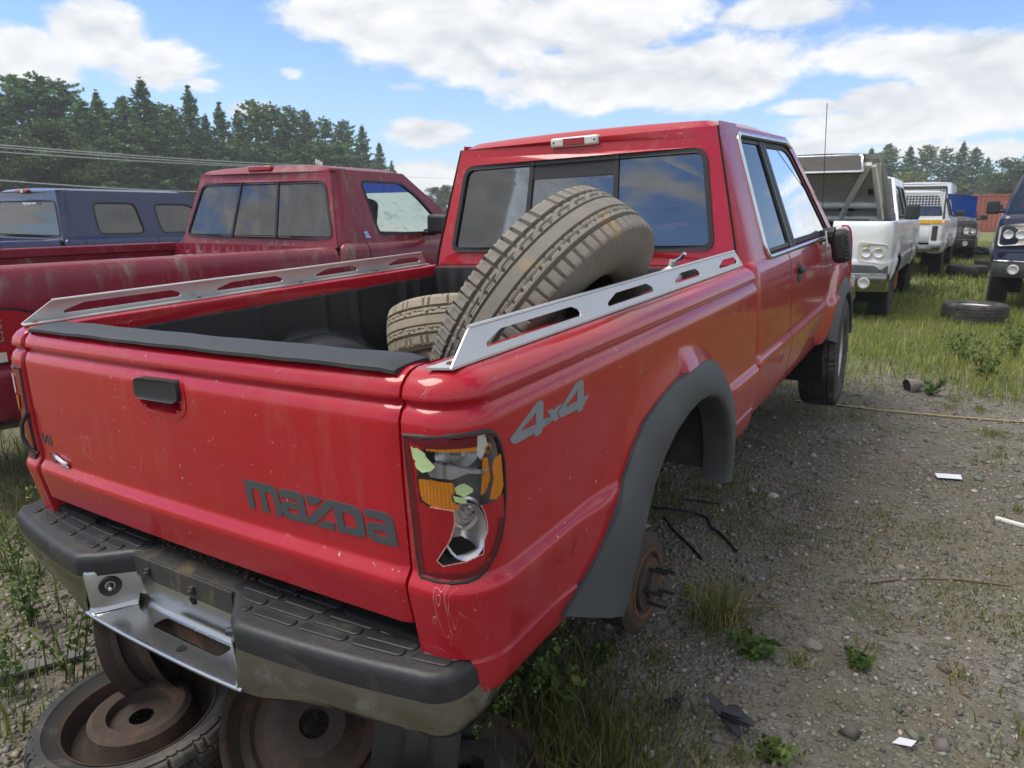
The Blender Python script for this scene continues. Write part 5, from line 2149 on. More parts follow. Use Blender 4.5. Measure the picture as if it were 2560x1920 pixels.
def stand_wheel(loc, ax, label, R=.21, W=.20, mat='rust', dish=.02, inner='steel_dark'):
    root = empty('rim_stand', axis_matrix(loc, ax))
    tag(root, label, 'wheel rim', 'bare rims used as stands')
    mb = MB().lathe([(R + .016, W / 2), (R + .008, W / 2 - .006), (R - .004, W / 2 - .02), (R - .012, W / 2 - .05), (R - .04, .02), (R - .036, -.03), (R - .012, -W / 2 + .04), (R, -W / 2 + .012), (R + .016, -W / 2),
                     (R + .010, -W / 2 + .006), (R - .01, -W / 2 + .03), (R - .046, -.02), (R - .05, .025), (R - .02, W / 2 - .05), (R - .002, W / 2 - .008)], n=56)
    mb.build('barrel', MATS[mat], root, smooth=35)
    mb = MB().lathe([(.032, dish), (.036, dish + .025), (.075, dish + .028), (.10, dish + .006), (.135, dish - .004), (.15, dish + .02), (R - .04, dish - .004), (R - .04, dish - .014), (.15, dish + .008), (.10, dish - .006), (.032, dish - .006)], n=48)
    mb.build('disc', MATS[inner], root, smooth=40)
    return root


stand_wheel((-1.85, .985, .232), (.78, .55, .28), 'rusty rim standing upright on the flat spare wheel under the bumper', R=.188, W=.13, mat='rust_dark', dish=.035)
stand_wheel((-1.23, 1.00, .15), (.50, -.52, .69), 'brown rusty rim leaning under the middle of the bumper', R=.195, W=.16, mat='rust_dark', dish=.03, inner='rust_dark')
stand_wheel((-1.0, 1.16, .205), (.86, .50, -.1), 'dark rim on its edge behind the brown rusty rim', R=.195, W=.19, mat='steel_dark', dish=.03, inner='rust_dark')
stand_wheel((-.86, 1.12, .07), (.1, .05, 1), 'rusty rim lying flat beneath the bumper corner', R=.16, W=.13, mat='rust_dark', dish=.03)

# ================================================================== the other vehicles
def vehicle(name, label, cat, mat4, paintm, q, group=None):
    """a pickup (or closed body) from its main measures; returns root and a helper that adds parts"""
    root = empty(name, mat4)
    tag(root, label, cat, group)

    def B(mb, nm, mat, parent=None, **kw):
        return mb.build(nm, MATS[mat], parent or root, **kw)
    xs, zb = q.get('xs', .84), q.get('zb', -.60)
    yg, yb, yc, yn = q.get('yg', 0.0), q.get('yb', 1.86), q.get('yc', 1.92), q['yn']
    belt, roof = q.get('belt', .02), q.get('roof', .53)
    ry0, ry1, ya = q['ry0'], q['ry1'], q['ya']
    tum = q.get('tum', .28)
    glassm = q.get('glass', 'glass_dark')
    wheels = q['wheels']
    wr = q.get('wr', .36)
    wz = q.get('wz', zb - .14)
    ar = wr + .06
    led = q.get('ledge', .012)
    prof = [(0.0, .065), (-.006, .045), (-.02, .028), (-.05, .014), (-.09, .006), (-.16, 0), (-.30, -.004), (lerp(0, zb, .62), 0), (lerp(0, zb, .66), -led), (lerp(0, zb, .72), -led), (lerp(0, zb, .9), .012), (zb, .04)]
    zl = sorted(set([p[0] for p in prof] + [lerp(-.16, zb, k / 18) for k in range(19)]), reverse=True)
    pt = prof[::-1]

    def cut(y, z):
        return any(math.hypot(y - w, z - wz) < ar for w in wheels)

    def bul(y, z):
        return max([.03 * sstep(ar + .16, ar + .03, math.hypot(y - w, z - wz)) for w in wheels])

    def flank(nm, y0, y1, r0, r1, side, ztop=0.0, mat=paintm, jamb=None):
        path = []
        if r0:
            for k in range(9):
                a = math.pi / 2 * k / 8
                path.append((xs - r0 + r0 * math.sin(a), y0 + r0 - r0 * math.cos(a), math.sin(a), -math.cos(a)))
            if jamb:
                path = [(jamb, y0, 0, -1)] + path
        else:
            path.append((xs, y0, 1, 0))
        ye = y1 - r1
        n = max(2, int((ye - y0 - r0) / .035))
        path += [(xs, lerp(y0 + r0, ye, k / n), 1, 0) for k in range(1, n + 1)]
        if r1:
            for k in range(1, 9):
                a = math.pi / 2 * k / 8
                path.append((xs - r1 + r1 * math.cos(a), ye + r1 * math.sin(a), math.cos(a), math.sin(a)))
            path.append((xs * .3, y1, 0, 1))
        rows = []
        for x, y, nx_, ny_ in path:
            row = []
            for z in zl:
                d = interp(pt, z)
                if nx_ > .99:
                    d -= bul(y, z)
                row.append(Vector(((x - nx_ * d) * side, y - ny_ * d, z + ztop * (1 - min(1, z / zb)))))
            rows.append(row)
        ymid = [p[1] for p in path]
        mb = MB().grid(rows, keep=lambda i, j: not cut((ymid[i] + ymid[i + 1]) / 2, (zl[j] + zl[j + 1]) / 2))
        return B(mb, nm, mat, smooth=40)

    for side in (1, -1):
        if q.get('bed', True):
            flank('bed_side', yg, yb, .08, 0, side, jamb=q.get('gate', .66))
            sec = [(xs - .064, 0), (xs - .13, 0), (xs - .136, -.006), (xs - .136, -.05), (xs - .10, -.06), (xs - .10, -.42)]
            mb = MB().grid([[Vector((x * side, y, z)) for x, z in sec] for y in (yg + .065, (yg + yb) / 2, yb)])
            B(mb, 'bed_rail', paintm, smooth=40)
        ys = [yc] + q.get('seams', []) + [yn]
        for k, (a, b) in enumerate(zip(ys, ys[1:])):
            fr = k == len(ys) - 2
            flank('door' if 0 < k < len(ys) - 2 or (k == 0 and len(ys) > 2 and not fr) else 'fender', a + .004, b - (0 if fr else .004), .06 if k == 0 else 0, .14 if fr else 0, side, belt)
        for w in wheels:
            arc = [(w - (ar + .02) * math.cos(R_(-20) + R_(220) * k / 18), wz + (ar + .02) * math.sin(R_(-20) + R_(220) * k / 18)) for k in range(19)]
            mb = MB().grid([[Vector(((xs - .03) * side, a, c_)), Vector(((xs - .40) * side, a, c_))] for a, c_ in arc])
            mb.prism(arc, [], lambda u, v, ww: Vector(((xs - .40) * side, u, v)))
            B(mb, 'wheel_house', 'gap_dark')
            if q.get('lip'):
                mb = MB().tube([(x * side, a, c_) for x, (a, c_) in [(xs + .012, ((a - w) * .97 + w, (c_ - wz) * .97 + wz)) for a, c_ in arc]], .022, 8)
                B(mb, 'arch_trim', q['lip'], smooth=60)
    # bed
    if q.get('bed', True):
        mb = MB()
        mb.box((0, (yg + yb) / 2, -.44), (xs * 2 - .22, yb - yg - .06, .02))
        for w in wheels:
            if w < yb:
                for side in (1, -1):
                    mb.box(((xs - .22) * side, w, -.36), (.24, .72, .16))
        B(mb, 'bed_floor', q.get('bedm', paintm), bevel=.03)
        mb = MB()
        G = []
        for k in range(61):
            x = (-1 + 2 * k / 60) * (xs - .10)
            r = .012 if (k % 6) < 3 else 0
            G.append([Vector((x, yb - .035 - r, z)) for z in (-.44, -.07)] + [Vector((x, yb - .035, -.05)), Vector((x, yb - .035, .0)), Vector((x, yb, .0)), Vector((x, yb, -.4))])
        mb.grid(G)
        B(mb, 'bed_front', q.get('bedm', paintm), smooth=30)
        gw = q.get('gate', .66)
        mb = MB()
        G = []
        for k in range(31):
            x = (-1 + 2 * k / 30) * (gw - .008)
            G.append([Vector((x, y, z)) for y, z in ((.07, 0), (.05, .0), (.02, -.01), (.008, -.03), (.004, -.08), (.014, -.10), (.0, -.13), (-.004, -.30), (.0, -.44), (.02, -.47), (.07, -.47), (.07, 0))])
        mb.grid([[v + Vector((0, yg, 0)) for v in r] for r in G])
        B(mb, 'tailgate', paintm, smooth=40)
        mb = MB()
        bp = [(-xs + .02, .10), (-xs + .04, -.02), (-.45, -.11), (.45, -.11), (xs - .04, -.02), (xs - .02, .10)]
        rows = [[Vector((x, y + yg + dy, z)) for x, y in bp] for dy, z in ((.06, -.50), (0, -.505), (-.005, -.52), (-.004, -.60), (.03, -.66))]
        mb.grid(rows)
        B(mb, 'rear_bumper', q.get('bumper', 'chrome_dull'), smooth=20)
    # greenhouse
    hw0 = xs - .055

    def hx(z):
        return hw0 - tum * max(0, z - belt)

    def fn_s(side):
        return lambda u, v, w: Vector(((hx(v) + w) * side, u, v))

    def ryb(z):
        return lerp(yc + .03, ry0, (z - belt) / (roof - belt))

    def fn_r(u, v, w):
        return Vector((u, ryb(v) - w - .02 * (1 - (u / hw0) ** 2), v))
    RWl = [(-hx(belt) + .03, belt - .03), (hx(belt) - .03, belt - .03), (hx(roof) - .02, roof + .01), (-hx(roof) + .02, roof + .01)]
    rwz0, rwz1 = q.get('rwz', (belt + .05, roof - .07))
    m0, m1 = hx(rwz0) - q.get('rwm', .10), hx(rwz1) - q.get('rwm', .10)
    WN = round_poly([(-m0, rwz0), (m0, rwz0), (m1, rwz1), (-m1, rwz1)], .06, 5)
    mb = MB().prism(dense(RWl), [dense(WN)], fn_r, -.03, 0)
    B(mb, 'cab_rear_panel', paintm, smooth=30)
    mb = MB()
    strip_frame(mb, dense(WN), .016, fn_r, -.012, .005)
    seal = B(mb, 'rear_window_seal', 'rubber_seal', smooth=40)
    div = q.get('dividers', [])
    xs_l = [-1] + div + [1]
    for a, b in zip(xs_l, xs_l[1:]):
        pl = [(a * m0 * .99, rwz0 + .004), (b * m0 * .99, rwz0 + .004), (b * m1 * .99, rwz1 - .004), (a * m1 * .99, rwz1 - .004)]
        mb = MB().prism(dense(pl, .12), [], fn_r, -.009, -.005)
        B(mb, 'rear_pane', q.get('rglass', glassm), seal, smooth=0)
    for a in div:
        mb = MB().prism(dense([(a * m0 - .010, rwz0), (a * m0 + .010, rwz0), (a * m1 + .010, rwz1), (a * m1 - .010, rwz1)], .1), [], fn_r, -.012, .002)
        B(mb, 'window_divider', 'rubber_seal', seal)
    for side in (1, -1):
        f_ = fn_s(side)
        SO_ = [(yc + .10, belt - .02), (ya, belt - .02), (lerp(ya, ry1, .5) + .02, lerp(belt, roof, .52)), (ry1 + .03, roof + .012), (ry0 + .09, roof + .012)]
        holes = [round_poly(w, q.get('wround', .05), 5) for w in q['swin']]
        mb = MB().prism(dense(SO_), [dense(h) for h in holes], f_, -.035, .002)
        B(mb, 'side_frame', paintm, smooth=30)
        for h in holes:
            mb = MB()
            strip_frame(mb, h, .016, f_, -.02, .005)
            s_ = B(mb, 'window_frame', 'rubber_seal', smooth=30)
            if not (q.get('open_right') and side == 1 and h is holes[-1]):
                mb = MB().prism(inset_poly(h, .01), [], f_, -.014, -.011)
                B(mb, 'side_window', q.get('sglass', glassm), s_, smooth=0)
        G = []
        for k in range(13):
            z = lerp(belt - .03, roof + .016, k / 12)
            zc = min(max(z, belt), roof)
            x1 = hx(zc)
            x0 = x1 - .05
            y0 = ryb(zc)
            G.append([Vector(((x0 + (x1 - x0 + .004) * math.sin(math.pi / 2 * t / 8)) * side, y0 + .004 + .11 * (1 - math.cos(math.pi / 2 * t / 8)), z)) for t in range(9)])
        B(MB().grid(G), 'rear_pillar', paintm, smooth=60)
    G = []
    hr = hx(roof)
    for k in range(31):
        u = -1 + 2 * k / 30
        row = []
        for j in range(25):
            v = j / 24
            rim = 1 - (1 - min(1, (1 - abs(u)) / .16)) ** 2.4
            rv = 1 - (1 - min(1, v / .07)) ** 2.2
            rf = 1 - (1 - min(1, (1 - v) / .12)) ** 2
            row.append(Vector((hr * u, lerp(ry0 - .01, ry1 + .03, v) - .02 * (1 - u * u) * (1 - v), roof + .03 * rim * rv * rf + .02 * (1 - u * u) * rv * rf)))
        G.append(row)
    B(MB().grid(G), 'roof', paintm, smooth=60)
    # windshield
    if True:
        a0, a1 = Vector((hr - .02, ry1 + .02, roof)), Vector((hw0 - .03, ya - .01, belt))
        G = []
        for k in range(11):
            t_ = -1 + 2 * k / 10
            G.append([Vector((lerp(a0.x, a1.x, s_ / 8) * t_, lerp(a0.y, a1.y, s_ / 8) + .09 * (1 - t_ * t_), lerp(a0.z, a1.z, s_ / 8))) for s_ in range(9)])
        ws = B(MB().grid(G), 'windshield', q.get('wglass', 'glass_clear'), smooth=60)
        if q.get('band'):
            B(MB().grid([[p + Vector((0, -.006, 0)) for p in r[:3]] for r in G]), 'shade_band', q['band'], ws, smooth=60)
    # hood, cowl
    hd = q.get('hood_drop', .10)
    G = []
    for k in range(21):
        u = -1 + 2 * k / 20
        G.append([Vector((u * (xs - .06), lerp(ya - .04, yn - .03, s_ / 10), belt + .03 - .045 * abs(u) ** 4 - hd * (s_ / 10) ** 2)) for s_ in range(11)])
    if not q.get('open_hood'):
        B(MB().grid(G), 'hood', paintm, smooth=60)
    mb = MB().box((0, (yc + yn) / 2, zb + .03), (xs * 2 - .2, yn - yc - .3, .03)).box((0, ya - .25, belt - .08), (xs * 2 - .24, .3, .14))
    mb.box((0, yc + .06, (belt + zb) / 2), (xs * 2 - .2, .02, belt - zb))
    B(mb, 'interior', 'dash', bevel=.02)
    for sy in q.get('seats', [yc + .75]):
        for sx in (-1, 1):
            mb = MB().box((.36 * sx, sy, belt - .02), (.46, .13, .62), Matrix.Rotation(R_(-10), 3, 'X')).box((.36 * sx, sy - .07, belt + .36), (.26, .09, .15))
            B(mb, 'seat', 'seat_cloth', bevel=.04, seg=2)
    # chassis and wheels
    mb = MB()
    for sx in (-1, 1):
        mb.box((.42 * sx, (yg + yn) / 2, zb - .02), (.09, yn - yg - .3, .14))
    B(mb, 'chassis', 'steel_dark')
    if q.get('tyres', True):
        tm = tyre_mesh('tyre', wr, .25, wr * .56, 'tyre_rubber', 90, tread=True)
        for w in wheels:
            if w in q.get('no_wheel', []):
                continue
            for sx in (1, -1):
                e_ = empty('wheel')
                e_.parent = root
                e_.matrix_local = axis_matrix(((xs - .13) * sx, w, wz), (sx, 0, 0))
                link_mesh('tyre', tm, e_)
                rim_mb(wr * .56, .19, .04).build('rim', MATS['alloy'], e_)
    for sx in (1, -1):
        mb = MB().box(((xs + .09) * sx, ya - q.get('mir', .22), belt + .11), (.17, .11, .20) if q.get('tow') else (.19, .10, .14)).box(((xs - .02) * sx, ya - q.get('mir', .22) + .02, belt + .05), (.12, .05, .05))
        B(mb, 'side_mirror', 'black_plastic', bevel=.03, seg=3)
    return root, B


def at_ground(u, v, z=0.0):
    d = pix_dir(u, v)
    k = (z - CAM_H) / d.z
    return Vector((d.x * k, d.y * k, z))


def pose(x, y, z, yaw, pitch=0):
    return Matrix.Translation((x, y, z)) @ Matrix.Rotation(yaw, 4, 'Z') @ Matrix.Rotation(pitch, 4, 'X')


# ---- maroon pickup on the left ----
mr, MBp = vehicle('pickup_truck', 'dull maroon single cab pickup parked between the red and the blue pickup', 'pickup truck', pose(-4.128, 1.315, 1.165, .056), 'paint_maroon',
                  dict(xs=.855, zb=-.66, yg=-.22, yb=1.84, yc=1.885, yn=4.45, belt=.02, roof=.475, ry0=2.03, ry1=2.72, ya=3.42, tum=.33, wheels=[.95, 3.72], wr=.34, wz=-.80,
                       swin=[[(2.30, .06), (3.14, .06), (2.86, .33), (2.70, .425), (2.26, .425)]], dividers=[-.30, .30], rwz=(.045, .415), rwm=.06, seams=[2.14, 3.22], open_right=True,
                       gate=.66, bumper='chrome_dull', glass='glass_dark', seats=[2.45], wglass='glass_filmy', band='glass_shade', mir=.62))
tmp = empty('tail_lamp')
bpy.data.objects.remove(tmp)


def corner_patch(xs, r, y0, poly, off, side=1, th=.006):
    """flat shape given as (distance round the rear corner, z)"""
    def f(u, v, w):
        l0 = .02
        if u < l0:
            x, y, nx_, ny_ = xs - r - l0 + u, y0, 0, -1
        elif u < l0 + math.pi / 2 * r:
            a = (u - l0) / r
            x, y, nx_, ny_ = xs - r + r * math.sin(a), y0 + r - r * math.cos(a), math.sin(a), -math.cos(a)
        else:
            x, y, nx_, ny_ = xs, y0 + r + u - l0 - math.pi / 2 * r, 1, 0
        return Vector(((x + nx_ * (off + w)) * side, y + ny_ * (off + w), v))
    mb = MB()
    lo, hi = min(p[0] for p in poly), max(p[0] for p in poly)
    n = max(1, int((hi - lo) / .018))
    for k in range(n):
        a, b = lerp(lo, hi, k / n), lerp(lo, hi, (k + 1) / n)
        pl = list(poly)
        for lim, sg in ((a, 1), (b, -1)):
            o = []
            for i in range(len(pl)):
                p, q_ = pl[i - 1], pl[i]
                pi, qi = (p[0] - lim) * sg >= -1e-9, (q_[0] - lim) * sg >= -1e-9
                if pi != qi:
                    t_ = (lim - p[0]) / (q_[0] - p[0])
                    o.append((lim, lerp(p[1], q_[1], t_)))
                if qi:
                    o.append(q_)
            pl = o
            if len(pl) < 3:
                break
        if len(pl) >= 3:
            try:
                mb.prism(pl, [], f, 0, th)
            except Exception:
                pass
    return mb, f


for side in (1, -1):
    shp = round_poly([(-.08, -.115), (.24, -.165), (.36, -.21), (.36, -.34), (.32, -.385), (-.08, -.385)], [.01, .04, .03, .03, .02, .01], 4)
    mb, f_ = corner_patch(.855, .08, -.22, shp, .002, side)
    lamp = MBp(mb, 'tail_lamp', 'rubber_seal')
    mb, f_ = corner_patch(.855, .08, -.22, inset_poly(shp, .010), .004, side)
    MBp(mb, 'red_lens', 'lens_red', lamp)
    mb, f_ = corner_patch(.855, .08, -.22, [(-.06, -.335), (.17, -.335), (.17, -.375), (-.06, -.375)], .0055, side)
    MBp(mb, 'white_lens', 'lamp_white', lamp)
    if side == 1:
        simple('marker_green', (.16, .30, .24), .6)
        vs, fs = text_shape('10352', .052)
        mb = MB().add([f_(.13 + y_, -.165 - x_ * 1.0, .0125) for x_, y_ in vs], fs)
        MBp(mb, 'stock_number', 'marker_green', lamp, smooth=0)
# badge, high lamp, tarnished corner
vs, fs = text_shape('SL', .055, .002)
mb = MB().add([Vector((.855 + .0, 2.16 + x_ * .9, .05 + y_)) for x_, y_ in vs], fs)
mb = MB().add([Vector((.808 - .33 * (y_ + .03), 2.15 + x_ * 1.0, .05 + y_)) for x_, y_ in vs], fs)
MBp(mb, 'badge', 'chrome_trim', smooth=0)
mb = MB().box((0, 2.025, .505), (.23, .05, .035))
MBp(mb, 'high_stop_lamp', 'lens_red', bevel=.01)
t_ = loose_wheel('tyre_in_bed', pose(-4.128, 1.315, 1.165, .056) @ axis_matrix((.22, 1.20, -.27), (.35, -.3, .85)), 'dusty tyre peeping over the side of the maroon bed', 'tyre', .33, .20, .19, 'tyre_dusty', None, nseg=120)

# ---- blue crew cab ----
bl, BBp = vehicle('pickup_truck', 'dark blue crew cab pickup behind the maroon one', 'pickup truck', pose(-9.717, 4.17, 1.075, .04) @ Matrix.Translation((0, -1.95, 0)) @ Matrix.Scale(.97, 4), 'paint_navy',
                  dict(xs=.93, zb=-.66, yb=1.90, yc=1.95, yn=5.4, belt=.0, roof=.555, ry0=2.05, ry1=3.75, ya=4.45, tum=.30, wheels=[1.0, 4.6], wr=.38, wz=-.74, seams=[2.20, 3.15, 4.2],
                       swin=[[(2.40, .04), (3.02, .04), (2.98, .435), (2.42, .435)], [(3.24, .04), (4.20, .04), (3.92, .32), (3.74, .425), (3.22, .425)]], wround=.09, rwz=(.03, .45), rwm=.06,
                       gate=.70, seats=[2.6, 3.5], rglass='glass_side', sglass='glass_dark'))
mb = MB().box((-.0, 2.015, .565), (.30, .05, .045))
sl = BBp(mb, 'high_stop_lamp', 'lens_red', bevel=.015)
mb = MB().box((.03, 1.992, .565), (.05, .012, .04))
BBp(mb, 'lamp_window', 'lamp_white', sl)
vs, fs = text_shape('imgreuser.com', .05, .0008)
mb = MB().add([Vector((.02 + x_ * 1.05 - .02, 2.030 - .0 + .002 - .03 - .012 + .19 * (y_ - .0), .405 + y_)) for x_, y_ in vs], fs)
BBp(mb, 'window_lettering', 'white_plastic', smooth=0)
# hook lying on the maroon rail
mb = MB().tube([Vector((.035 * math.cos(a), 0, .035 + .035 * math.sin(a))) for a in [2 * math.pi * k / 16 for k in range(16)]], .009, 8, closed=True)
hk = mb.build('steel_ring', MATS['chrome_trim'])
d_ = pix_dir(53, 614)
hk.location = pose(-4.128, 1.315, 1.165, .056) @ Vector((-.79, .62, .0))
tag(hk, 'small bright steel ring on the far rail of the maroon bed', 'ring')

# ---- dark roof between the two red cabs ----
vehicle('parked_car', 'dark vehicle whose roof shows between the maroon and red cabs', 'car', pose(-8.4, 11.2, .95, .05), 'paint_black',
        dict(bed=False, xs=.90, zb=-.60, yg=1.9, yc=1.9, yn=6.0, belt=.12, roof=.62, ry0=2.15, ry1=4.3, ya=5.0, wheels=[2.7, 5.2], wr=.34, swin=[[(2.4, .18), (3.3, .18), (3.3, .52), (2.5, .52)], [(3.4, .18), (4.7, .18), (4.3, .50), (3.4, .52)]]))

# ---- white pickup with its hood up, nose to nose with the red one ----
def front_end(B, xs, yn, belt, lampz, lampm='headlamp_haze', lamp_w=.30, lamp_h=.22, bumperm='black_plastic', zbump=-.42, fog=True, grille=True, lower='chrome_dull'):
    for sx in (1, -1):
        pl = round_poly([(-lamp_w / 2, -lamp_h / 2 + .03), (lamp_w / 2, -lamp_h / 2), (lamp_w / 2, lamp_h / 2 - .04), (-lamp_w / 2, lamp_h / 2)], .05, 5)
        cx = (xs - .035 - lamp_w / 2)

        def f(u, v, w, sx=sx):
            x = cx + u
            tt = min(.98, max(0, (x - (xs - .14)) / .14))
            yy_ = yn + .010 - .14 * (1 - math.sqrt(1 - tt * tt))
            return Vector((x * sx, yy_ + w, lampz + v))
        hl = B(MB().prism(dense(pl, .04)[::1], [], f, -.02, .010), 'headlamp', lampm, smooth=40)
        for dx_ in (-.07, .07):
            c = f(dx_, .0, .012)
            B(MB().lathe([(0, -.004), (.04, .0), (.055, .006), (.06, .0)], c, (0, 1, 0), 20), 'lamp_bowl', 'reflector', hl, smooth=50)
    if grille:
        for k in range(5):
            B(MB().box((0, yn + .012, lampz - .10 + .05 * k), (xs * 2 - .76, .03, .018)), 'grille_bar', 'chrome_trim', bevel=.004)
    bp = [(-xs + .0, -.30), (-xs + .02, -.06), (-xs * .55, .08), (xs * .55, .08), (xs - .02, -.06), (xs, -.30)]
    rows = [[Vector((x, y + yn + dy, z)) for x, y in bp] for dy, z in ((-.04, zbump + .13), (.02, zbump + .125), (.03, zbump + .10), (.032, zbump + .02))]
    bb = B(MB().grid(rows), 'front_bumper', bumperm, smooth=25)
    rows = [[Vector((x, y + yn + dy, z)) for x, y in bp] for dy, z in ((.034, zbump + .018), (.04, zbump - .0), (.034, zbump - .12), (0, zbump - .20), (-.08, zbump - .21))]
    B(MB().grid(rows), 'lower_bumper', lower, bb, smooth=25)
    rows = [[Vector((x, y + yn + dy, z)) for x, y in bp] for dy, z in ((.036, zbump + .03), (.046, zbump + .022), (.046, zbump + .006), (.036, zbump))]
    B(MB().grid(rows), 'bumper_trim', 'chrome_trim', bb, smooth=40)
    if fog:
        for sx in (1, -1):
            B(MB().lathe([(0, .008), (.045, .010), (.06, .016), (.068, .012), (.07, -.02)], ((xs - .26) * sx, yn + .075, zbump - .09), (.18 * sx, 1, 0), 22), 'fog_lamp', 'reflector', bb, smooth=50)


WP = pose(-2.05, 15.65, 1.25, math.pi + .02)
wt, WB = vehicle('pickup_truck', 'white four door pickup with its hood raised, facing the camera', 'pickup truck', WP, 'paint_white',
                 dict(xs=.985, zb=-.72, yb=1.95, yc=2.0, yn=5.75, belt=.02, roof=.60, ry0=2.15, ry1=3.75, ya=4.5, tum=.30, wheels=[1.15, 4.85], wr=.40, wz=-.86, seams=[2.2, 3.12, 4.3], open_hood=True,
                      swin=[[(2.36, .07), (3.04, .07), (3.02, .50), (2.44, .50)], [(3.16, .07), (4.22, .07), (3.92, .36), (3.72, .50), (3.16, .50)]], gate=.74, seats=[2.8, 3.5], tow=True, glass='glass_dark', wglass='glass_dark'))
front_end(WB, .985, 5.75, .02, -.36, lamp_w=.34, lamp_h=.27, zbump=-.64, bumperm='flare_plastic', grille=False)
# engine bay and raised hood
mb = MB().box((0, 5.1, -.10), (1.60, 1.05, .06))
mb.box((.2, 5.1, -.02), (.5, .6, .16)).box((-.5, 5.3, -.03), (.3, .3, .14)).box((.62, 4.95, .0), (.26, .3, .12))
WB(mb, 'engine_bay', 'gap_dark', bevel=.03)
hg = R_(40)
hpiv = Vector((0, 4.50, .04))


def hood_pt(u, s_, w):
    """u across, s along from the hinge, w out of the top side"""
    d = Vector((0, math.cos(hg), math.sin(hg)))
    n_ = Vector((0, math.sin(hg), -math.cos(hg)))      # underside normal, towards the nose
    return hpiv + d * s_ - n_ * w + Vector((u, 0, 0))


G = []
for k in range(25):
    u = -1 + 2 * k / 24
    G.append([hood_pt(u * (.83 - .10 * (s_ / 12) ** 2), 1.22 * s_ / 12, .045 * (1 - u * u) + .03 * math.sin(math.pi * s_ / 12)) for s_ in range(13)])
mb = MB().grid(G)
hood = WB(mb, 'raised_hood', 'paint_white', smooth=60)
G = []
for k in range(25):
    u = -1 + 2 * k / 24
    G.append([hood_pt(u * (.80 - .10 * (s_ / 12) ** 2), .02 + 1.16 * s_ / 12, -.035 + (.02 if abs(u) < .72 and 1 < s_ < 11 else 0) + (-.018 if (abs(abs(u) - .42) < .05 or s_ == 3) else 0)) for s_ in range(13)])
WB(MB().grid(G), 'hood_liner', 'hood_panel', hood, smooth=25)
for pts_ in ([(-.70, .06), (.70, .06)], [(-.62, 1.10), (.62, 1.10)], [(-.72, .06), (-.64, 1.10)], [(.72, .06), (.64, 1.10)], [(-.30, .34), (-.58, 1.08)], [(.30, .34), (.58, 1.08)], [(-.68, .34), (.68, .34)], [(-.30, .34), (-.22, .06)], [(.30, .34), (.22, .06)]):
    a_, b_ = (hood_pt(p_[0], p_[1], -.052) for p_ in pts_)
    WB(MB().tube([a_, b_], .042, 6), 'hood_rib', 'hood_under', hood, smooth=60)
for sx in (-1, 1):
    for yy_ in (.22,):
        WB(MB().prism(round_poly([(sx * .30 - .10, yy_), (sx * .30 + .10, yy_), (sx * .30 + .09, yy_ + .07), (sx * .30 - .09, yy_ + .07)], .02), [], lambda u, v, w: hood_pt(u, v, -.048 + w), 0, .006), 'liner_opening', 'gap_dark', hood)
    WB(MB().box(hood_pt(sx * .60, .62, -.045), (.06, .012, .10)), 'liner_slot', 'gap_dark', hood)
    mb = MB().tube([hood_pt(sx * .74, .05, -.03), hood_pt(sx * .70, 1.1, -.03)], .02, 6)
    WB(mb, 'hood_brace', 'hood_under', hood)
# grille carried on the hood's edge
mb = MB()
fr_ = round_poly([(-.52, 1.14), (.52, 1.14), (.56, 1.42), (-.56, 1.42)], .05, 4)


def gr_pt(u, v, w):
    d = Vector((0, math.cos(hg - R_(96)), math.sin(hg - R_(96))))
    return hood_pt(u, 1.20, .02) + d * (v - 1.16) + Vector((0, math.sin(hg - R_(96)), -math.cos(hg - R_(96)))) * w


mb.tube([gr_pt(p_[0], p_[1], .015) for p_ in inset_poly(fr_, .02)], .024, 6, closed=True)
gri = WB(mb, 'grille', 'chrome_trim', hood, smooth=60)
WB(MB().prism(inset_poly(fr_, .03), [], gr_pt, -.01, -.004), 'grille_mesh', 'steel_dark', hood)
WB(MB().prism(inset_poly(fr_, .03), [], gr_pt, .030, .034), 'grille_screen', 'steel_dark', hood)
mb = MB().prism([(-.035, 1.16), (.035, 1.16), (.035, 1.40), (-.035, 1.40)], [], gr_pt, .0, .035)
WB(mb, 'grille_bar', 'chrome_trim', hood)
mb = MB().prism([(-.5, 1.265), (.5, 1.265), (.5, 1.305), (-.5, 1.305)], [], gr_pt, .0, .034)
WB(mb, 'grille_bar', 'chrome_trim', hood)
# mud flap hanging loose at the side
mb = MB().box((-.97, 2.05, -1.05), (.02, .07, .45), Matrix.Rotation(R_(24), 3, 'X'))
WB(mb, 'loose_flap', 'black_plastic', bevel=.008)
mb = MB().box((-.97, 4.30, -.80), (.03, .12, .24), Matrix.Rotation(R_(-14), 3, 'X'))
WB(mb, 'bare_bracket', 'primer_orange', bevel=.01)

# ---- white work truck further back, tail towards the camera ----
KP = pose(-1.72, 17.5, 1.22, -.01)
kt, KB = vehicle('pickup_truck', 'white work pickup with a yellow band across its tail, beyond the raised hood', 'pickup truck', KP, 'paint_white',
                 dict(xs=.97, zb=-.68, yb=1.9, yc=1.95, yn=5.4, belt=.02, roof=.60, ry0=2.1, ry1=3.2, ya=4.1, tum=.28, wheels=[1.05, 4.6], wr=.39, wz=-.82, seams=[2.15, 3.2, 4.0],
                      swin=[[(2.30, .07), (2.75, .07), (2.70, .50), (2.32, .50)], [(2.9, .07), (3.85, .07), (3.6, .36), (3.3, .50), (2.88, .50)]], gate=.72, bumper='chrome_dull', glass='glass_dark'))
KB(MB().box((0, -.012, -.035), (1.42, .008, .075)), 'yellow_band', 'yellow_band')
KB(MB().box((.975, .20, -.035), (.008, .36, .075)), 'yellow_band', 'yellow_band')
KB(MB().box((.80, -.008, -.27), (.10, .012, .30)), 'broken_lamp', 'steel_dark', bevel=.01)
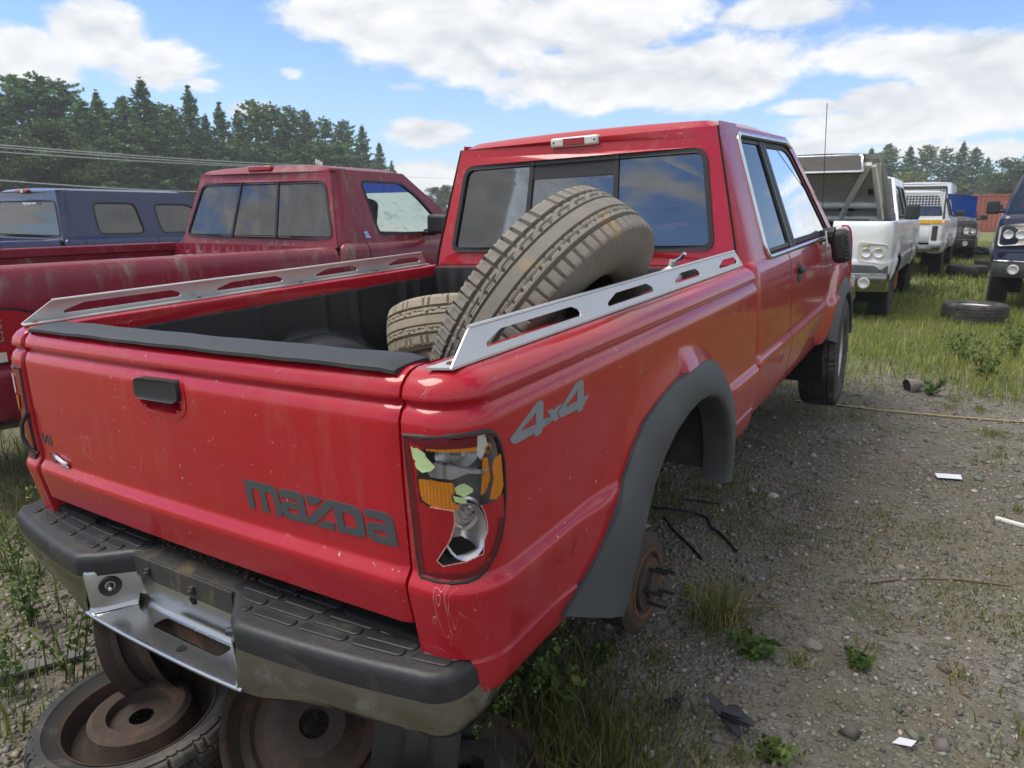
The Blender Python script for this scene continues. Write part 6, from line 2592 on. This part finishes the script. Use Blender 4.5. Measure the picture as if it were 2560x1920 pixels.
KB(MB().box((.82, -.006, -.035), (.20, .012, .075)), 'yellow_band', 'yellow_band')
mb = MB()
for k in range(25):
    x = -.78 + 1.56 * k / 24
    mb.tube([(x, 1.99, .30), (x, 2.02, .66)], .006, 4)
for k in range(7):
    mb.tube([(-.78, 1.99 + .005 * k, .30 + .06 * k), (.78, 1.99 + .005 * k, .30 + .06 * k)], .006, 4)
o = KB(mb, 'guard_mesh', 'white_plastic')
KB(MB().tube([(-.82, 1.97, -.02), (-.80, 2.03, .69), (.80, 2.03, .69), (.82, 1.97, -.02)], .025, 6), 'guard_frame', 'steel_dark')
# white van body behind it
vehicle('delivery_van', 'white van roof standing up behind the white work truck', 'van', pose(-1.9, 25.0, 1.15, 0), 'paint_white',
        dict(bed=False, xs=1.0, zb=-.60, yg=0, yc=0, yn=5.2, belt=.25, roof=1.05, ry0=.15, ry1=3.6, ya=4.5, tum=.12, wheels=[1.0, 4.2], wr=.36, swin=[[(2.9, .35), (4.0, .35), (3.7, .85), (2.9, .85)]]))
# dark truck with blue hood, dark pickup beyond
dk, DB = vehicle('parked_car', 'dark pickup with a raised blue hood right of the white work truck', 'pickup truck', pose(-1.15, 29.5, 1.10, math.pi), 'paint_black',
                 dict(xs=.92, zb=-.62, yb=1.8, yc=1.85, yn=5.2, belt=.02, roof=.52, ry0=2.0, ry1=3.2, ya=4.0, wheels=[1.0, 4.4], wr=.36, swin=[[(2.3, .07), (3.7, .07), (3.4, .42), (2.3, .42)]], open_hood=True))
simple('blue_panel', (.03, .15, .72), .4, coat=.5)
G = []
for k in range(13):
    u = -1 + 2 * k / 12
    G.append([Vector((u * .80, 4.1 + .55 * s_ / 6, .1 + .62 * math.sin(1.3 * s_ / 6) + .10 * (1 - u * u))) for s_ in range(7)])
DB(MB().grid(G), 'raised_hood', 'blue_panel', smooth=60)
front_end(DB, .92, 5.2, .02, -.25, bumperm='black_plastic', lower='black_plastic', zbump=-.5)

# ---- right edge: dark blue pickup facing us, white vehicle behind ----
FP_ = pose(1.16, 17.9, 1.28, math.pi - .01)
ft, FB = vehicle('pickup_truck', 'dark navy pickup with black mirror at the right edge, facing the camera', 'pickup truck', FP_, 'paint_darkblue',
                 dict(xs=1.0, zb=-.68, yb=1.9, yc=1.95, yn=5.85, belt=.06, roof=.66, ry0=2.1, ry1=3.75, ya=4.62, tum=.28, wheels=[1.2, 4.9], wr=.40, wz=-.86, seams=[2.2, 3.1, 4.4],
                      swin=[[(2.36, .10), (3.04, .10), (3.02, .56), (2.44, .56)], [(3.16, .10), (4.32, .10), (3.98, .40), (3.76, .56), (3.16, .56)]], gate=.74, tow=True, glass='glass_dark', wglass='glass_tint'))
front_end(FB, 1.0, 5.85, .06, -.20, lamp_w=.36, lamp_h=.32, bumperm='paint_darkblue', zbump=-.58, lower='flare_plastic')
for sx in (1, -1):
    FB(MB().box((.965 * sx, 5.74, -.20), (.05, .04, .28)), 'side_marker', 'lens_amber', bevel=.01)
vs_, VB = vehicle('parked_car', 'white closed vehicle with a high red tail lamp behind the navy pickup', 'car', pose(1.22, 19.4, 1.30, 0), 'paint_white',
                  dict(bed=False, xs=.97, zb=-.70, yg=0, yc=0, yn=4.9, belt=.10, roof=.68, ry0=.30, ry1=3.0, ya=3.9, tum=.25, wheels=[.95, 4.0], wr=.40, wz=-.86, seams=[1.5, 2.6], swin=[[(.45, .18), (1.4, .18), (1.4, .58), (.58, .58)], [(1.6, .18), (2.5, .18), (2.5, .58), (1.6, .58)], [(2.65, .18), (3.6, .18), (3.3, .45), (2.65, .58)]]))
for sx in (1, -1):
    VB(MB().box((.90 * sx, .05, .18), (.10, .10, .22)), 'tail_lamp', 'lens_red', bevel=.02)

# ---- containers, pole and wires ----
simple('container_red', (.30, .075, .048), .7, var=.25, scale=1.2, dust=(.22, .12, .08), dusts=(.5, .8))


def container(x, y, rz, label, h=2.6, L=6.1, dmp=1):
    root = empty('shipping_container', loc=(x, y, 0), rz=rz)
    tag(root, label, 'container', 'rusty red containers at the end of the yard')
    for fx, sg in ((1, 1), (1, -1)):
        G = []
        n = 88
        for k in range(n + 1):
            xx = -L / 2 + .12 + (L - .24) * k / n
            d = .035 if (k % 4) in (0, 1) else 0
            G.append([Vector((xx, sg * (1.2 - d), .18)), Vector((xx, sg * (1.2 - d), h - .12))])
        MB().grid(G).build('corrugated_side', MATS['container_red'], root, smooth=20)
    for sx in (-1, 1):
        MB().box((sx * (L / 2 - .04), 0, h / 2), (.04, 2.3, h - .2)).build('end_wall', MATS['container_red'], root)
        for sy in (-1, 1):
            MB().box((sx * (L / 2 - .07), sy * 1.16, h / 2), (.14, .12, h)).build('corner_post', MATS['container_red'], root, bevel=.01)
    for sy in (-1, 1):
        for z in (.09, h - .06):
            MB().box((0, sy * 1.17, z), (L - .1, .09, .12)).build('side_rail', MATS['container_red'], root, bevel=.01)
    MB().box((0, 0, h - .02), (L - .1, 2.34, .03)).build('container_roof', MATS['container_red'], root)
    return root


container(-4.6, 66, .03, 'rusty red container at the end of the yard, half hidden by the parked vehicles')
container(1.75, 63.5, .02, 'taller looking rusty red container beside the first, nearer the right')
container(8.2, 64, .0, 'rusty red container behind the white vehicle on the right')


def at_depth(u, v, dep):
    r, up, f = cam_axes(CAM_YAW, CAM_PITCH, 0)
    return Vector((0, 0, CAM_H)) + (f + r * ((u - 1280) / F_PX) - up * ((v - 960) / F_PX)) * dep


simple('pole_wood', (.32, .31, .29), .9, var=.3)
simple('wire', (.50, .52, .54), .5)


def utility_pole(u, v, dep, label, arm=1.3):
    t_ = at_depth(u, v, dep)
    root = empty('utility_pole', loc=(t_.x, t_.y, 0), rz=R_(-50))
    tag(root, label, 'utility pole', 'poles in front of the wood')
    h = t_.z
    MB().tube([(0, 0, -.1), (0, 0, h)], [.16, .10], 10).build('post', MATS['pole_wood'], root)
    for sx in (-1, 1):
        MB().tube([(0, 0, h - .9), (sx * arm * .75, 0, h - .05)], .05, 6).build('crossarm', MATS['pole_wood'], root)
        MB().lathe([(0, .3), (.06, .28), (.09, .12), (.05, 0), (.0, 0)], (sx * arm * .75, 0, h - .02), (0, 0, 1), 10).build('insulator', MATS['white_plastic'], root)
    MB().lathe([(0, .3), (.06, .28), (.09, .12), (.05, 0), (.0, 0)], (0, 0, h), (0, 0, 1), 10).build('insulator', MATS['white_plastic'], root)
    return t_


utility_pole(798, 413, 44, 'pale utility pole top showing above the maroon cab', 1.5)
utility_pole(880, 428, 62, 'further utility pole to the right of the first, small in front of the wood', 1.2)
for k, (a, b, c, lb) in enumerate((
        ((-120, 352, 22), (798, 414, 44), (880, 432, 62), 'uppermost overhead wire across the wood on the left'),
        ((-120, 358, 22), (812, 421, 44), (886, 437, 62), 'second overhead wire, just below the uppermost one'),
        ((-120, 371, 22), (786, 421, 44), (876, 437, 62), 'third overhead wire, lowest of the close set'),
        ((-120, 441, 20), (560, 480, 40), (880, 492, 62), 'single lower overhead wire in front of the wood'),
        ((880, 432, 62), (1120, 446, 90), (1400, 455, 120), 'thin overhead wire against the sky between the red cabs'))):
    A1, A2, A3 = at_depth(*a), at_depth(*b), at_depth(*c)
    pth = [A1.lerp(A2, i / 14) - Vector((0, 0, .10 * (1 - (2 * i / 14 - 1) ** 2))) for i in range(15)] + [A2.lerp(A3, i / 6) for i in range(1, 7)]
    o = MB().tube(pth, .017, 5).build('overhead_wire', MATS['wire'], smooth=60)
    tag(o, lb, 'wire')

# ================================================================== small things on the ground
def on_ground(u, v):
    p = at_ground(u, v)
    return Vector((p.x, p.y, float(ground_h(p.x, p.y))))


simple('strap_yellow', (.34, .25, .10), .8, var=.3, scale=30)
simple('paper', (.72, .74, .78), .7, var=.06)
simple('stone_grey', (.20, .175, .15), .9, var=.3, scale=20, bmp=.4)
simple('stone_pale', (.42, .40, .36), .9, var=.25, scale=20, bmp=.4)
simple('board_grey', (.13, .125, .12), .85, var=.3, scale=20)
simple('cable_black', (.018, .018, .019), .5)
simple('twig', (.14, .10, .065), .9, var=.3, scale=30)
simple('leaf_green', (.40, .52, .25), .55, var=.2, scale=30)

pts = [on_ground(1985, 1003), on_ground(2060, 1008), on_ground(2200, 1022), on_ground(2350, 1035), on_ground(2480, 1048), on_ground(2640, 1062)]
mb = MB()
mb.grid([[p + Vector((0, -.010, .012)), p + Vector((0, .010, .013))] for p in pts])
mb.grid([[p + Vector((0, -.010, .009)), p + Vector((0, .010, .009))] for p in pts])
o = mb.build('yellow_strap', MATS['strap_yellow'])
tag(o, 'long yellow strap lying straight across the gravel by the front wheel', 'strap')

p = on_ground(2370, 1192)
mb = MB().prism([(-.07, -.03), (.05, -.045), (.075, .02), (-.05, .04)], [], lambda u, v, w: Vector((u, v, .012 + w + .10 * abs(u) * .3)), 0, .002)
o = mb.build('paper_slip', MATS['paper'])
o.location = p
o.rotation_euler = (0, 0, .5)
tag(o, 'white slip of paper lying on the gravel', 'paper')


def rock(name, u, v, s, mat, label, seed, cat='stone', flat=.55, group=None):
    g = np.random.default_rng(seed)
    mb = MB()
    G = []
    for k in range(10):
        a = 2 * math.pi * k / 10
        G.append([Vector((math.cos(a) * math.sin(math.pi * j / 6), math.sin(a) * math.sin(math.pi * j / 6), math.cos(math.pi * j / 6))) for j in range(7)])
    mb.grid(G, closed_u=True)
    off = g.normal(0, 1, (3,))
    vs = []
    for q in mb.v:
        q = Vector(q)
        k = 1 + .16 * math.sin(3 * q.x + off[0]) * math.cos(2.5 * q.y + off[1]) + .12 * math.sin(5 * q.z + off[2] + q.x * 3)
        vs.append((q.x * k * s, q.y * k * s * .8, q.z * k * s * flat))
    mb.v = vs
    o = mb.build(name, MATS[mat], smooth=30)
    o.location = on_ground(u, v) + Vector((0, 0, s * flat * .35))
    o.rotation_euler = (g.uniform(-.2, .2), g.uniform(-.2, .2), g.uniform(0, 6))
    tag(o, label, cat, group)
    return o


rock('stone', 2032, 1612, .034, 'stone_grey', 'smooth brown grey stone beside the dry grass tuft', 3)
rock('stone', 1725, 1468, .024, 'stone_grey', 'flat brown stone just beyond the brake drum', 4)
rock('stone', 1620, 1888, .018, 'stone_pale', 'small pale stone at the bottom edge of the picture', 5)
rock('stone', 1932, 1238, .026, 'stone_pale', 'pale square stone on the gravel near the front wheel', 6)
rock('stone', 2435, 1228, .018, 'stone_pale', 'small pale chip right of the paper slip', 7)

# broken headlamp-like shell on the far gravel
o = empty('broken_shell', loc=on_ground(2270, 975))
tag(o, 'broken pale plastic shell with a dark hollow at the edge of the grass', 'debris')
MB().lathe([(.015, .12), (.045, .07), (.062, .015), (.065, -.015), (.058, -.015), (.035, .06)], (0, 0, .038), (.75, .55, .12), 16).build('shell', MATS['stone_grey'], o, smooth=40)
MB().lathe([(0, -.004), (.04, -.006), (.058, -.009)], (0, 0, .038), (.75, .55, .12), 14).build('hollow', MATS['gap_dark'], o)

def stick(name, path, r, mat, label, cat, n=6):
    pp = [on_ground(*q[:2]) + Vector((0, 0, (q[2] if len(q) > 2 else 0) + r * .8)) for q in path]
    o = MB().tube(pp, r, n).build(name, MATS[mat], smooth=60)
    tag(o, label, cat)
    return o


stick('pale_strip', [(2488, 1299), (2530, 1310), (2600, 1330)], .011, 'white_plastic', 'pale plastic strip at the right edge of the gravel', 'plastic strip')
stick('black_cable', [(1660, 1290), (1690, 1330), (1725, 1365), (1755, 1398)], .006, 'cable_black', 'short straight black cable end beside the wheel arch', 'cable')
stick('black_cable', [(1620, 1265), (1680, 1285, .03), (1730, 1288, .02), (1770, 1296), (1778, 1318), (1805, 1338), (1828, 1360), (1841, 1378)], .007, 'cable_black', 'crooked black cable lying on the gravel under the truck', 'cable')
stick('black_cable', [(1700, 1245), (1760, 1252), (1805, 1258)], .006, 'cable_black', 'black hose piece in the shade beneath the red truck', 'cable')
stick('dry_twig', [(2165, 1455), (2240, 1445), (2320, 1443), (2400, 1448), (2530, 1462)], .005, 'twig', 'long thin dry twig across the gravel on the right', 'twig', 5)
stick('dry_twig', [(1895, 1538), (1920, 1530, .01), (1940, 1512, .02)], .003, 'twig', 'short curled dry twig right of the grass tuft', 'twig', 5)
stick('dry_twig', [(2370, 1650), (2390, 1690), (2410, 1735)], .004, 'twig', 'thin dark twig standing in moss at lower right', 'twig', 5)
p0, p1 = at_ground(-60, 1715), at_ground(215, 1640)
mb = MB().prism([(0, -.022), ((p1 - p0).length, -.022), ((p1 - p0).length, .022), (0, .022)], [], lambda u, v, w: Vector((u, v, w)), .004, .016)
o = mb.build('grey_board', MATS['board_grey'], bevel=.003)
o.location = p0 + Vector((0, 0, .004))
o.rotation_euler = (0, 0, math.atan2(p1.y - p0.y, p1.x - p0.x))
tag(o, 'thin weathered grey board lying left of the flat spare wheel', 'board')

# black plastic scraps
g = np.random.default_rng(12)


def scrap(u, v, s, label, seed, arms=4):
    g = np.random.default_rng(seed)
    root = empty('plastic_scrap', loc=on_ground(u, v) + Vector((0, 0, .012)), rz=g.uniform(0, 6))
    tag(root, label, 'plastic scrap')
    for k in range(arms):
        a = g.uniform(0, 6.28)
        L = s * g.uniform(.6, 1.3)
        w_ = s * g.uniform(.15, .35)
        mb = MB().prism([(0, -w_), (L * .5, -w_ * .8), (L, -w_ * .2), (L * .9, w_ * .5), (L * .4, w_), (0, w_ * .7)], [],
                        lambda x, y, w: Vector((x * math.cos(a) - y * math.sin(a), x * math.sin(a) + y * math.cos(a), w + abs(y) * .5 + x * .12 + k * .006)), 0, .004)
        mb.build('shard', MATS['black_plastic'], root)
    return root


scrap(1810, 1815, .075, 'torn black plastic scrap with several arms in the moss', 21, 6)
scrap(1685, 1768, .045, 'small black plastic scrap left of the torn one', 22, 3)
scrap(1395, 1905, .05, 'black plastic splinter at the bottom edge below the weeds', 23, 2)
p = on_ground(2258, 1855)
mb = MB().prism([(-.025, -.012), (.02, -.018), (.03, .008), (-.01, .016)], [], lambda u, v, w: Vector((u, v, .01 + w + u * .3)), 0, .002)
o = mb.build('paper_slip', MATS['paper'])
o.location = p
tag(o, 'crumpled pale scrap in the moss near the bottom right', 'paper')

# tyres lying about on the far grass
loose_wheel('discarded_wheel', Matrix.Translation(at_ground(2432, 806) + Vector((0, 0, .13))), 'tyre with a pale rim lying flat in the grass in front of the navy pickup', 'wheel', .37, .24, .215, 'tyre_rubber', 'white_plastic', nseg=90, dish=.06)
loose_wheel('discarded_tyre', Matrix.Translation(at_ground(2415, 690) + Vector((0, 0, .12))), 'black tyre lying in the grass beside the white vehicle', 'tyre', .40, .24, .22, 'tyre_rubber', None, nseg=90)
loose_wheel('discarded_tyre', Matrix.Translation(at_ground(2480, 675) + Vector((0, 0, .12))), 'second black tyre next to it, closer to the navy pickup', 'tyre', .40, .24, .22, 'tyre_rubber', None, nseg=90)
root = empty('parts_heap', loc=at_ground(2385, 640))
tag(root, 'low dark heap of car parts in the grass beyond the tyres', 'heap')
g = np.random.default_rng(31)
for k in range(9):
    mb = MB().box((g.normal(0, 1.0), g.normal(0, .5), .10 + .05 * k % .2), (g.uniform(.4, 1.1), g.uniform(.3, .6), g.uniform(.06, .2)), Matrix.Rotation(g.uniform(0, 3), 3, 'Z') @ Matrix.Rotation(g.uniform(-.3, .3), 3, 'X'))
    mb.build('part', MATS[['black_plastic', 'steel_dark', 'tyre_rubber'][k % 3]], root, bevel=.03)

# ---- plants ----
def tone_plant(name, label, cat, segs, loc, rz=0, group=None):
    """segs: list of (partname, verts, faces, tones)"""
    root = empty(name, loc=loc, rz=rz)
    tag(root, label, cat, group)
    for nm, v, f, c in segs:
        link_mesh(nm, np_mesh(nm, np.asarray(v), np.asarray(f), MATS['leaf_tone'], np.asarray(c)), root)
    return root


def tubes(paths, r, tone, n=4):
    mb = MB()
    for p in paths:
        mb.tube(p, [lerp(r, r * .35, i / (len(p) - 1)) for i in range(len(p))], n, cap=False)
    f = np.array(mb.f)
    return np.array(mb.v), f, np.tile(np.array(tone), (len(mb.v), 1))


def herb(seed, h, nst, spread, leaf, tone=(.06, .10, .025), flower=None, stemt=(.09, .085, .04), nleaf=30, lw=.45, up=.6):
    """branching weed: stems, leaves, flower heads"""
    g = np.random.default_rng(seed)
    paths, L, C, FL_, FC_ = [], [], [], [], []
    for k in range(nst):
        a = g.uniform(0, 6.28)
        d = np.array([math.cos(a), math.sin(a)]) * spread * g.uniform(.3, 1)
        hh_ = h * g.uniform(.6, 1.05)
        b0 = g.normal(0, spread * .08, 2)
        pth = [Vector((b0[0] + d[0] * t ** 1.4, b0[1] + d[1] * t ** 1.4, hh_ * t)) for t in np.linspace(0, 1, 6)]
        paths.append(pth)
        for j in range(nleaf):
            t = g.uniform(.12, 1)
            i = min(4, int(t * 5))
            c = pth[i].lerp(pth[i + 1], t * 5 - i)
            L.append(np.array(c) + g.normal(0, leaf * .8, 3) * np.array([1, 1, .6]))
            C.append(np.array(tone) * math.exp(g.normal(0, .28)))
        if flower is not None:
            for j in range(int(g.integers(5, 12))):
                t = g.uniform(.72, 1.02)
                i = min(4, int(t * 5))
                c = pth[i].lerp(pth[i + 1], t * 5 - i)
                FL_.append(np.array(c) + g.normal(0, leaf * .5, 3))
                FC_.append(np.array(flower) * g.uniform(.7, 1.1))
    segs = []
    v, f, c = tubes(paths, max(.0012, h * .006), stemt)
    segs.append(('stem', v, f, c))
    v, f, c = leaf_cards(np.array(L), leaf, g, np.array(C), .5)
    segs.append(('leaves', v, f, c))
    if FL_:
        v, f, c = leaf_cards(np.array(FL_), leaf * .42, g, np.array(FC_), 0)
        segs.append(('blossom', v, f, c))
    return segs


WEEDS = [
    # u, v of the foot, height, stems, spread, leaf, flower, label
    (190, 1700, .40, 6, .20, .011, (.55, .56, .34), 'branching weed with pale blossom left of the standing rim'),
    (85, 1560, .30, 7, .16, .011, (.55, .56, .34), 'bushy weed with pale blossom below the left bumper end'),
    (30, 1740, .20, 6, .14, .012, (.50, .45, .10), 'low weed at the lower left edge of the picture'),
    (40, 1440, .35, 8, .20, .013, (.5, .48, .2), 'tall grassy weed at the left edge beside the bumper end'),
    (1200, 1880, .26, 14, .15, .008, (.50, .52, .30), 'dense weed with small pale blossom below the bumper corner'),
    (1290, 1800, .26, 12, .15, .009, (.50, .52, .30), 'flowering weed right of the bumper corner'),
    (1370, 1770, .17, 7, .10, .019, None, 'broad leaved green weed beside the bumper corner'),
    (1330, 1690, .22, 8, .12, .009, (.48, .50, .30), 'thin flowering weed growing under the bed side'),
    (1120, 1900, .22, 10, .13, .008, (.50, .52, .30), 'flowering weed at the bottom edge under the bumper'),
    (2462, 950, .34, 12, .20, .020, (.52, .56, .30), 'pale flowering bushy weed in the grass on the right'),
    (2330, 985, .16, 8, .13, .016, None, 'low dark green weed at the edge of the grass'),
    (2400, 905, .28, 8, .20, .018, None, 'green weed clump behind the flowering bushy weed'),
    (2530, 900, .40, 9, .22, .020, None, 'tall green weed at the right edge of the picture'),
    (1885, 1640, .06, 9, .07, .017, None, 'clover like green clump below the dry grass tuft'),
    (2150, 1660, .05, 7, .06, .013, None, 'small green clump in the gravel on the right'),
    (1920, 1890, .06, 8, .07, .014, None, 'green clump at the bottom edge of the gravel'),
    (1500, 1655, .06, 6, .05, .014, None, 'small green sprout clump right of the weeds'),
]
for i, (u, v, h, ns, sp_, lf, fl, lb) in enumerate(WEEDS):
    tn = (.085, .14, .035) if i % 3 else (.12, .165, .045)
    tone_plant('weed', lb, 'weed', herb(100 + i, h, ns, sp_, lf, tn, fl, nleaf=34 if lf < .012 else 22), on_ground(u, v))
# small rosette with long leaves in the weeds under the bumper
g = np.random.default_rng(3)
L = []
mbv, mbf, mbc = [], [], []
for k in range(8):
    a = 2 * math.pi * k / 8 + .3
    d = Vector((math.cos(a), math.sin(a), .25))
    s_ = Vector((-math.sin(a), math.cos(a), 0)) * .012
    b = len(mbv)
    for q in (Vector((0, 0, 0)), d * .035 + s_, d * .075, d * .035 - s_):
        mbv.append(tuple(q + Vector((0, 0, .16))))
        mbc.append((.07, .15, .06))
    mbf.append((b, b + 1, b + 2, b + 3))
v, f, c = tubes([[Vector((0, 0, 0)), Vector((.01, 0, .08)), Vector((0, 0, .16))]], .003, (.08, .10, .04))
tone_plant('weed', 'small star of long leaves among the weeds below the bumper', 'weed', [('leaves', mbv, mbf, mbc), ('stem', v, f, c)], on_ground(1165, 1890))
# dry grass tuft by the drum
g = np.random.default_rng(77)
n = 260
x, y = g.normal(0, .05, n), g.normal(0, .05, n)
tn = np.where(g.uniform(0, 1, (n, 1)) < .5, np.array([[.22, .19, .08]]), np.array([[.09, .12, .03]]))
v1 = blades(x, y, g.uniform(.06, .24, n), .0038, g, tn * 1.3, .55, z0=np.zeros(n))
stalks = []
for k in range(14):
    a = g.uniform(-1.5, 1.2)
    Ls = g.uniform(.2, .5)
    stalks.append([Vector((math.cos(a) * Ls * t, math.sin(a) * Ls * t * .6, .10 * math.sin(t * 2.6) * Ls / .3 + .01)) for t in np.linspace(0, 1, 7)])
v2 = tubes(stalks, .0022, (.27, .22, .11))
tone_plant('grass_tuft', 'tuft of long dry grass with bent stalks beside the brake drum', 'grass tuft', [('blades',) + v1, ('stalks',) + v2], on_ground(1800, 1560))
# leaves caught in the broken lamp
for poly, lb, off in ((LEAF1, 'pale green leaf stuck at the top left of the smashed lamp', .007), (LEAF2, 'green leaf stuck in the middle of the smashed lamp', .004), (LEAF3, 'smaller green leaf below the middle one in the smashed lamp', .001)):
    mb = MB().prism(poly, [], lambda u, v, w: bed_surf(u, v, off + w + .25 * abs(u - poly[0][0]) * .3), 0, .0006)
    o = mb.build('leaf', MATS['leaf_green'])
    o.matrix_world = TRUCK_W
    tag(o, lb, 'leaf')

# ================================================================== air: thin summer haze over the yard
m, t, b = new_mat('haze_air')
t.t.nodes.remove(b)
pv = t.n('ShaderNodeVolumePrincipled')
pv.inputs['Color'].default_value = (.92, .95, 1.0, 1)
pv.inputs['Density'].default_value = .0013
pv.inputs['Anisotropy'].default_value = .2
t.link(pv.outputs[0], t.t.nodes['Material Output'].inputs['Volume'])
hz_ = MB().box((0, 55, 8.2), (300, 190, 18.6)).build('haze', m, smooth=0)
tag(hz_, 'thin summer haze over the yard', None, kind='stuff')
